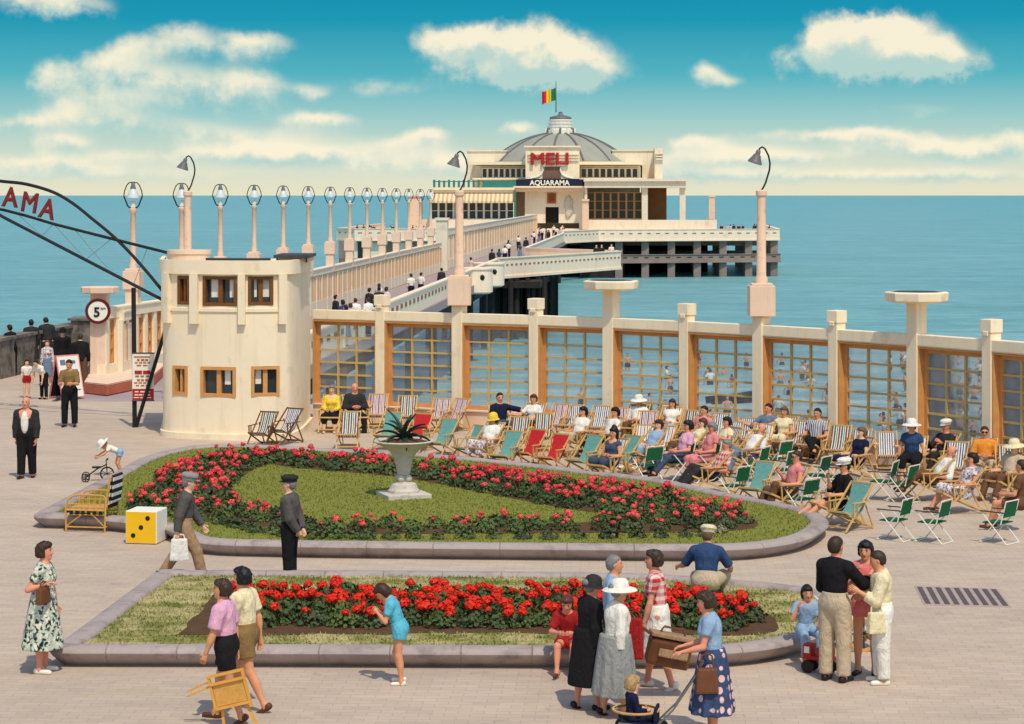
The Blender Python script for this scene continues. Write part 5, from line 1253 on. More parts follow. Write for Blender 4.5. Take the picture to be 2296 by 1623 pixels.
# ------------------------------------------------------------------ left hand side: gate wall, signs, arch
gw = thing('gate_wall', 'low cream wall with panes beside the pier gate, on a brick step', 'wall')
a, b = Vector((-12.95, 68.9, 0)), Vector((-11.9, 74.6, 0)); d = b-a; L = d.length; M = Matrix.Translation(a) @ Matrix.Rotation(math.atan2(d.y, d.x), 4, 'Z')
m = MB(); m.M = M; m.box((L/2, 0, .38), (L, .3, .52)); m.box((L/2, 0, 2.24), (L, .34, .3)); m.box((L/2, 0, 2.41), (L+.1, .42, .05))
for k in range(7): m.box((.2+k*L/6.6, 0, 1.36), (.26, .3, 1.45))
m.build('wall', 'cream_plaster', gw)
for k in range(6):
    x0, x1 = .2+k*L/6.6+.13, .2+(k+1)*L/6.6-.13; m = MB(); m.M = M
    for x in (x0+.03, x1-.03, (x0+x1)/2): m.box((x, -.02, 1.36), (.06, .1, 1.44))
    for z in (.68, 1.13, 1.58, 2.04): m.box(((x0+x1)/2, -.015, z), (x1-x0-.01, .09, .055))
    w = m.build('window', 'ochre_wood', gw); g = MB(); g.M = M; g.box(((x0+x1)/2, .02, 1.36), (x1-x0-.02, .01, 1.42)); g.build('pane', 'pale_plaster', w)
m = MB(); m.prism(uvpoly([(188, 872), (240, 878), (345, 856), (372, 830), (330, 826), (205, 842)], .12), .0, .28, 0); m.prism(uvpoly([(188, 872), (240, 878), (345, 856), (372, 830), (330, 826), (205, 842)], .12), .281, .34, 1)
m.build('brick_step', ['brick_red', 'pink_plaster'], gw, bevel=.02)
c = W(224, 865, 69.2); m = MB(); m.box((c.x, c.y, 1.55), (.52, .5, 2.7)); m.lathe([(.45, 2.88), (.60, 2.92), (.62, 3.08), (.58, 3.10)], 10, c=(c.x, c.y, 0)); m.build('gate_column', 'pink_plaster', gw)
sg = thing('round_sign', 'round white sign with dark red rim reading 5 on the gate column', 'sign', (W(218, 698, 68.6).x, 68.72, W(218, 698, 68.6).z))
m = MB(); m.M = Matrix.Rotation(R(90), 4, 'X'); m.lathe([(.40, -.02), (.40, .03), (.31, .03), (.31, .02)], 32, k=0); m.lathe([(.309, .012), (.309, .022)], 32, k=1); m.build('disc', ['dark_red_paint', 'white_paint'], sg)
lettering('lettering', '5', .42, .006, 'black_paint', sg, (-.03, -.032, -.17), 0, 1, .012); lettering('lettering', 'km', .13, .006, 'black_paint', sg, (.17, -.032, .05))
m = MB(); m.box((-.2, .12, .1), (.06, .24, .06)); m.box((.0, .12, -.1), (.06, .24, .06)); m.build('bracket', 'black_iron', sg)
ar = thing('arch_sign', 'dark iron arch over the pier gate with red letters ending AMA', 'sign')
def Wa(u, v, y=None): return W(u, v, 57.2+(372-u)*.006 if y is None else y)
up_ = [(10, 407), (60, 413), (120, 431), (165, 457), (205, 489), (250, 526), (290, 565), (330, 610), (371, 660)]
mir = [(-84-u, v) for u, v in up_][::-1]
m = MB(); m.tube([Wa(*q) for q in spline(mir+[(-42, 402)]+up_, 5, False)], .045, 8); m.build('arch_tube', 'black_iron', ar, True)
lo_ = [(10, 471), (60, 484), (120, 502), (250, 535), (386, 569)]
m = MB(); m.tube([Wa(u, v) for u, v in [(-84-u, v) for u, v in lo_][::-1]+[(-42, 462)]+lo_], .04, 8); m.build('letter_rail', 'black_iron', ar, True)
m = MB(); m.tube([Wa(-42, 458, 58.6), Wa(10, 488, 58.3), Wa(372, 676)], .045, 8); m.build('tie_bar', 'black_iron', ar, True)
m = MB(); m.tube([Wa(386, 569), Wa(440, 572, 55.3), Wa(478, 592, 54.6)], .035, 8); m.build('roof_tie', 'black_iron', ar, True)
for p_, q_ in (((40, 480), (90, 525)), ((120, 502), (95, 528)), ((120, 502), (190, 578)), ((250, 535), (195, 580)), ((165, 512), (240, 600)), ((330, 557), (300, 636))): m = MB(); m.tube([Wa(*p_), Wa(*q_)], .007, 5); m.build('wire_brace', 'lamp_metal', ar)
f0 = G(302, 958); m = MB(); m.tube([f0, (f0.x-.03, f0.y, W(298, 645, f0.y).z)], .06, 8); m.build('post', 'black_iron', ar, True)
m = MB(); t_ = W(374, 728, 56.0); m.tube([(f0.x+.04, f0.y, .02), t_], .05, 8); m.build('strut', 'black_iron', ar, True)
word = 'AQUARAMA'; xs = [103, 64, 22, -20, -62, -104, -146, -188][::-1]; vs = [490, 476, 464, 456, 456, 464, 476, 490]
for ch, u, v in zip(word, xs, vs):
    p = Wa(u, v); lettering('letter', ch, .74, .02, 'rust_red', ar, (p.x, p.y-.03, p.z+.02), 0, .80, .022).rotation_euler = (0, R(13*(u+42)/145), 0)
pb_ = thing('poster_board', 'white poster with red foot fixed to the iron arch post', 'poster', W(321, 845, f0.y-.09)); w_, h_ = .56, 1.20
m = MB(); m.box((0, 0, 0), (w_, .03, h_)); m.box((0, -.017, -h_/2+.15), (w_-.01, .006, .29), k=1); m.box((0, -.0, h_/2+.015), (w_+.03, .045, .03), k=2); m.box((0, 0, -h_/2-.012), (w_+.02, .04, .024), k=2)
m.build('board', ['white_paint', 'red_paint', 'dark_grey'], pb_)
m = MB(); rr = random.Random(2)
for z, n_, h2, k in ((.52, 1, .03, 0), (.44, 3, .05, 0), (.37, 4, .03, 0), (.30, 2, .03, 0), (.12, 2, .09, 1), (.02, 3, .04, 0), (-.08, 3, .05, 0), (-.15, 4, .03, 0), (-.22, 3, .03, 0), (-.38, 3, .03, 2), (-.46, 4, .03, 2), (-.53, 3, .02, 2)):
    ww = rr.uniform(.30, .48); x = -ww/2
    for i in range(n_): l_ = ww/n_*rr.uniform(.6, .88); m.box((x+l_/2, -.022, z), (l_, .006, h2), k=k); x += ww/n_
m.build('print_lines', ['rust_stuff', 'red_paint', 'white_paint'], pb_)
fb = thing('board_stand', 'standing folding advertising board with pink edges, white front and dark inside', 'sign', G(150, 893), R(48))
wb, hb = .82, 1.28
for sgn, nm in ((-1, 'front_board'), (1, 'rear_board')):
    m = MB(); m.M = Matrix.Translation((0, sgn*.30, 0)) @ Matrix.Rotation(R(-sgn*13.2), 4, 'X').inverted() if False else Matrix.Translation((0, 0, hb)) @ Matrix.Rotation(R(sgn*14), 4, 'X')
    m.box((0, 0, -hb/2), (wb-.06, .02, hb-.06), k=0 if sgn < 0 else 2)
    for x in (-1, 1): m.box((x*(wb/2-.015), 0, -hb/2), (.03, .035, hb), k=1)
    for z in (-.015, -hb+.015): m.box((0, 0, z), (wb-.06, .035, .03), k=1)
    if sgn < 0:
        for z, x, w2, h2 in ((-.22, -.2, .18, .16), (-.22, .18, .14, .1), (-.5, .2, .2, .12), (-.95, -.1, .3, .05), (-1.05, .1, .4, .04)): m.box((x, -.013, z), (w2, .006, h2), k=3)
    m.build(nm, ['white_paint', 'c_pink', 'c_black', 'c_greyblue'], fb)
gs = thing('stone_parapet', 'dark grey stone parapet at the left edge of the promenade', 'wall')
m = MB(); pts = [(-19.5, 66), (-16.9, 71), (-15.9, 80), (-14.2, 83.5), (-11.5, 86)]
for a, b in zip(pts, pts[1:]): m.bar((*a, .62), (*b, .62), .5, 1.24); m.bar((*a, 1.29), (*b, 1.29), .62, .1)
m.box((-14.9, 79.2, .75), (1.9, 1.4, 1.5)); m.box((-14.9, 79.2, 1.53), (2.1, 1.6, .08)); m.build('wall', 'grey_stone', gs)
# ------------------------------------------------------------------ smaller things on the promenade
dp = G(323, 1220); di = thing('dice', 'big yellow and white dice with three black spots in front', 'dice', (dp.x, dp.y+.26, 0), R(-10)); s_ = .56
m = MB(); m.box((0, 0, s_/2+.01), (s_, s_, s_), k=0); o = m.build('cube', ['white_paint', 'yellow_paint'], di, bevel=.018)
m = MB(); m.box((0, -s_/2-.002, s_/2+.01), (s_-.03, .01, s_-.03)); m.build('front_face', 'yellow_paint', di)
for x, z in ((.12, .16), (0, 0), (-.14, -.14)):
    m = MB(); m.M = Matrix.Translation((x, -s_/2-.009, s_/2+.01+z)) @ Matrix.Rotation(R(90), 4, 'X'); m.lathe([(.042, 0), (.04, .004)], 14); m.build('spot', 'black_paint', di)
wp_ = G(200, 1192); wc = thing('cane_chair', 'golden cane armchair with a striped towel over its back', 'chair', (wp_.x, wp_.y+.25, 0), R(80))
for x in (-.32, .32):
    m = MB(); m.tube([(x, .36, 0), (x, .37, .42), (x, .33, .56), (x, .24, .64), (x, .08, .67), (x, -.34, .655), (x, -.38, .60), (x, -.36, 0)], .017, 7); m.tube([(x, .36, .09), (x, -.36, .09)], .013, 6); m.tube([(x, .36, .10), (x, -.05, .40)], .010, 6); m.tube([(x, -.36, .10), (x, -.06, .38)], .010, 6)
    m.tube([(x, .37, .39), (x, -.36, .39)], .015, 6); m.tube([(x, .37, .31), (x, -.36, .31)], .010, 6)
    for k in range(6): m.tube([(x, .28-.11*k, .39), (x, .28-.11*k, .64 if k else .60)], .007, 5)
    m.tube([(x, .35, .50), (x, -.36, .50)], .010, 5); m.build('side_frame', 'cane', wc, True)
m = MB(); m.box((0, 0, .40), (.62, .70, .03)); 
for k in range(6): m.box((-.25+.1*k, .37, .36), (.05, .02, .06), k=1); m.box((-.335, .26-.11*k, .35), (.02, .06, .055), k=1)
m.build('seat', ['cane', 'black_paint'], wc)
m = MB()
for x in (-.30, .30): m.tube([(x, -.35, .40), (x, -.46, .98)], .016, 6)
m.tube([(-.30, -.46, .98), (.30, -.46, .98)], .016, 6)
for k in range(5): m.tube([(-.2+.1*k, -.36, .40), (-.2+.1*k, -.46, .98)], .009, 5)
m.tube([(-.3, .36, .09), (.3, .36, .09)], .012, 6); m.tube([(-.3, -.36, .09), (.3, -.36, .09)], .012, 6); m.build('back_frame', 'cane', wc, True)
def band_mat():
    mm, t, b = newmat('towel_bands'); sp = t.n('ShaderNodeSeparateXYZ'); t.l(t.obj(), sp.inputs[0]); f = t.math('GREATER_THAN', t.math('FRACT', t.math('MULTIPLY', sp.outputs[2], 7.2)), .52); finish_cloth(t, b, t.mix(f, srgb(40, 44, 48), srgb(232, 228, 214)), .3)
band_mat()
tw_ = thing('towel', 'dark and white banded towel hung over the cane chair back', 'towel', (wp_.x, wp_.y+.25, 0), R(80))
m = MB(); pr = [(-.39, .42), (-.425, .70), (-.455, .98), (-.475, 1.012), (-.495, .99), (-.475, .70), (-.45, .52)]
for a, b in zip(pr, pr[1:]): m.bar((0, *a), (0, *b), .48, .012, up=(0, 1, .3))
m.build('cloth', 'towel_bands', tw_, True)
# drain
dg = thing('drain_grating', 'dark slotted drain grating set in the paving', 'grating', (0, 0, 0)); cs = [G(2050, 1314, 0), G(2236, 1320, 0), G(2268, 1362, 0), G(2072, 1357, 0)]
bl = lambda u, v: (cs[0]*(1-u)+cs[1]*u)*(1-v)+(cs[3]*(1-u)+cs[2]*u)*v
m = MB(); m.prism([tuple(p[:2]) for p in cs], .0, .006); m.build('frame', mat('grate_metal', srgb(176, 158, 146), .7, .2, 6, .1, 60), dg)
m = MB()
for k in range(9): u0, u1 = (k+.22)/9, (k+.78)/9; m.prism([tuple(bl(u, v)[:2]) for u, v in ((u0, .06), (u1, .06), (u1, .94), (u0, .94))], .006, .010)
m.build('slots', mat('slot_grey', srgb(96, 84, 84), .9, .2, 6), dg)
# ------------------------------------------------------------------ empty chairs
for i, (k, u, v, hd, lb) in enumerate([
    ('greenstripe', 586, 999, 165, 'wooden deck chair with greenish stripes, left of the pair by the kiosk'),
    ('bluestripe', 650, 995, 150, 'wooden deck chair with blue and white stripes, right of the pair by the kiosk'),
    ('greenstripe', 792, 1006, 172, 'green striped deck chair in front of the man in the dark suit'),
    ('teal', 862, 1004, 150, 'teal canvas deck chair just left of the urn'),
    ('purple', 857, 950, 172, 'purple striped deck chair at the wall behind the urn, left end of four'),
    ('greenstripe', 918, 953, 172, 'green striped deck chair at the wall directly behind the agave'),
    ('purple', 975, 953, 172, 'purple striped deck chair at the wall, third of four behind the urn'),
    ('purple', 1024, 958, 152, 'purple striped deck chair turned sideways at the wall pillar'),
    ('red', 946, 1010, 148, 'red canvas deck chair half hidden behind the urn bowl'),
    ('teal', 984, 1024, 143, 'teal canvas deck chair just right of the urn bowl'),
    ('teal', 1040, 1034, 143, 'teal canvas deck chair beside the woman in the yellow hat'),
    ('greenstripe', 1155, 1016, 165, 'green striped deck chair behind the bigger red deck chair'),
    ('greenstripe', 1214, 1010, 165, 'green striped deck chair below the woman in white at the wall pillar'),
    ('red', 1194, 1046, 146, 'red canvas deck chair, left of the two in the front row'),
    ('red', 1252, 1056, 138, 'red canvas deck chair, right of the two in the front row'),
    ('teal', 1306, 1066, 146, 'teal canvas deck chair right of the two red ones'),
    ('bluestripe', 1278, 972, 165, 'blue striped deck chair at the wall behind the dark haired woman in white'),
    ('bluestripe', 1338, 978, 165, 'blue striped deck chair at the wall between two pillars behind the seated women'),
    ('purple', 1386, 984, 165, 'purple striped deck chair at the wall beside the tall capped pillar'),
    ('creamstripe', 1428, 1036, 158, 'pale striped deck chair behind the denim dressed woman'),
    ('creamstripe', 1478, 1040, 158, 'pale striped deck chair left of the curly haired woman'),
    ('bluestripe', 1594, 990, 165, 'blue striped deck chair, left of two under the lamp window'),
    ('bluestripe', 1656, 998, 165, 'blue striped deck chair, right of two under the lamp window'),
    ('bluestripe', 1776, 1016, 160, 'blue striped deck chair left of the man in the patterned shirt'),
    ('bluestripe', 1938, 1034, 165, 'blue striped deck chair, left of the pair beside the woman in the sun hat'),
    ('bluestripe', 2002, 1040, 165, 'blue striped deck chair, right of the pair beside the woman in the sun hat'),
    ('teal', 1702, 1128, 138, 'teal canvas deck chair behind the man in brown trousers'),
    ('teal', 1908, 1188, 132, 'teal canvas deck chair nearest the round end of the urn bed'),
    ('greenstripe', 2262, 1092, 165, 'green striped deck chair at the far right by the wall')]):
    chair(k, u, v, hd, lb, 'brown_wood' if i < 2 else 'chair_wood')
ML = [(1460, 1082, 118, 'beside the curly haired woman'), (1692, 1078, 128, 'first of the middle row from the left'), (1732, 1064, 128, 'at the back of the middle row'), (1757, 1090, 122, 'second of the middle row from the left'), (1816, 1102, 120, 'in front of the man in the patterned shirt'), (1882, 1108, 116, 'left of the blue striped pair'), (1962, 1118, 116, 'in front of the blue striped pair'), (2036, 1124, 118, 'in front of the woman in the sun hat'), (1642, 1128, 122, 'left of the man in brown trousers'), (1812, 1160, 118, 'between the man in brown trousers and the man in black'), (2006, 1206, 112, 'standing clear on the open paving'), (2098, 1213, 112, 'in front of the woman in the pale dress'), (2246, 1216, 112, 'at the right edge of the front row')]
for u, v, hd, lb in ML: chair('metal', u, v, 44+(u*7) % 17, 'green folding armchair '+lb)
# ------------------------------------------------------------------ sunbathers
SG = 'people sitting in the sun'
def sit(label, u, v, hd, ch, chl, **k):
    v = clampv(u, v); p = G(u, v)
    if ch: chair(ch, u, v, hd, chl, sc=.95)
    k.setdefault('h', .017); return person(label, (p.x, p.y, 0), hd, group=SG, **k)
T = lambda m, sl=.55, hem=.0, **k: dict(m=m, sleeve=sl, hem=hem, **k)
B_ = lambda kind, m, **k: dict(kind=kind, m=m, **k)
sit('woman in a yellow cardigan over a black dress sitting by the wall', 743, 968, 176, 'teal', 'deck chair under the woman in the yellow cardigan', sex='f', H=1.6, pose=SIT(hip=(0, -.08, .44)), top=T('c_yellow', 1.95, -.05, vee=1.1, name='cardigan'), bottom=B_('skirt', 'c_black'), shoes='shoe_black', hair=('wave', 'hair_grey'))
sit('bald man in a dark suit sitting with folded arms by the wall', 797, 968, 196, 'greenstripe', 'deck chair under the bald man in the dark suit', pose=SIT(hip=(0, -.08, .44), **CHEST_F), top=T('c_charcoal', 1.95, -.1, inf=.026, name='jacket'), bottom=B_('trousers', 'c_black'), shoes='shoe_black', hair=('bald', 'hair_grey'), fat=1.15, sk='skin_ruddy')
sit('woman in a yellow hat, white top and pale patterned skirt', 1086, 1040, 142, 'creamstripe', 'deck chair under the woman in the yellow hat', sex='f', H=1.64, fat=1.2, pose=DECK(**CHEST_F), top=T('c_white', .5), bottom=B_('skirt', 'c_floral_pale', len=.2), shoes='shoe_brown', hair=('bob', 'hair_black'), hat=('cloche', 'c_yellow'), sk='skin_tan')
sit('man in navy by the wall stretching an arm to the woman in white', 1126, 990, 195, 'bluestripe', 'deck chair under the man in navy', pose=DECK(lean=-14, uaL=(-.9, .3, -.2), faL=(-.8, .3, -.25)), top=T('c_navy', 1.2), bottom=B_('trousers', 'c_denim'), shoes='shoe_black', hair=('short', 'hair_black'), sk='skin_tan')
sit('woman in a white top and dark skirt by the wall pillar', 1190, 990, 158, 'bluestripe', 'deck chair under the woman at the wall pillar', sex='f', H=1.62, pose=DECK(lean=-12, uaR=(.5, .5, -.6), faR=(.6, .6, .1)), top=T('c_white', .7), bottom=B_('skirt', 'c_black'), shoes='shoe_black', hair=('wave', 'hair_auburn'), sk='skin_tan')
sit('dark haired woman in a white blouse reclining behind the teal chair', 1288, 1020, 138, 'greenstripe', 'deck chair under the reclining woman in the white blouse', sex='f', H=1.62, fat=1.1, pose=DECK(), top=T('c_white', .5), bottom=B_('skirt', 'c_beige'), shoes='shoe_brown', hair=('curly', 'hair_black'), sk='skin_tan')
sit('dark haired person in white shirt and black trousers leaning back', 1352, 1025, 120, 'bluestripe', 'deck chair under the person in black trousers', H=1.7, pose=DECK(hy=20), top=T('c_white', .6), bottom=B_('trousers', 'c_black'), shoes='shoe_black', hair=('curly', 'hair_black'), sk='skin_tan')
sit('woman with long dark hair in a blue denim sundress at the flower bed', 1362, 1082, 138, 'creamstripe', 'deck chair under the woman in the denim sundress', sex='f', H=1.62, pose=DECK(lean=-14, **CHEST_F), top=T('c_denim', .0, vee=1.0, name='dress', skirt=dict(len=.02)), shoes='shoe_brown', hair=('long', 'hair_black'), sk='skin_tan')
sit('person in white with a white sun hat by the capped pillar', 1424, 985, 160, 'greenstripe', 'deck chair under the person in the white sun hat', H=1.66, pose=DECK(**CHEST_F), top=T('c_white', 1.0), bottom=B_('trousers', 'c_brown'), shoes='shoe_brown', hair=('short', 'hair_brown'), hat=('sun', 'c_white'), sk='skin_tan')
sit('brown haired woman in white with folded arms by the wall', 1498, 992, 158, 'creamstripe', 'deck chair under the brown haired woman in white', sex='f', H=1.62, pose=DECK(**CHEST_F), top=T('c_white', .3), bottom=B_('skirt', 'c_lightblue'), shoes='shoe_white', hair=('bob', 'hair_brown'), sk='skin_tan')
sit('curly haired woman in a pale pink blouse and jeans with legs stretched out', 1520, 1078, 112, 'metal', 'green folding armchair under the curly haired woman', sex='f', H=1.66, fat=1.1, pose=SIT(lean=-18, thR=(.1, 1, -.05), thL=(-.1, 1, .0), shR=(0, .75, -.66), shL=(0, .7, -.7)), top=T('c_palepink', .6, .04), bottom=B_('trousers', 'c_denim'), shoes='shoe_black', hair=('curly', 'hair_black'), sk='skin_ruddy')
sit('sunburnt woman in pink reading beside the curly haired woman', 1578, 1080, 112, 'metal', 'green folding armchair under the sunburnt woman in pink', sex='f', H=1.62, fat=1.15, pose=SIT(lean=-16, hp=18), top=T('c_pink', .4, .02), bottom=B_('skirt', 'c_pink'), shoes='shoe_white', hair=('wave', 'hair_grey'), sk='skin_ruddy')
sit('dark haired woman in a white blouse leaning towards her neighbour', 1616, 1052, 122, 'bluestripe', 'deck chair under the woman leaning to her neighbour', sex='f', H=1.62, pose=DECK(lean=-10, uaL=(-.5, .6, -.5), faL=(.2, .9, .3)), top=T('c_cream', .5), bottom=B_('skirt', 'c_pink'), shoes='shoe_white', hair=('wave', 'hair_black'), sk='skin_ruddy')
sit('dark haired man in a pale shirt behind the curly haired woman', 1560, 1022, 140, 'greenstripe', 'deck chair under the dark haired man in the pale shirt', pose=DECK(), top=T('c_pink', .6), bottom=B_('trousers', 'c_charcoal'), shoes='shoe_black', hair=('short', 'hair_black'), sk='skin_tan')
sit('man in a grey blue shirt with a white bundle on his lap', 1712, 1006, 142, 'bluestripe', 'deck chair under the man in the grey blue shirt', pose=DECK(lean=-14, uaR=(.6, .4, -.6), faR=(.8, .4, .3)), top=T('c_greyblue', 1.2), bottom=B_('trousers', 'c_white'), shoes='shoe_black', hair=('short', 'hair_black'), sk='skin_ruddy')
sit('light haired woman in a cream dress with an arm held out', 1752, 1010, 150, 'bluestripe', 'deck chair under the light haired woman in cream', sex='f', H=1.62, pose=DECK(lean=-10, uaR=(.6, .5, -.3), faR=(.9, .3, .1)), top=T('c_cream', .3, name='dress', skirt=dict(len=.05)), shoes='shoe_white', hair=('wave', 'hair_light'), sk='skin_tan')
sit('dark haired man in a dark patterned shirt with crossed legs', 1824, 1028, 150, 'bluestripe', 'deck chair under the man in the patterned shirt', pose=DECK(lean=-16, thR=(-.2, .95, .3), shR=(-.6, .6, -.5)), top=dict(m='c_stripe', sleeve=.6, hem=.0), bottom=B_('trousers', 'c_black'), shoes='shoe_black', hair=('short', 'hair_black'), sk='skin_tan')
sit('woman in a blue blouse, black skirt and white sun hat sitting upright', 2046, 1078, 160, 'creamstripe', 'deck chair under the woman in the blue blouse', sex='f', H=1.66, fat=1.1, pose=SIT(hip=(0, .06, .52), lean=2, uaL=(-.35, .05, -1), faL=(-.1, .3, -.9), uaR=(.35, 0, -1), faR=(.1, .3, -.9)), top=dict(m='c_blue', sleeve=.45, hem=-.02), bottom=B_('skirt', 'c_black'), shoes='shoe_black', hair=('wave', 'hair_brown'), hat=('sun', 'c_white', 8), sk='skin_tan')
sit('man in a white cap reading a paper at the wall', 2104, 1052, 128, 'greenstripe', 'deck chair under the man in the white cap', pose=DECK(lean=-18, uaL=(-.2, .6, -.6), faL=(.1, .8, .5), uaR=(.2, .6, -.6), faR=(-.1, .8, .5)), top=T('c_charcoal', 1.9), bottom=B_('trousers', 'c_charcoal'), shoes='shoe_black', hair=('short', 'hair_grey'), hat=('cap', 'c_white'), sk='skin_ruddy')
sit('man in a white shirt and brown trousers lying back with bent knees', 2088, 1122, 98, 'teal', 'deck chair under the man lying back in brown trousers', fat=1.15, pose=DECK(lean=-38, thR=(.1, .86, .5), thL=(-.1, .9, .35), shR=(0, .62, -.78), shL=(0, .75, -.62)), top=T('c_white', 1.3), bottom=B_('trousers', 'c_brown'), shoes='shoe_brown', hair=('bald', 'hair_grey'), sk='skin_ruddy')
sit('black haired woman in a pale dress seen from behind her chair', 2152, 1150, 104, 'creamstripe', 'deck chair under the black haired woman in the pale dress', sex='f', H=1.64, fat=1.12, pose=DECK(lean=-20, shR=(0, .5, -.85), **CHEST_F), top=T('c_floral_pale', .3, name='dress', skirt=dict(len=.02)), shoes='shoe_brown', hair=('curly', 'hair_black'), sk='skin_ruddy')
sit('man in an orange shirt and sunglasses facing the flower bed', 2208, 1085, 168, 'greenstripe', 'deck chair under the man in the orange shirt', pose=DECK(lean=-12, **CHEST_F), top=T('c_orange', .8), bottom=B_('trousers', 'c_beige'), shoes='shoe_brown', hair=('short', 'hair_brown'), glasses=True, sk='skin_tan')
sit('man in sunglasses and brown trousers sitting bare armed at the bed edge', 1762, 1150, 112, 'creamstripe', 'deck chair under the man in brown trousers', pose=DECK(lean=-16, thR=(.1, .98, .12), shR=(0, .5, -.85), thL=(-.1, .9, .4), shL=(0, .3, -.9), uaR=(.25, .25, -.9), faR=(-.1, .6, .7)), top=T('c_pink', .0, vee=1), bottom=B_('trousers', 'c_brown'), shoes='shoe_brown', hair=('short', 'hair_brown'), glasses=True, sk='skin_ruddy')
sit('man in black with a white cap, bare legs stretched towards the bed', 1872, 1176, 108, 'creamstripe', 'deck chair under the man in black', pose=DECK(lean=-12, thR=(.1, 1, .02), shR=(0, .86, -.5), thL=(-.1, 1, .06), shL=(0, .84, -.54), uaR=(.2, .5, -.7), faR=(-.3, .3, .9)), top=T('c_black', 1.0), bottom=B_('shorts', 'c_black', len=.6), shoes='shoe_brown', hair=('short', 'hair_black'), hat=('cap', 'c_white'), glasses=True, sk='skin_tan')
sit('bare legged person half cut off in the green chair at the right edge', 2276, 1190, 60, None, '', H=1.66, pose=SIT(shR=(0, .3, -.95), shL=(0, .3, -.95)), top=T('c_brown', .6), bottom=B_('shorts', 'c_brown', len=.7), shoes='shoe_brown', sk='skin_tan')
for i, (k, u, v, hd, lb) in enumerate([
    ('purple', 1455, 1002, 160, 'purple striped deck chair squeezed between the sun hat and the brown haired woman'),
    ('greenstripe', 1540, 1000, 162, 'green striped deck chair at the wall right of the brown haired woman'),
    ('bluestripe', 1640, 1030, 150, 'blue striped deck chair behind the woman leaning to her neighbour'),
    ('creamstripe', 1690, 1036, 150, 'pale striped deck chair left of the man in grey blue'),
    ('teal', 1130, 1052, 146, 'teal canvas deck chair right of the woman in the yellow hat'),
    ('greenstripe', 1868, 1040, 158, 'green striped deck chair right of the man in the patterned shirt'),
    ('bluestripe', 2150, 1082, 160, 'blue striped deck chair left of the man in orange'),
    ('teal', 1400, 1068, 140, 'teal canvas deck chair right of the denim sundress'),
    ('purple', 1240, 976, 165, 'purple striped deck chair at the wall right of the woman in white')]):
    chair(k, u, v, hd, lb)
sit('woman in a pale blue dress reclining between the striped chairs', 1448, 1052, 128, 'purple', 'deck chair under the woman in the pale blue dress', sex='f', H=1.62, fat=1.1, pose=DECK(lean=-34, hy=15), top=T('c_lightblue', .4, name='dress', skirt=dict(len=.1)), shoes='shoe_white', hair=('curly', 'hair_brown'))
sit('bald man in a white shirt and grey trousers dozing behind the green chairs', 1668, 1062, 118, 'greenstripe', 'deck chair under the dozing bald man', fat=1.15, pose=DECK(lean=-40, hp=-8, thR=(.1, .9, .4), shR=(0, .6, -.8)), top=T('c_white', .8), bottom=B_('trousers', 'c_greyblue'), shoes='shoe_brown', hair=('bald', 'hair_grey'), sk='skin_ruddy')
sit('woman in a cream blouse and brown skirt lying back, feet to the left', 1542, 1046, 116, 'bluestripe', 'deck chair under the woman in cream and brown', sex='f', H=1.62, pose=DECK(lean=-36, shR=(0, .7, -.7), shL=(0, .66, -.75), **CHEST_F), top=T('c_cream', .5), bottom=B_('skirt', 'c_brown'), shoes='shoe_brown', hair=('bob', 'hair_auburn'))
sit('man in a checked shirt and dark trousers leaning back near the left metal chair', 1590, 1108, 104, 'creamstripe', 'deck chair under the man in the checked shirt', pose=DECK(lean=-34, thR=(.1, .9, .35), shR=(0, .66, -.75), shL=(0, .74, -.68), hp=14), top=T('c_check', .7), bottom=B_('trousers', 'c_charcoal'), shoes='shoe_black', hair=('short', 'hair_grey'), sk='skin_ruddy')
sit('woman in a navy dress sitting by the middle row of green chairs', 1912, 1078, 128, 'purple', 'deck chair under the woman in the navy dress', sex='f', H=1.62, pose=DECK(lean=-22, hy=-10), top=T('c_navy', .3, name='dress', skirt=dict(len=.05)), shoes='shoe_white', hair=('wave', 'hair_light'))
sit('man in a pale shirt and straw coloured hat at the far right by the wall', 2252, 1120, 130, 'greenstripe', 'deck chair under the man with the straw coloured hat', pose=DECK(lean=-26), top=T('c_beige', .8), bottom=B_('trousers', 'c_brown'), shoes='shoe_brown', hair=('short', 'hair_grey'), hat=('sun', 'c_cream'))
def loose(name, label, cat, loc, build):
    m = MB(); build(m); o = m.build(name, build.mats, None, True); o.location = loc; return tag(o, label, cat)
# ------------------------------------------------------------------ promenaders
WG = 'people walking or standing on the promenade'
def stand(label, u, v, hd, y=None, x=None, z=0, **k):
    p = G(u, v) if y is None else Vector(((u-U0)*y/F, y, 0)); k.setdefault('h', .0125); k.setdefault('group', WG)
    return person(label, (p.x, p.y, z), hd, **k)
def bag(name, label, loc, rz, size, m, handle=.12, tilt=0, strap=None):
    t = thing(name, label, 'bag', loc, rz); b = MB(); b.M = Matrix.Rotation(tilt, 4, 'X'); w, d_, h_ = size
    b.box((0, 0, -h_/2), (w, d_, h_), taper=.82); o = b.build('body', m, t, bevel=min(d_, w)*.22)
    b = MB(); b.M = Matrix.Rotation(tilt, 4, 'X'); b.tube([(-w*.3, 0, -.02), (-w*.22, 0, handle*.8), (0, 0, handle), (w*.22, 0, handle*.8), (w*.3, 0, -.02)], .011, 6); b.build('handle', strap or m, t, True); return t
r_, J = stand('woman in a green flowered dress and white shoes at the left', 96, 1507, -100, sex='f', H=1.62, fat=1.12, pose=pose(uaR=(.25, -.45, -.85), faR=(-.1, .75, .25), uaL=(-.2, .1, -1), faL=(.1, .3, -1), hy=4, pnR=(0, 0, -1)), top=T('c_floral', .55, .02, name='dress', skirt=dict(len=.16, r1=.25, folds=.016)), shoes='shoe_white', hair=('curly', 'hair_brown'), sk='skin_ruddy')
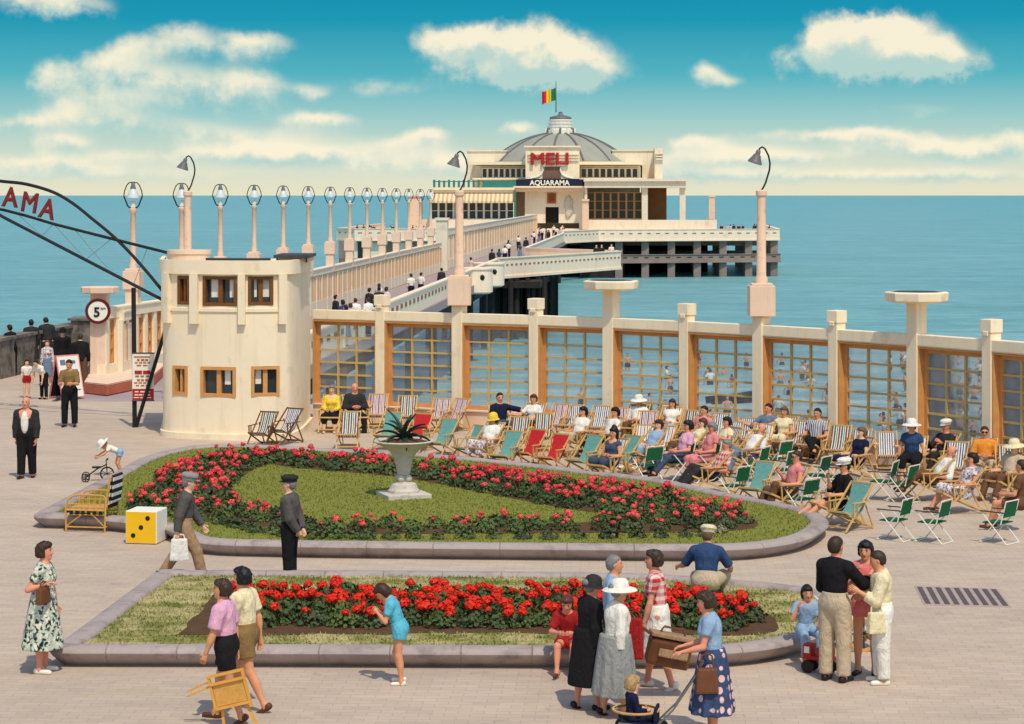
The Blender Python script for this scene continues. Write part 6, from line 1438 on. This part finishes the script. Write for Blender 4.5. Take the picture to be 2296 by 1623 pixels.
h_ = J['world'](J['R']['wr']); bag('handbag', 'small dark handbag held by the woman in the flowered dress', (h_.x-.02, h_.y-.05, h_.z-.03), R(70), (.24, .10, .20), 'leather', .08)
r_, J = stand('man in a grey jacket, brown trousers and flat cap striding along', 413, 1303, -84, H=1.70, pose=WALK(.52, hp=10, uaR_=0), top=T('c_greyjacket', 1.95, -.14, inf=.028, name='jacket'), bottom=B_('trousers', 'c_tan', inf=.032), shoes='shoe_black', hair=('short', 'hair_grey'), hat=('cap', 'c_grey'))
h_ = J['world'](J['R']['wr']); bag('carrier_bag', 'white carrier bag swinging from the striding man in the flat cap', (h_.x+.03, h_.y, h_.z-.10), R(10), (.30, .12, .34), 'c_white', .07)
stand('man in a dark jacket and black trousers with a peaked cap, hands behind', 650, 1314, 78, H=1.66, fat=1.08, pose=pose(uaR=(.12, -.25, -1), faR=(-.35, -.4, -.8), uaL=(-.12, -.25, -1), faL=(.35, -.4, -.8), lean=0, hy=8), top=T('c_greyjacket', 1.95, -.20, inf=.03, name='jacket'), bottom=B_('trousers', 'c_black', inf=.028), shoes='shoe_black', hair=('short', 'hair_grey'), hat=('cap', 'c_charcoal'))
r_, J = stand('boy in a pale pink shirt and black shorts carrying a folded chair', 508, 0, 78, y=24.95, H=1.62, pose=WALK(.30, hy=10), top=T('c_palepink', .75, -.06, loose=.02, inf=.022), bottom=B_('shorts', 'c_black', len=.62, inf=.03), shoes='shoe_brown', hair=('wave', 'hair_brown'), sk='skin_tan')
fc = thing('carried_chair', 'small folded yellow wooden chair carried by the boy in pink', 'chair', (W(508, 1520, 24.7).x, 24.62, W(508, 1512, 24.7).z), R(-6))
m = MB(); w2, h2 = .50, .40; m.M = Matrix.Rotation(R(-14), 4, 'Y')
for x in (-.2, .2): m.bar((x, 0, .04), (x, .02, -.40), .035, .03)
for z in (.03, -.06, -.34): m.bar((-.2, 0, z), (.2, 0, z), .045, .028)
m.build('back_frame', 'yellow_wood' if mat('yellow_wood', srgb(226, 164, 70), .5, .18, 12, .1, 60, .35) else '', fc)
m = MB(); m.M = Matrix.Rotation(R(-14), 4, 'Y'); m.box((0, .012, -.2), (.36, .015, .24)); m.build('seat', 'cane', fc)
for a_, b_, w_3 in (((-.2, .04, -.08), (-.50, .06, -.14), .022), ((-.2, .08, -.03), (-.50, .10, -.09), .022), ((-.14, .05, -.36), (-.2, .06, -.75), .03), ((.14, .05, -.36), (.22, .06, -.72), .03)): m = MB(); m.M = Matrix.Rotation(R(-14), 4, 'Y'); m.bar(a_, b_, w_3); m.build('leg', 'yellow_wood', fc)
stand('boy in a cream shirt and brown shorts walking beside the boy in pink', 552, 0, 70, y=25.5, H=1.68, pose=WALK(.42, hy=-10), top=T('c_cream', .7, -.06, loose=.02, inf=.022), bottom=B_('shorts', 'c_khaki', len=.6, inf=.03), shoes='shoe_brown', hair=('wave', 'hair_black'), sk='skin_tan')
stand('small child in a sky blue top bending towards the red flowers', 897, 1534, 84, H=1.26, hs=1.15, sex='f', pose=pose(lean=20, hp=52, thR=(.03, .22, -.95), thL=(-.03, .04, -1), shR=(.02, -.25, -1), shL=(0, -.12, -1), uaR=(.18, .22, -.9), faR=(-.5, .6, .5), uaL=(-.18, .22, -.9), faL=(.5, .6, .5)), top=T('c_sky', .6, -.02, loose=.015), bottom=B_('shorts', 'c_sky', len=.35, inf=.03), shoes='shoe_white', hair=('bob', 'hair_brown'), sk='skin_tan')
stand('child in a red jersey sitting on the kerb of the front bed', 1270, 0, 172, y=27.32, H=1.28, hs=1.12, pose=SIT(hip=(0, -.2, .40), lean=14, hp=26, thR=(.1, .97, -.02), thL=(-.1, .97, -.02), shR=(-.02, .32, -1), shL=(.06, .2, -1), uaR=(.3, .3, -.9), faR=(-.5, .7, .1), uaL=(-.3, .3, -.9), faL=(.5, .7, .1)), top=T('c_red', .75, -.02, loose=.02), bottom=B_('shorts', 'c_red', len=.5, inf=.025), shoes='shoe_brown', hair=('wave', 'hair_auburn'), sk='skin_ruddy')
stand('elderly woman in a long black coat and dark hat', 1318, 1590, -62, sex='f', H=1.53, fat=1.12, pose=WALK(.15, hp=8), top=T('c_black', 1.95, .02, inf=.03, name='coat', skirt=dict(len=.16, r0=.16, r1=.24, folds=.008)), shoes='shoe_black', hair=('bun', 'hair_grey'), hat=('cloche', 'c_charcoal'), sk='skin_ruddy')
stand('grey haired man behind the woman in the white hat', 1373, 0, -95, y=26.5, H=1.62, pose=pose(), top=T('c_lightblue', 1.95, -.1, inf=.025), bottom=B_('trousers', 'c_charcoal'), shoes='shoe_black', hair=('short', 'hair_grey'), sk='skin_tan')
r_, J = stand('woman in a white hat, white cardigan and long grey skirt', 1378, 1606, -72, sex='f', H=1.54, fat=1.22, pose=WALK(.16, hp=6), top=T('c_white', 1.75, -.08, inf=.022, name='cardigan'), bottom=B_('skirt', 'c_grey', len=.2, r0=.16, r1=.24, folds=.016, nf=12), shoes='shoe_black', hair=('bun', 'hair_grey'), hat=('sun', 'c_white', 6), sk='skin_tan')
bag('red_bag', 'dark red cloth bag hanging in front of the woman in the white hat', W(1424, 1385, 25.5), R(-10), (.20, .12, .48), 'c_red', .08)
r_, J = stand('woman in a red and white checked blouse and white skirt walking left', 1476, 1543, 80, sex='f', H=1.68, pose=WALK(.24, hy=6), top=T('c_check', .5, .03), bottom=B_('skirt', 'c_white', len=.06, r1=.20, folds=.006), shoes='shoe_white', hair=('wave', 'hair_brown'), sk='skin_ruddy')
bg_ = W(1508, 1425, 26.0); t = thing('holdall', 'large brown holdall with tan top carried beside the checked blouse', 'bag', bg_, R(6))
m = MB(); m.M = Matrix.Rotation(R(12), 4, 'Y') @ Matrix.Rotation(R(8), 4, 'X'); m.box((0, 0, -.20), (.52, .24, .34)); m.build('body', 'leather', t, bevel=.05)
m = MB(); m.M = Matrix.Rotation(R(12), 4, 'Y'); m.box((0, 0, -.005), (.54, .26, .05)); m.box((.03, -.128, -.20), (.36, .02, .10)); m.build('flap', 'c_tan', t, bevel=.015)
m = MB(); m.M = Matrix.Rotation(R(12), 4, 'Y'); m.tube([(-.27, 0, -.02), (-.36, 0, .02), (-.40, 0, .04)], .018, 6); m.tube([(-.16, 0, .0), (-.12, 0, .09), (.12, 0, .09), (.16, 0, .0)], .013, 6); m.build('handle', 'leather', t, True)
stand('man in a blue shirt and white cap sitting on the bed edge, back turned', 1580, 0, -12, y=31.4, H=1.66, fat=1.12, pose=SIT(hip=(0, .15, .44), lean=16, hp=14, hy=-14, thR=(.35, .95, .12), thL=(-.25, 1, .0), shR=(.0, .1, -1), uaL=(-.55, .25, -.75), faL=(-.35, .6, -.2), uaR=(.5, .3, -.8), faR=(.0, .9, -.3)), top=T('c_blue', .95, .02, inf=.022), bottom=B_('trousers', 'c_beige', inf=.03), shoes='shoe_black', hair=('short', 'hair_light'), hat=('cap', 'c_cream'), sk='skin_ruddy')
r_, J = stand('woman in a light blue blouse and spotted blue skirt pushing a pushchair', 1600, 0, 82, y=24.2, sex='f', H=1.60, fat=1.1, pose=pose(lean=6, hp=14, thR=(.03, .12, -1), uaR=(.15, .25, -.95), faR=(-.05, .95, -.25), uaL=(-.15, .25, -.95), faL=(.05, .95, -.25), pnR=(0, 0, -1), pnL=(0, 0, -1)), top=T('c_lightblue', .5, .02), bottom=B_('skirt', 'c_dots', len=.2, r1=.25, folds=.018), shoes='shoe_white', hair=('curly', 'hair_brown'), sk='skin_ruddy')
bag('handbag', 'brown leather handbag on the arm of the woman with the pushchair', W(1585, 1497, 23.95), R(5), (.26, .11, .28), 'leather', .16)
pc = thing('pushchair', 'small pushchair with thin steel handles and a wooden tray rim', 'pushchair', (W(1432, 1600, 24.25).x, 24.25, 0), R(80))
m = MB(); m.lathe([(.22, .40), (.245, .415), (.245, .43), (.22, .43)], 24, cap=False, c=(0, .03, -.13), sx=1, sy=1.1); m.build('tray_rim', 'chair_wood', pc, True)
m = MB(); m.box((0, 0, .16), (.34, .40, .03)); m.box((0, -.20, .24), (.34, .03, .18)); m.build('seat', 'c_navy', pc)
m = MB()
for s_ in (-1, 1): m.tube([(s_*.18, -.2, .14), (s_*.17, -.40, .34), (s_*.14, -.66, .74), (s_*.13, -.72, .86)], .011, 6); m.tube([(s_*.18, .22, .05), (s_*.18, .2, .17), (s_*.18, -.2, .15), (s_*.18, -.24, .06)], .012, 6)
m.tube([(-.13, -.72, .86), (.13, -.72, .86)], .015, 6); m.build('frame', 'lamp_metal', pc, True)
for x in (-.2, .2):
    for y in (-.24, .22): m = MB(); m.M = Matrix.Translation((x, y, .07)) @ Matrix.Rotation(R(90), 4, 'Y'); m.lathe([(.07, -.012), (.07, .012)], 16); m.build('wheel', 'black_iron', pc)
person('curly blond toddler in navy sitting in the pushchair', (W(1432, 1600, 24.25).x, 24.25, 0), -75, H=.86, hs=1.5, pose=SIT(hip=(0, -.08, .22), lean=0, hy=0), top=T('c_navy', 1.9), bottom=B_('trousers', 'c_navy'), shoes='shoe_white', hair=('curly', 'hair_blond'), h=.011)
r_, J = stand('man in a black shirt and beige trousers seen from behind', 1872, 1527, -38, H=1.77, pose=pose(uaR=(.35, .55, -.7), faR=(-.1, .95, .35), uaL=(-.15, .2, -1), faL=(.2, .6, -.1), hy=-6, thR=(.06, .02, -1), thL=(-.05, 0, -1)), top=T('c_black', 1.5, -.02, inf=.02), bottom=B_('trousers', 'c_beige', inf=.034), shoes='shoe_black', hair=('short', 'hair_brown'), sk='skin_ruddy')
stand('dark haired woman in a coral jacket and shorts, hand at her mouth', 1942, 1512, 160, sex='f', H=1.66, pose=pose(uaR=(.1, .35, -.9), faR=(-.35, .35, .9), uaL=(-.1, .2, -1), faL=(.5, .6, -.1), hp=8), top=T('c_coral', 1.4, -.08, inf=.022, name='jacket'), bottom=B_('shorts', 'c_coral', len=.38, inf=.024), shoes='shoe_black', hair=('curly', 'hair_black'), sk='skin_tan')
r_, J = stand('youth in a cream shirt and pale trousers eating in front of the coral woman', 1978, 1532, 86, H=1.62, pose=pose(uaR=(.1, .3, -.95), faR=(-.2, .8, .5), uaL=(-.1, .3, -.95), faL=(.2, .85, .45), hp=16, thR=(.04, .08, -1)), top=T('c_cream', 1.6, -.06, inf=.03), bottom=B_('trousers', 'c_white', inf=.034), shoes='shoe_white', hair=('short', 'hair_brown'), sk='skin_tan')
bag('shoulder_bag', 'cream bag at the hip of the youth in the cream shirt', W(1965, 1372, 26.65), R(15), (.24, .12, .26), 'c_yellow' if False else 'c_cream', .2)
stand('child in light blue sitting on the kerb with a hand to the face', 1815, 0, 188, y=28.05, H=1.2, hs=1.15, pose=SIT(hip=(0, -.18, .40), lean=8, uaR=(.3, .3, -.5), faR=(-.35, .2, .9), uaL=(-.2, .3, -.9), faL=(.3, .8, .0)), top=T('c_lightblue', .7, -.02, loose=.02), bottom=B_('trousers', 'c_lightblue', inf=.02), shoes='shoe_brown', hair=('bob', 'hair_black'), sk='skin_tan')
tp_ = W(1826, 1443, 27.5); tt = thing('toy_truck', 'red toy truck on the ground by the child in light blue', 'toy', (tp_.x+.05, 27.45, 0), R(60))
m = MB(); m.box((0, -.05, .19), (.17, .30, .05)); m.box((0, .13, .26), (.17, .12, .19)); m.box((0, -.09, .27), (.16, .2, .1)); m.build('body', 'red_paint', tt, bevel=.012)
m = MB(); m.box((0, .192, .29), (.12, .004, .08)); m.box((.087, .13, .29), (.004, .07, .08)); m.box((-.087, .13, .29), (.004, .07, .08)); m.build('cab_window', 'white_paint', tt)
for x in (-.08, .08):
    for y in (-.13, .12): m = MB(); m.M = Matrix.Translation((x, y, .08)) @ Matrix.Rotation(R(90), 4, 'Y'); m.lathe([(.08, -.02), (.08, .02)], 16); m.build('wheel', 'black_paint', tt)
cp_ = G(1926, 1455); ct = thing('hand_cart', 'small cart with a tan spoked wheel behind the standing group', 'cart', (cp_.x, cp_.y, 0), R(12))
for y in (-.18, .18):
    m = MB(); m.M = Matrix.Translation((0, y, .24)) @ Matrix.Rotation(R(90), 4, 'X'); m.lathe([(.24, -.016), (.24, .016), (.20, .016), (.20, -.016), (.24, -.016)], 22, cap=False); m.build('wheel', 'cane', ct, True)
    m = MB(); [m.tube([(0, y, .24), (.21*math.cos(k*PI/4), y, .24+.21*math.sin(k*PI/4))], .009, 5) for k in range(8)]; m.build('spokes', 'black_iron', ct)
m = MB(); m.box((0, 0, .38), (.5, .26, .2)); m.tube([(-.25, 0, .4), (-.62, 0, .72)], .014, 6); m.build('body', 'white_paint', ct)
# left middle distance
stand('stout man in an open dark cardigan and white shirt walking towards us', 60, 1072, 176, H=1.72, fat=1.12, h=.015, pose=WALK(.12, uaR_=0), top=dict(m='c_charcoal', sleeve=1.95, hem=-.12, inf=.03, name='cardigan', vee=1.6), bottom=B_('trousers', 'c_black', inf=.034), shoes='shoe_black', hair=('bald', 'hair_grey'), sk='skin_ruddy')
p = G(62, 1072); m = MB(); m.M = Matrix.Translation((0, 0, 0)); m.ball((0, -.155, 1.20), (.085, .055, .24), 14, 10); o = m.build('shirt_front', 'c_white', bpy.data.objects[[o.name for o in COL.objects if o.name.startswith('person')][-1]], True); o.rotation_euler = (0, 0, PI)
stand('man in a brown shirt and black trousers reading a leaflet by the board', 156, 957, 178, H=1.74, h=.015, pose=pose(uaR=(.2, .3, -.95), faR=(-.35, .85, .1), uaL=(-.2, .3, -.95), faL=(.35, .85, .1), hp=18, thR=(.08, 0, -1), thL=(-.08, 0, -1)), top=T('c_khaki', .9, .02), bottom=B_('trousers', 'c_black', inf=.03), shoes='shoe_black', hair=('short', 'hair_black'), sk='skin_tan')
stand('toddler in a white top bending over the tricycle', 268, 1066, 105, H=.95, hs=1.4, h=.014, pose=pose(lean=68, hp=50, thR=(.05, .3, -1), thL=(-.05, .2, -1), shR=(0, -.4, -1), shL=(0, -.3, -1), uaR=(.1, .7, -.7), faR=(0, .8, -.4), uaL=(-.1, .7, -.7), faL=(0, .8, -.4)), top=T('c_white', .5), bottom=B_('shorts', 'c_lightblue', len=.4), shoes='shoe_brown', hair=('wave', 'hair_blond'), hat=('sun', 'c_white'), sk='skin_tan')
tr_ = G(238, 1078); tk = thing('tricycle', 'dark child tricycle at the edge of the lawn', 'tricycle', (tr_.x, tr_.y, 0), R(100))
def wheel(par, c, r, w, ax='Y'):
    m = MB(); m.M = Matrix.Translation(c) @ Matrix.Rotation(R(90), 4, 'Y'); m.lathe([(r, -w), (r, w), (r*.8, w), (r*.8, -w), (r, -w)], 18, cap=False); m.lathe([(.02, -w*1.2), (.02, w*1.2)], 8); [m.bar((0, 0, 0), (r*.82*math.cos(k*PI/3), r*.82*math.sin(k*PI/3), 0), .012) for k in range(6)]; m.build('wheel', 'black_iron', par)
wheel(tk, (0, -.02, .15), .15, .014); wheel(tk, (-.17, .42, .09), .09, .012); wheel(tk, (.17, .42, .09), .09, .012)
m = MB(); m.tube([(-.17, .42, .09), (.17, .42, .09)], .012, 6); m.tube([(0, .40, .10), (0, .18, .26), (0, .0, .34)], .014, 6); m.tube([(0, -.02, .15), (0, 0, .44)], .012, 6); m.tube([(-.14, -.04, .46), (0, 0, .44), (.14, -.04, .46)], .012, 6); m.box((0, .2, .29), (.14, .18, .03)); m.build('frame', 'black_iron', tk, True)
LG = 'people by the pier gate'
stand('person in a dark jacket standing with back turned beside the gate column', 180, 0, 10, y=67.4, H=1.72, h=.02, group=LG, pose=pose(lean=10, hp=20), top=T('c_black', 1.95, -.1, inf=.03), bottom=B_('trousers', 'c_brown'), shoes='shoe_black', hair=('short', 'hair_brown'))
stand('girl in a pink patterned jacket near the advertising board', 106, 0, 190, y=68.7, H=1.42, h=.02, sex='f', group=LG, pose=pose(), top=T('c_floral_pale', 1.9, -.1), bottom=B_('skirt', 'c_greyblue'), shoes='shoe_white', hair=('bob', 'hair_light'))
stand('figure in a long dark coat at the stone parapet, left of two', 70, 0, 20, y=74.6, H=1.74, h=.02, group=LG, pose=pose(), top=T('c_charcoal', 1.95, .02, inf=.03, name='coat', skirt=dict(len=.1)), shoes='shoe_black', hair=('short', 'hair_black'))
stand('stooping figure in a dark coat at the stone parapet, right of two', 107, 0, 30, y=75.2, H=1.80, h=.02, group=LG, pose=pose(lean=16, hp=24), top=T('c_charcoal', 1.95, .02, inf=.04, name='coat', skirt=dict(len=.1)), shoes='shoe_black', hair=('short', 'hair_black'))
stand('small child in white standing near the left edge', 60, 0, 200, y=64.6, H=1.1, hs=1.2, h=.02, group=LG, pose=pose(), top=T('c_white', .6, -.05), bottom=B_('shorts', 'c_red', len=.5), shoes='shoe_brown', hair=('bob', 'hair_black'))
stand('person in white and black stooping between the child and the board', 98, 0, 150, y=64.2, H=1.3, h=.02, group=LG, pose=pose(lean=45, hp=30), top=T('c_white', .6, 0), bottom=B_('trousers', 'c_black'), shoes='shoe_black', hair=('short', 'hair_black'))
stand('figure in black with a hat close behind the advertising board', 140, 0, 200, y=70.5, H=1.68, h=.02, group=LG, pose=pose(), top=T('c_black', 1.95, .02, inf=.03, name='coat', skirt=dict(len=.1)), shoes='shoe_black', hair=('short', 'hair_black'), hat=('cloche', 'c_black'))
stand('man in a black suit leaning on the stone parapet at the far left', 28, 0, 60, y=72.5, H=1.7, h=.02, group=LG, pose=pose(lean=14), top=T('c_black', 1.95, -.1, inf=.03), bottom=B_('trousers', 'c_black'), shoes='shoe_black', hair=('short', 'hair_black'))
# ------------------------------------------------------------------ visitors on the pier and bathers
KINDS = [('visitor in dark jacket and trousers on the pier', dict(top=T('c_charcoal', 1.9, -.1), bottom=B_('trousers', 'c_charcoal'), hair=('short', 'hair_black'))),
         ('visitor in a white shirt and dark trousers on the pier', dict(top=T('c_white', .7, 0), bottom=B_('trousers', 'c_navy'), hair=('short', 'hair_brown'))),
         ('visitor in a pale flowered dress on the pier', dict(sex='f', H=1.62, top=T('c_floral_pale', .5, 0, skirt=dict(len=.12), name='dress'), hair=('wave', 'hair_brown'))),
         ('visitor in a blue top and grey skirt on the pier', dict(sex='f', H=1.62, top=T('c_blue', .5, 0), bottom=B_('skirt', 'c_greyblue'), hair=('bob', 'hair_black')))]
PR = []; rv = random.Random(21)
for lb, kw in KINDS:
    o, J = person(lb, (0, 0, 0), 0, h=.03, shoes='shoe_black', group='visitors on the pier', pose=pose(thR=(.03, .15, -1), thL=(-.03, -.12, -1)), **kw); PR.append([o, 0])
def visitor(k, pos, hd, sc=1.0):
    o = PR[k][0] if PR[k][1] == 0 else copy_tree(PR[k][0]); PR[k][1] += 1; place(o, pos, R(hd), None, sc)
DK = -.02
for u, y, k in ((828, 101, 0), (850, 103, 0), (866, 104, 2), (769, 92, 3), (786, 90, 2), (752, 95, 0), (797, 93, 1), (826, 93, 1), (838, 96, 0), (776, 87, 3)): visitor(k, (W(u, 0, y).x, y, DK), rv.uniform(-60, 60), rv.uniform(.94, 1.03))
for u, y, k in ((992, 122, 1), (1079, 158, 2), (1112, 170, 0), (1155, 203, 1), (1172, 205, 3), (1166, 208, 0), (1247, 290, 1), (1005, 131, 0), (1190, 232, 1), (1205, 240, 2), (1180, 221, 0), (1222, 262, 3), (1140, 186, 1), (1128, 178, 3), (1060, 143, 0), (1232, 270, 0), (1216, 255, 1), (940, 117, 1), (905, 110, 2)): visitor(k, (min(W(u, 0, y).x-rv.uniform(0, 1.4), PT(RT-.5, y).x), y+rv.uniform(-3, 3), DK), rv.uniform(-40, 40), rv.uniform(.94, 1.03))
for i in range(16): y = rv.uniform(286, 306); visitor(rv.choice([0, 1, 1, 2, 3]), (W(rv.uniform(1208, 1268), 0, y).x, y, .1 if y > 296 else DK), rv.uniform(0, 360))
for u, v in ((1338, 0), (1350, 0), (1372, 0)): y = 190.6-(1372-u)*.08; visitor(rv.choice([0, 1, 2]), (W(u, 0, y).x, y+1.2, DK), 200)
for i in range(13): y = 309+rv.uniform(0, 6); visitor(rv.choice([0, 0, 3, 2]), (W(rv.uniform(1545, 1735), 0, y).x, y+2, .1), rv.uniform(0, 360))
for i in range(12): y = 301+rv.uniform(0, 4); visitor(rv.choice([0, 0, 3, 2]), (W(rv.uniform(780, 985), 0, y).x, y+2, .1), rv.uniform(0, 360))
cloth('swim_red', srgb(150, 44, 50)); cloth('swim_navy', srgb(36, 44, 74)); BR = []
for lb, kw in (('bather in dark swimming trunks standing in the shallow sea', dict(bottom=B_('shorts', 'swim_navy', len=.4), hair=('short', 'hair_black'))),
               ('bather in a red swimsuit standing in the shallow sea', dict(sex='f', H=1.62, top=dict(m='swim_red', sleeve=0, hem=.1, inf=.008, vee=1.1, name='swimsuit'), hair=('bob', 'hair_black'))),
               ('bather in a white shirt wading in the shallow sea', dict(H=1.66, top=T('c_white', .6, -.05), bottom=B_('shorts', 'swim_navy', len=.5), hair=('wave', 'hair_brown')))):
    o, J = person(lb, (0, 0, 0), 0, h=.028, group='bathers in the sea behind the glazed wall', sk='skin_tan', pose=pose(uaR=(.6, .3, -.7), faR=(.2, .9, .2), uaL=(-.5, .1, -.8)), **kw); BR.append([o, 0])
for i in range(120):
    u = 1250+1040*rv.random()**.75; y = 99+48*rv.random()**1.4; k = rv.choice([0, 0, 1, 2])
    if 1590 < u < 1700 and 112 < y < 126: continue
    o = BR[k][0] if BR[k][1] == 0 else copy_tree(BR[k][0]); BR[k][1] += 1
    place(o, (W(u, 0, y).x, y, SEA-rv.uniform(.35, .95)), R(rv.uniform(0, 360)), None, rv.uniform(.75, 1.05))
bt = thing('rowing_boat', 'dark blue rowing boat in the shallows seen through the wall windows', 'boat', (W(1655, 0, 119).x, 119, SEA-.25), R(-62))
m = MB(); secs = []
for i in range(9):
    t_ = i/8; y = -1.9+3.8*t_; w_ = .72*(1-abs(2*t_-.85)**2.6*.75) if t_ < .98 else .05; z_ = .62+.35*t_**3
    secs.append([(-w_, y, z_), (-w_*.8, y, .3), (-w_*.35, y, .04), (w_*.35, y, .04), (w_*.8, y, .3), (w_, y, z_), (w_*.92, y, z_), (w_*.7, y, .34), (w_*.3, y, .1), (-w_*.3, y, .1), (-w_*.7, y, .34), (-w_*.92, y, z_)])
n_ = 12; m.add([q for s_ in secs for q in s_], [[i*n_+j, i*n_+(j+1) % n_, (i+1)*n_+(j+1) % n_, (i+1)*n_+j] for i in range(8) for j in range(n_)]+[list(range(n_))[::-1]]); m.build('hull', 'navy_paint', bt, True)
for y in (-.9, .3): m = MB(); m.box((0, y, .48), (1.1, .22, .04)); m.build('thwart', 'chair_wood', bt)
# drop the meshes' unused data, make sure nothing needs the operators
bpy.context.view_layer.update()
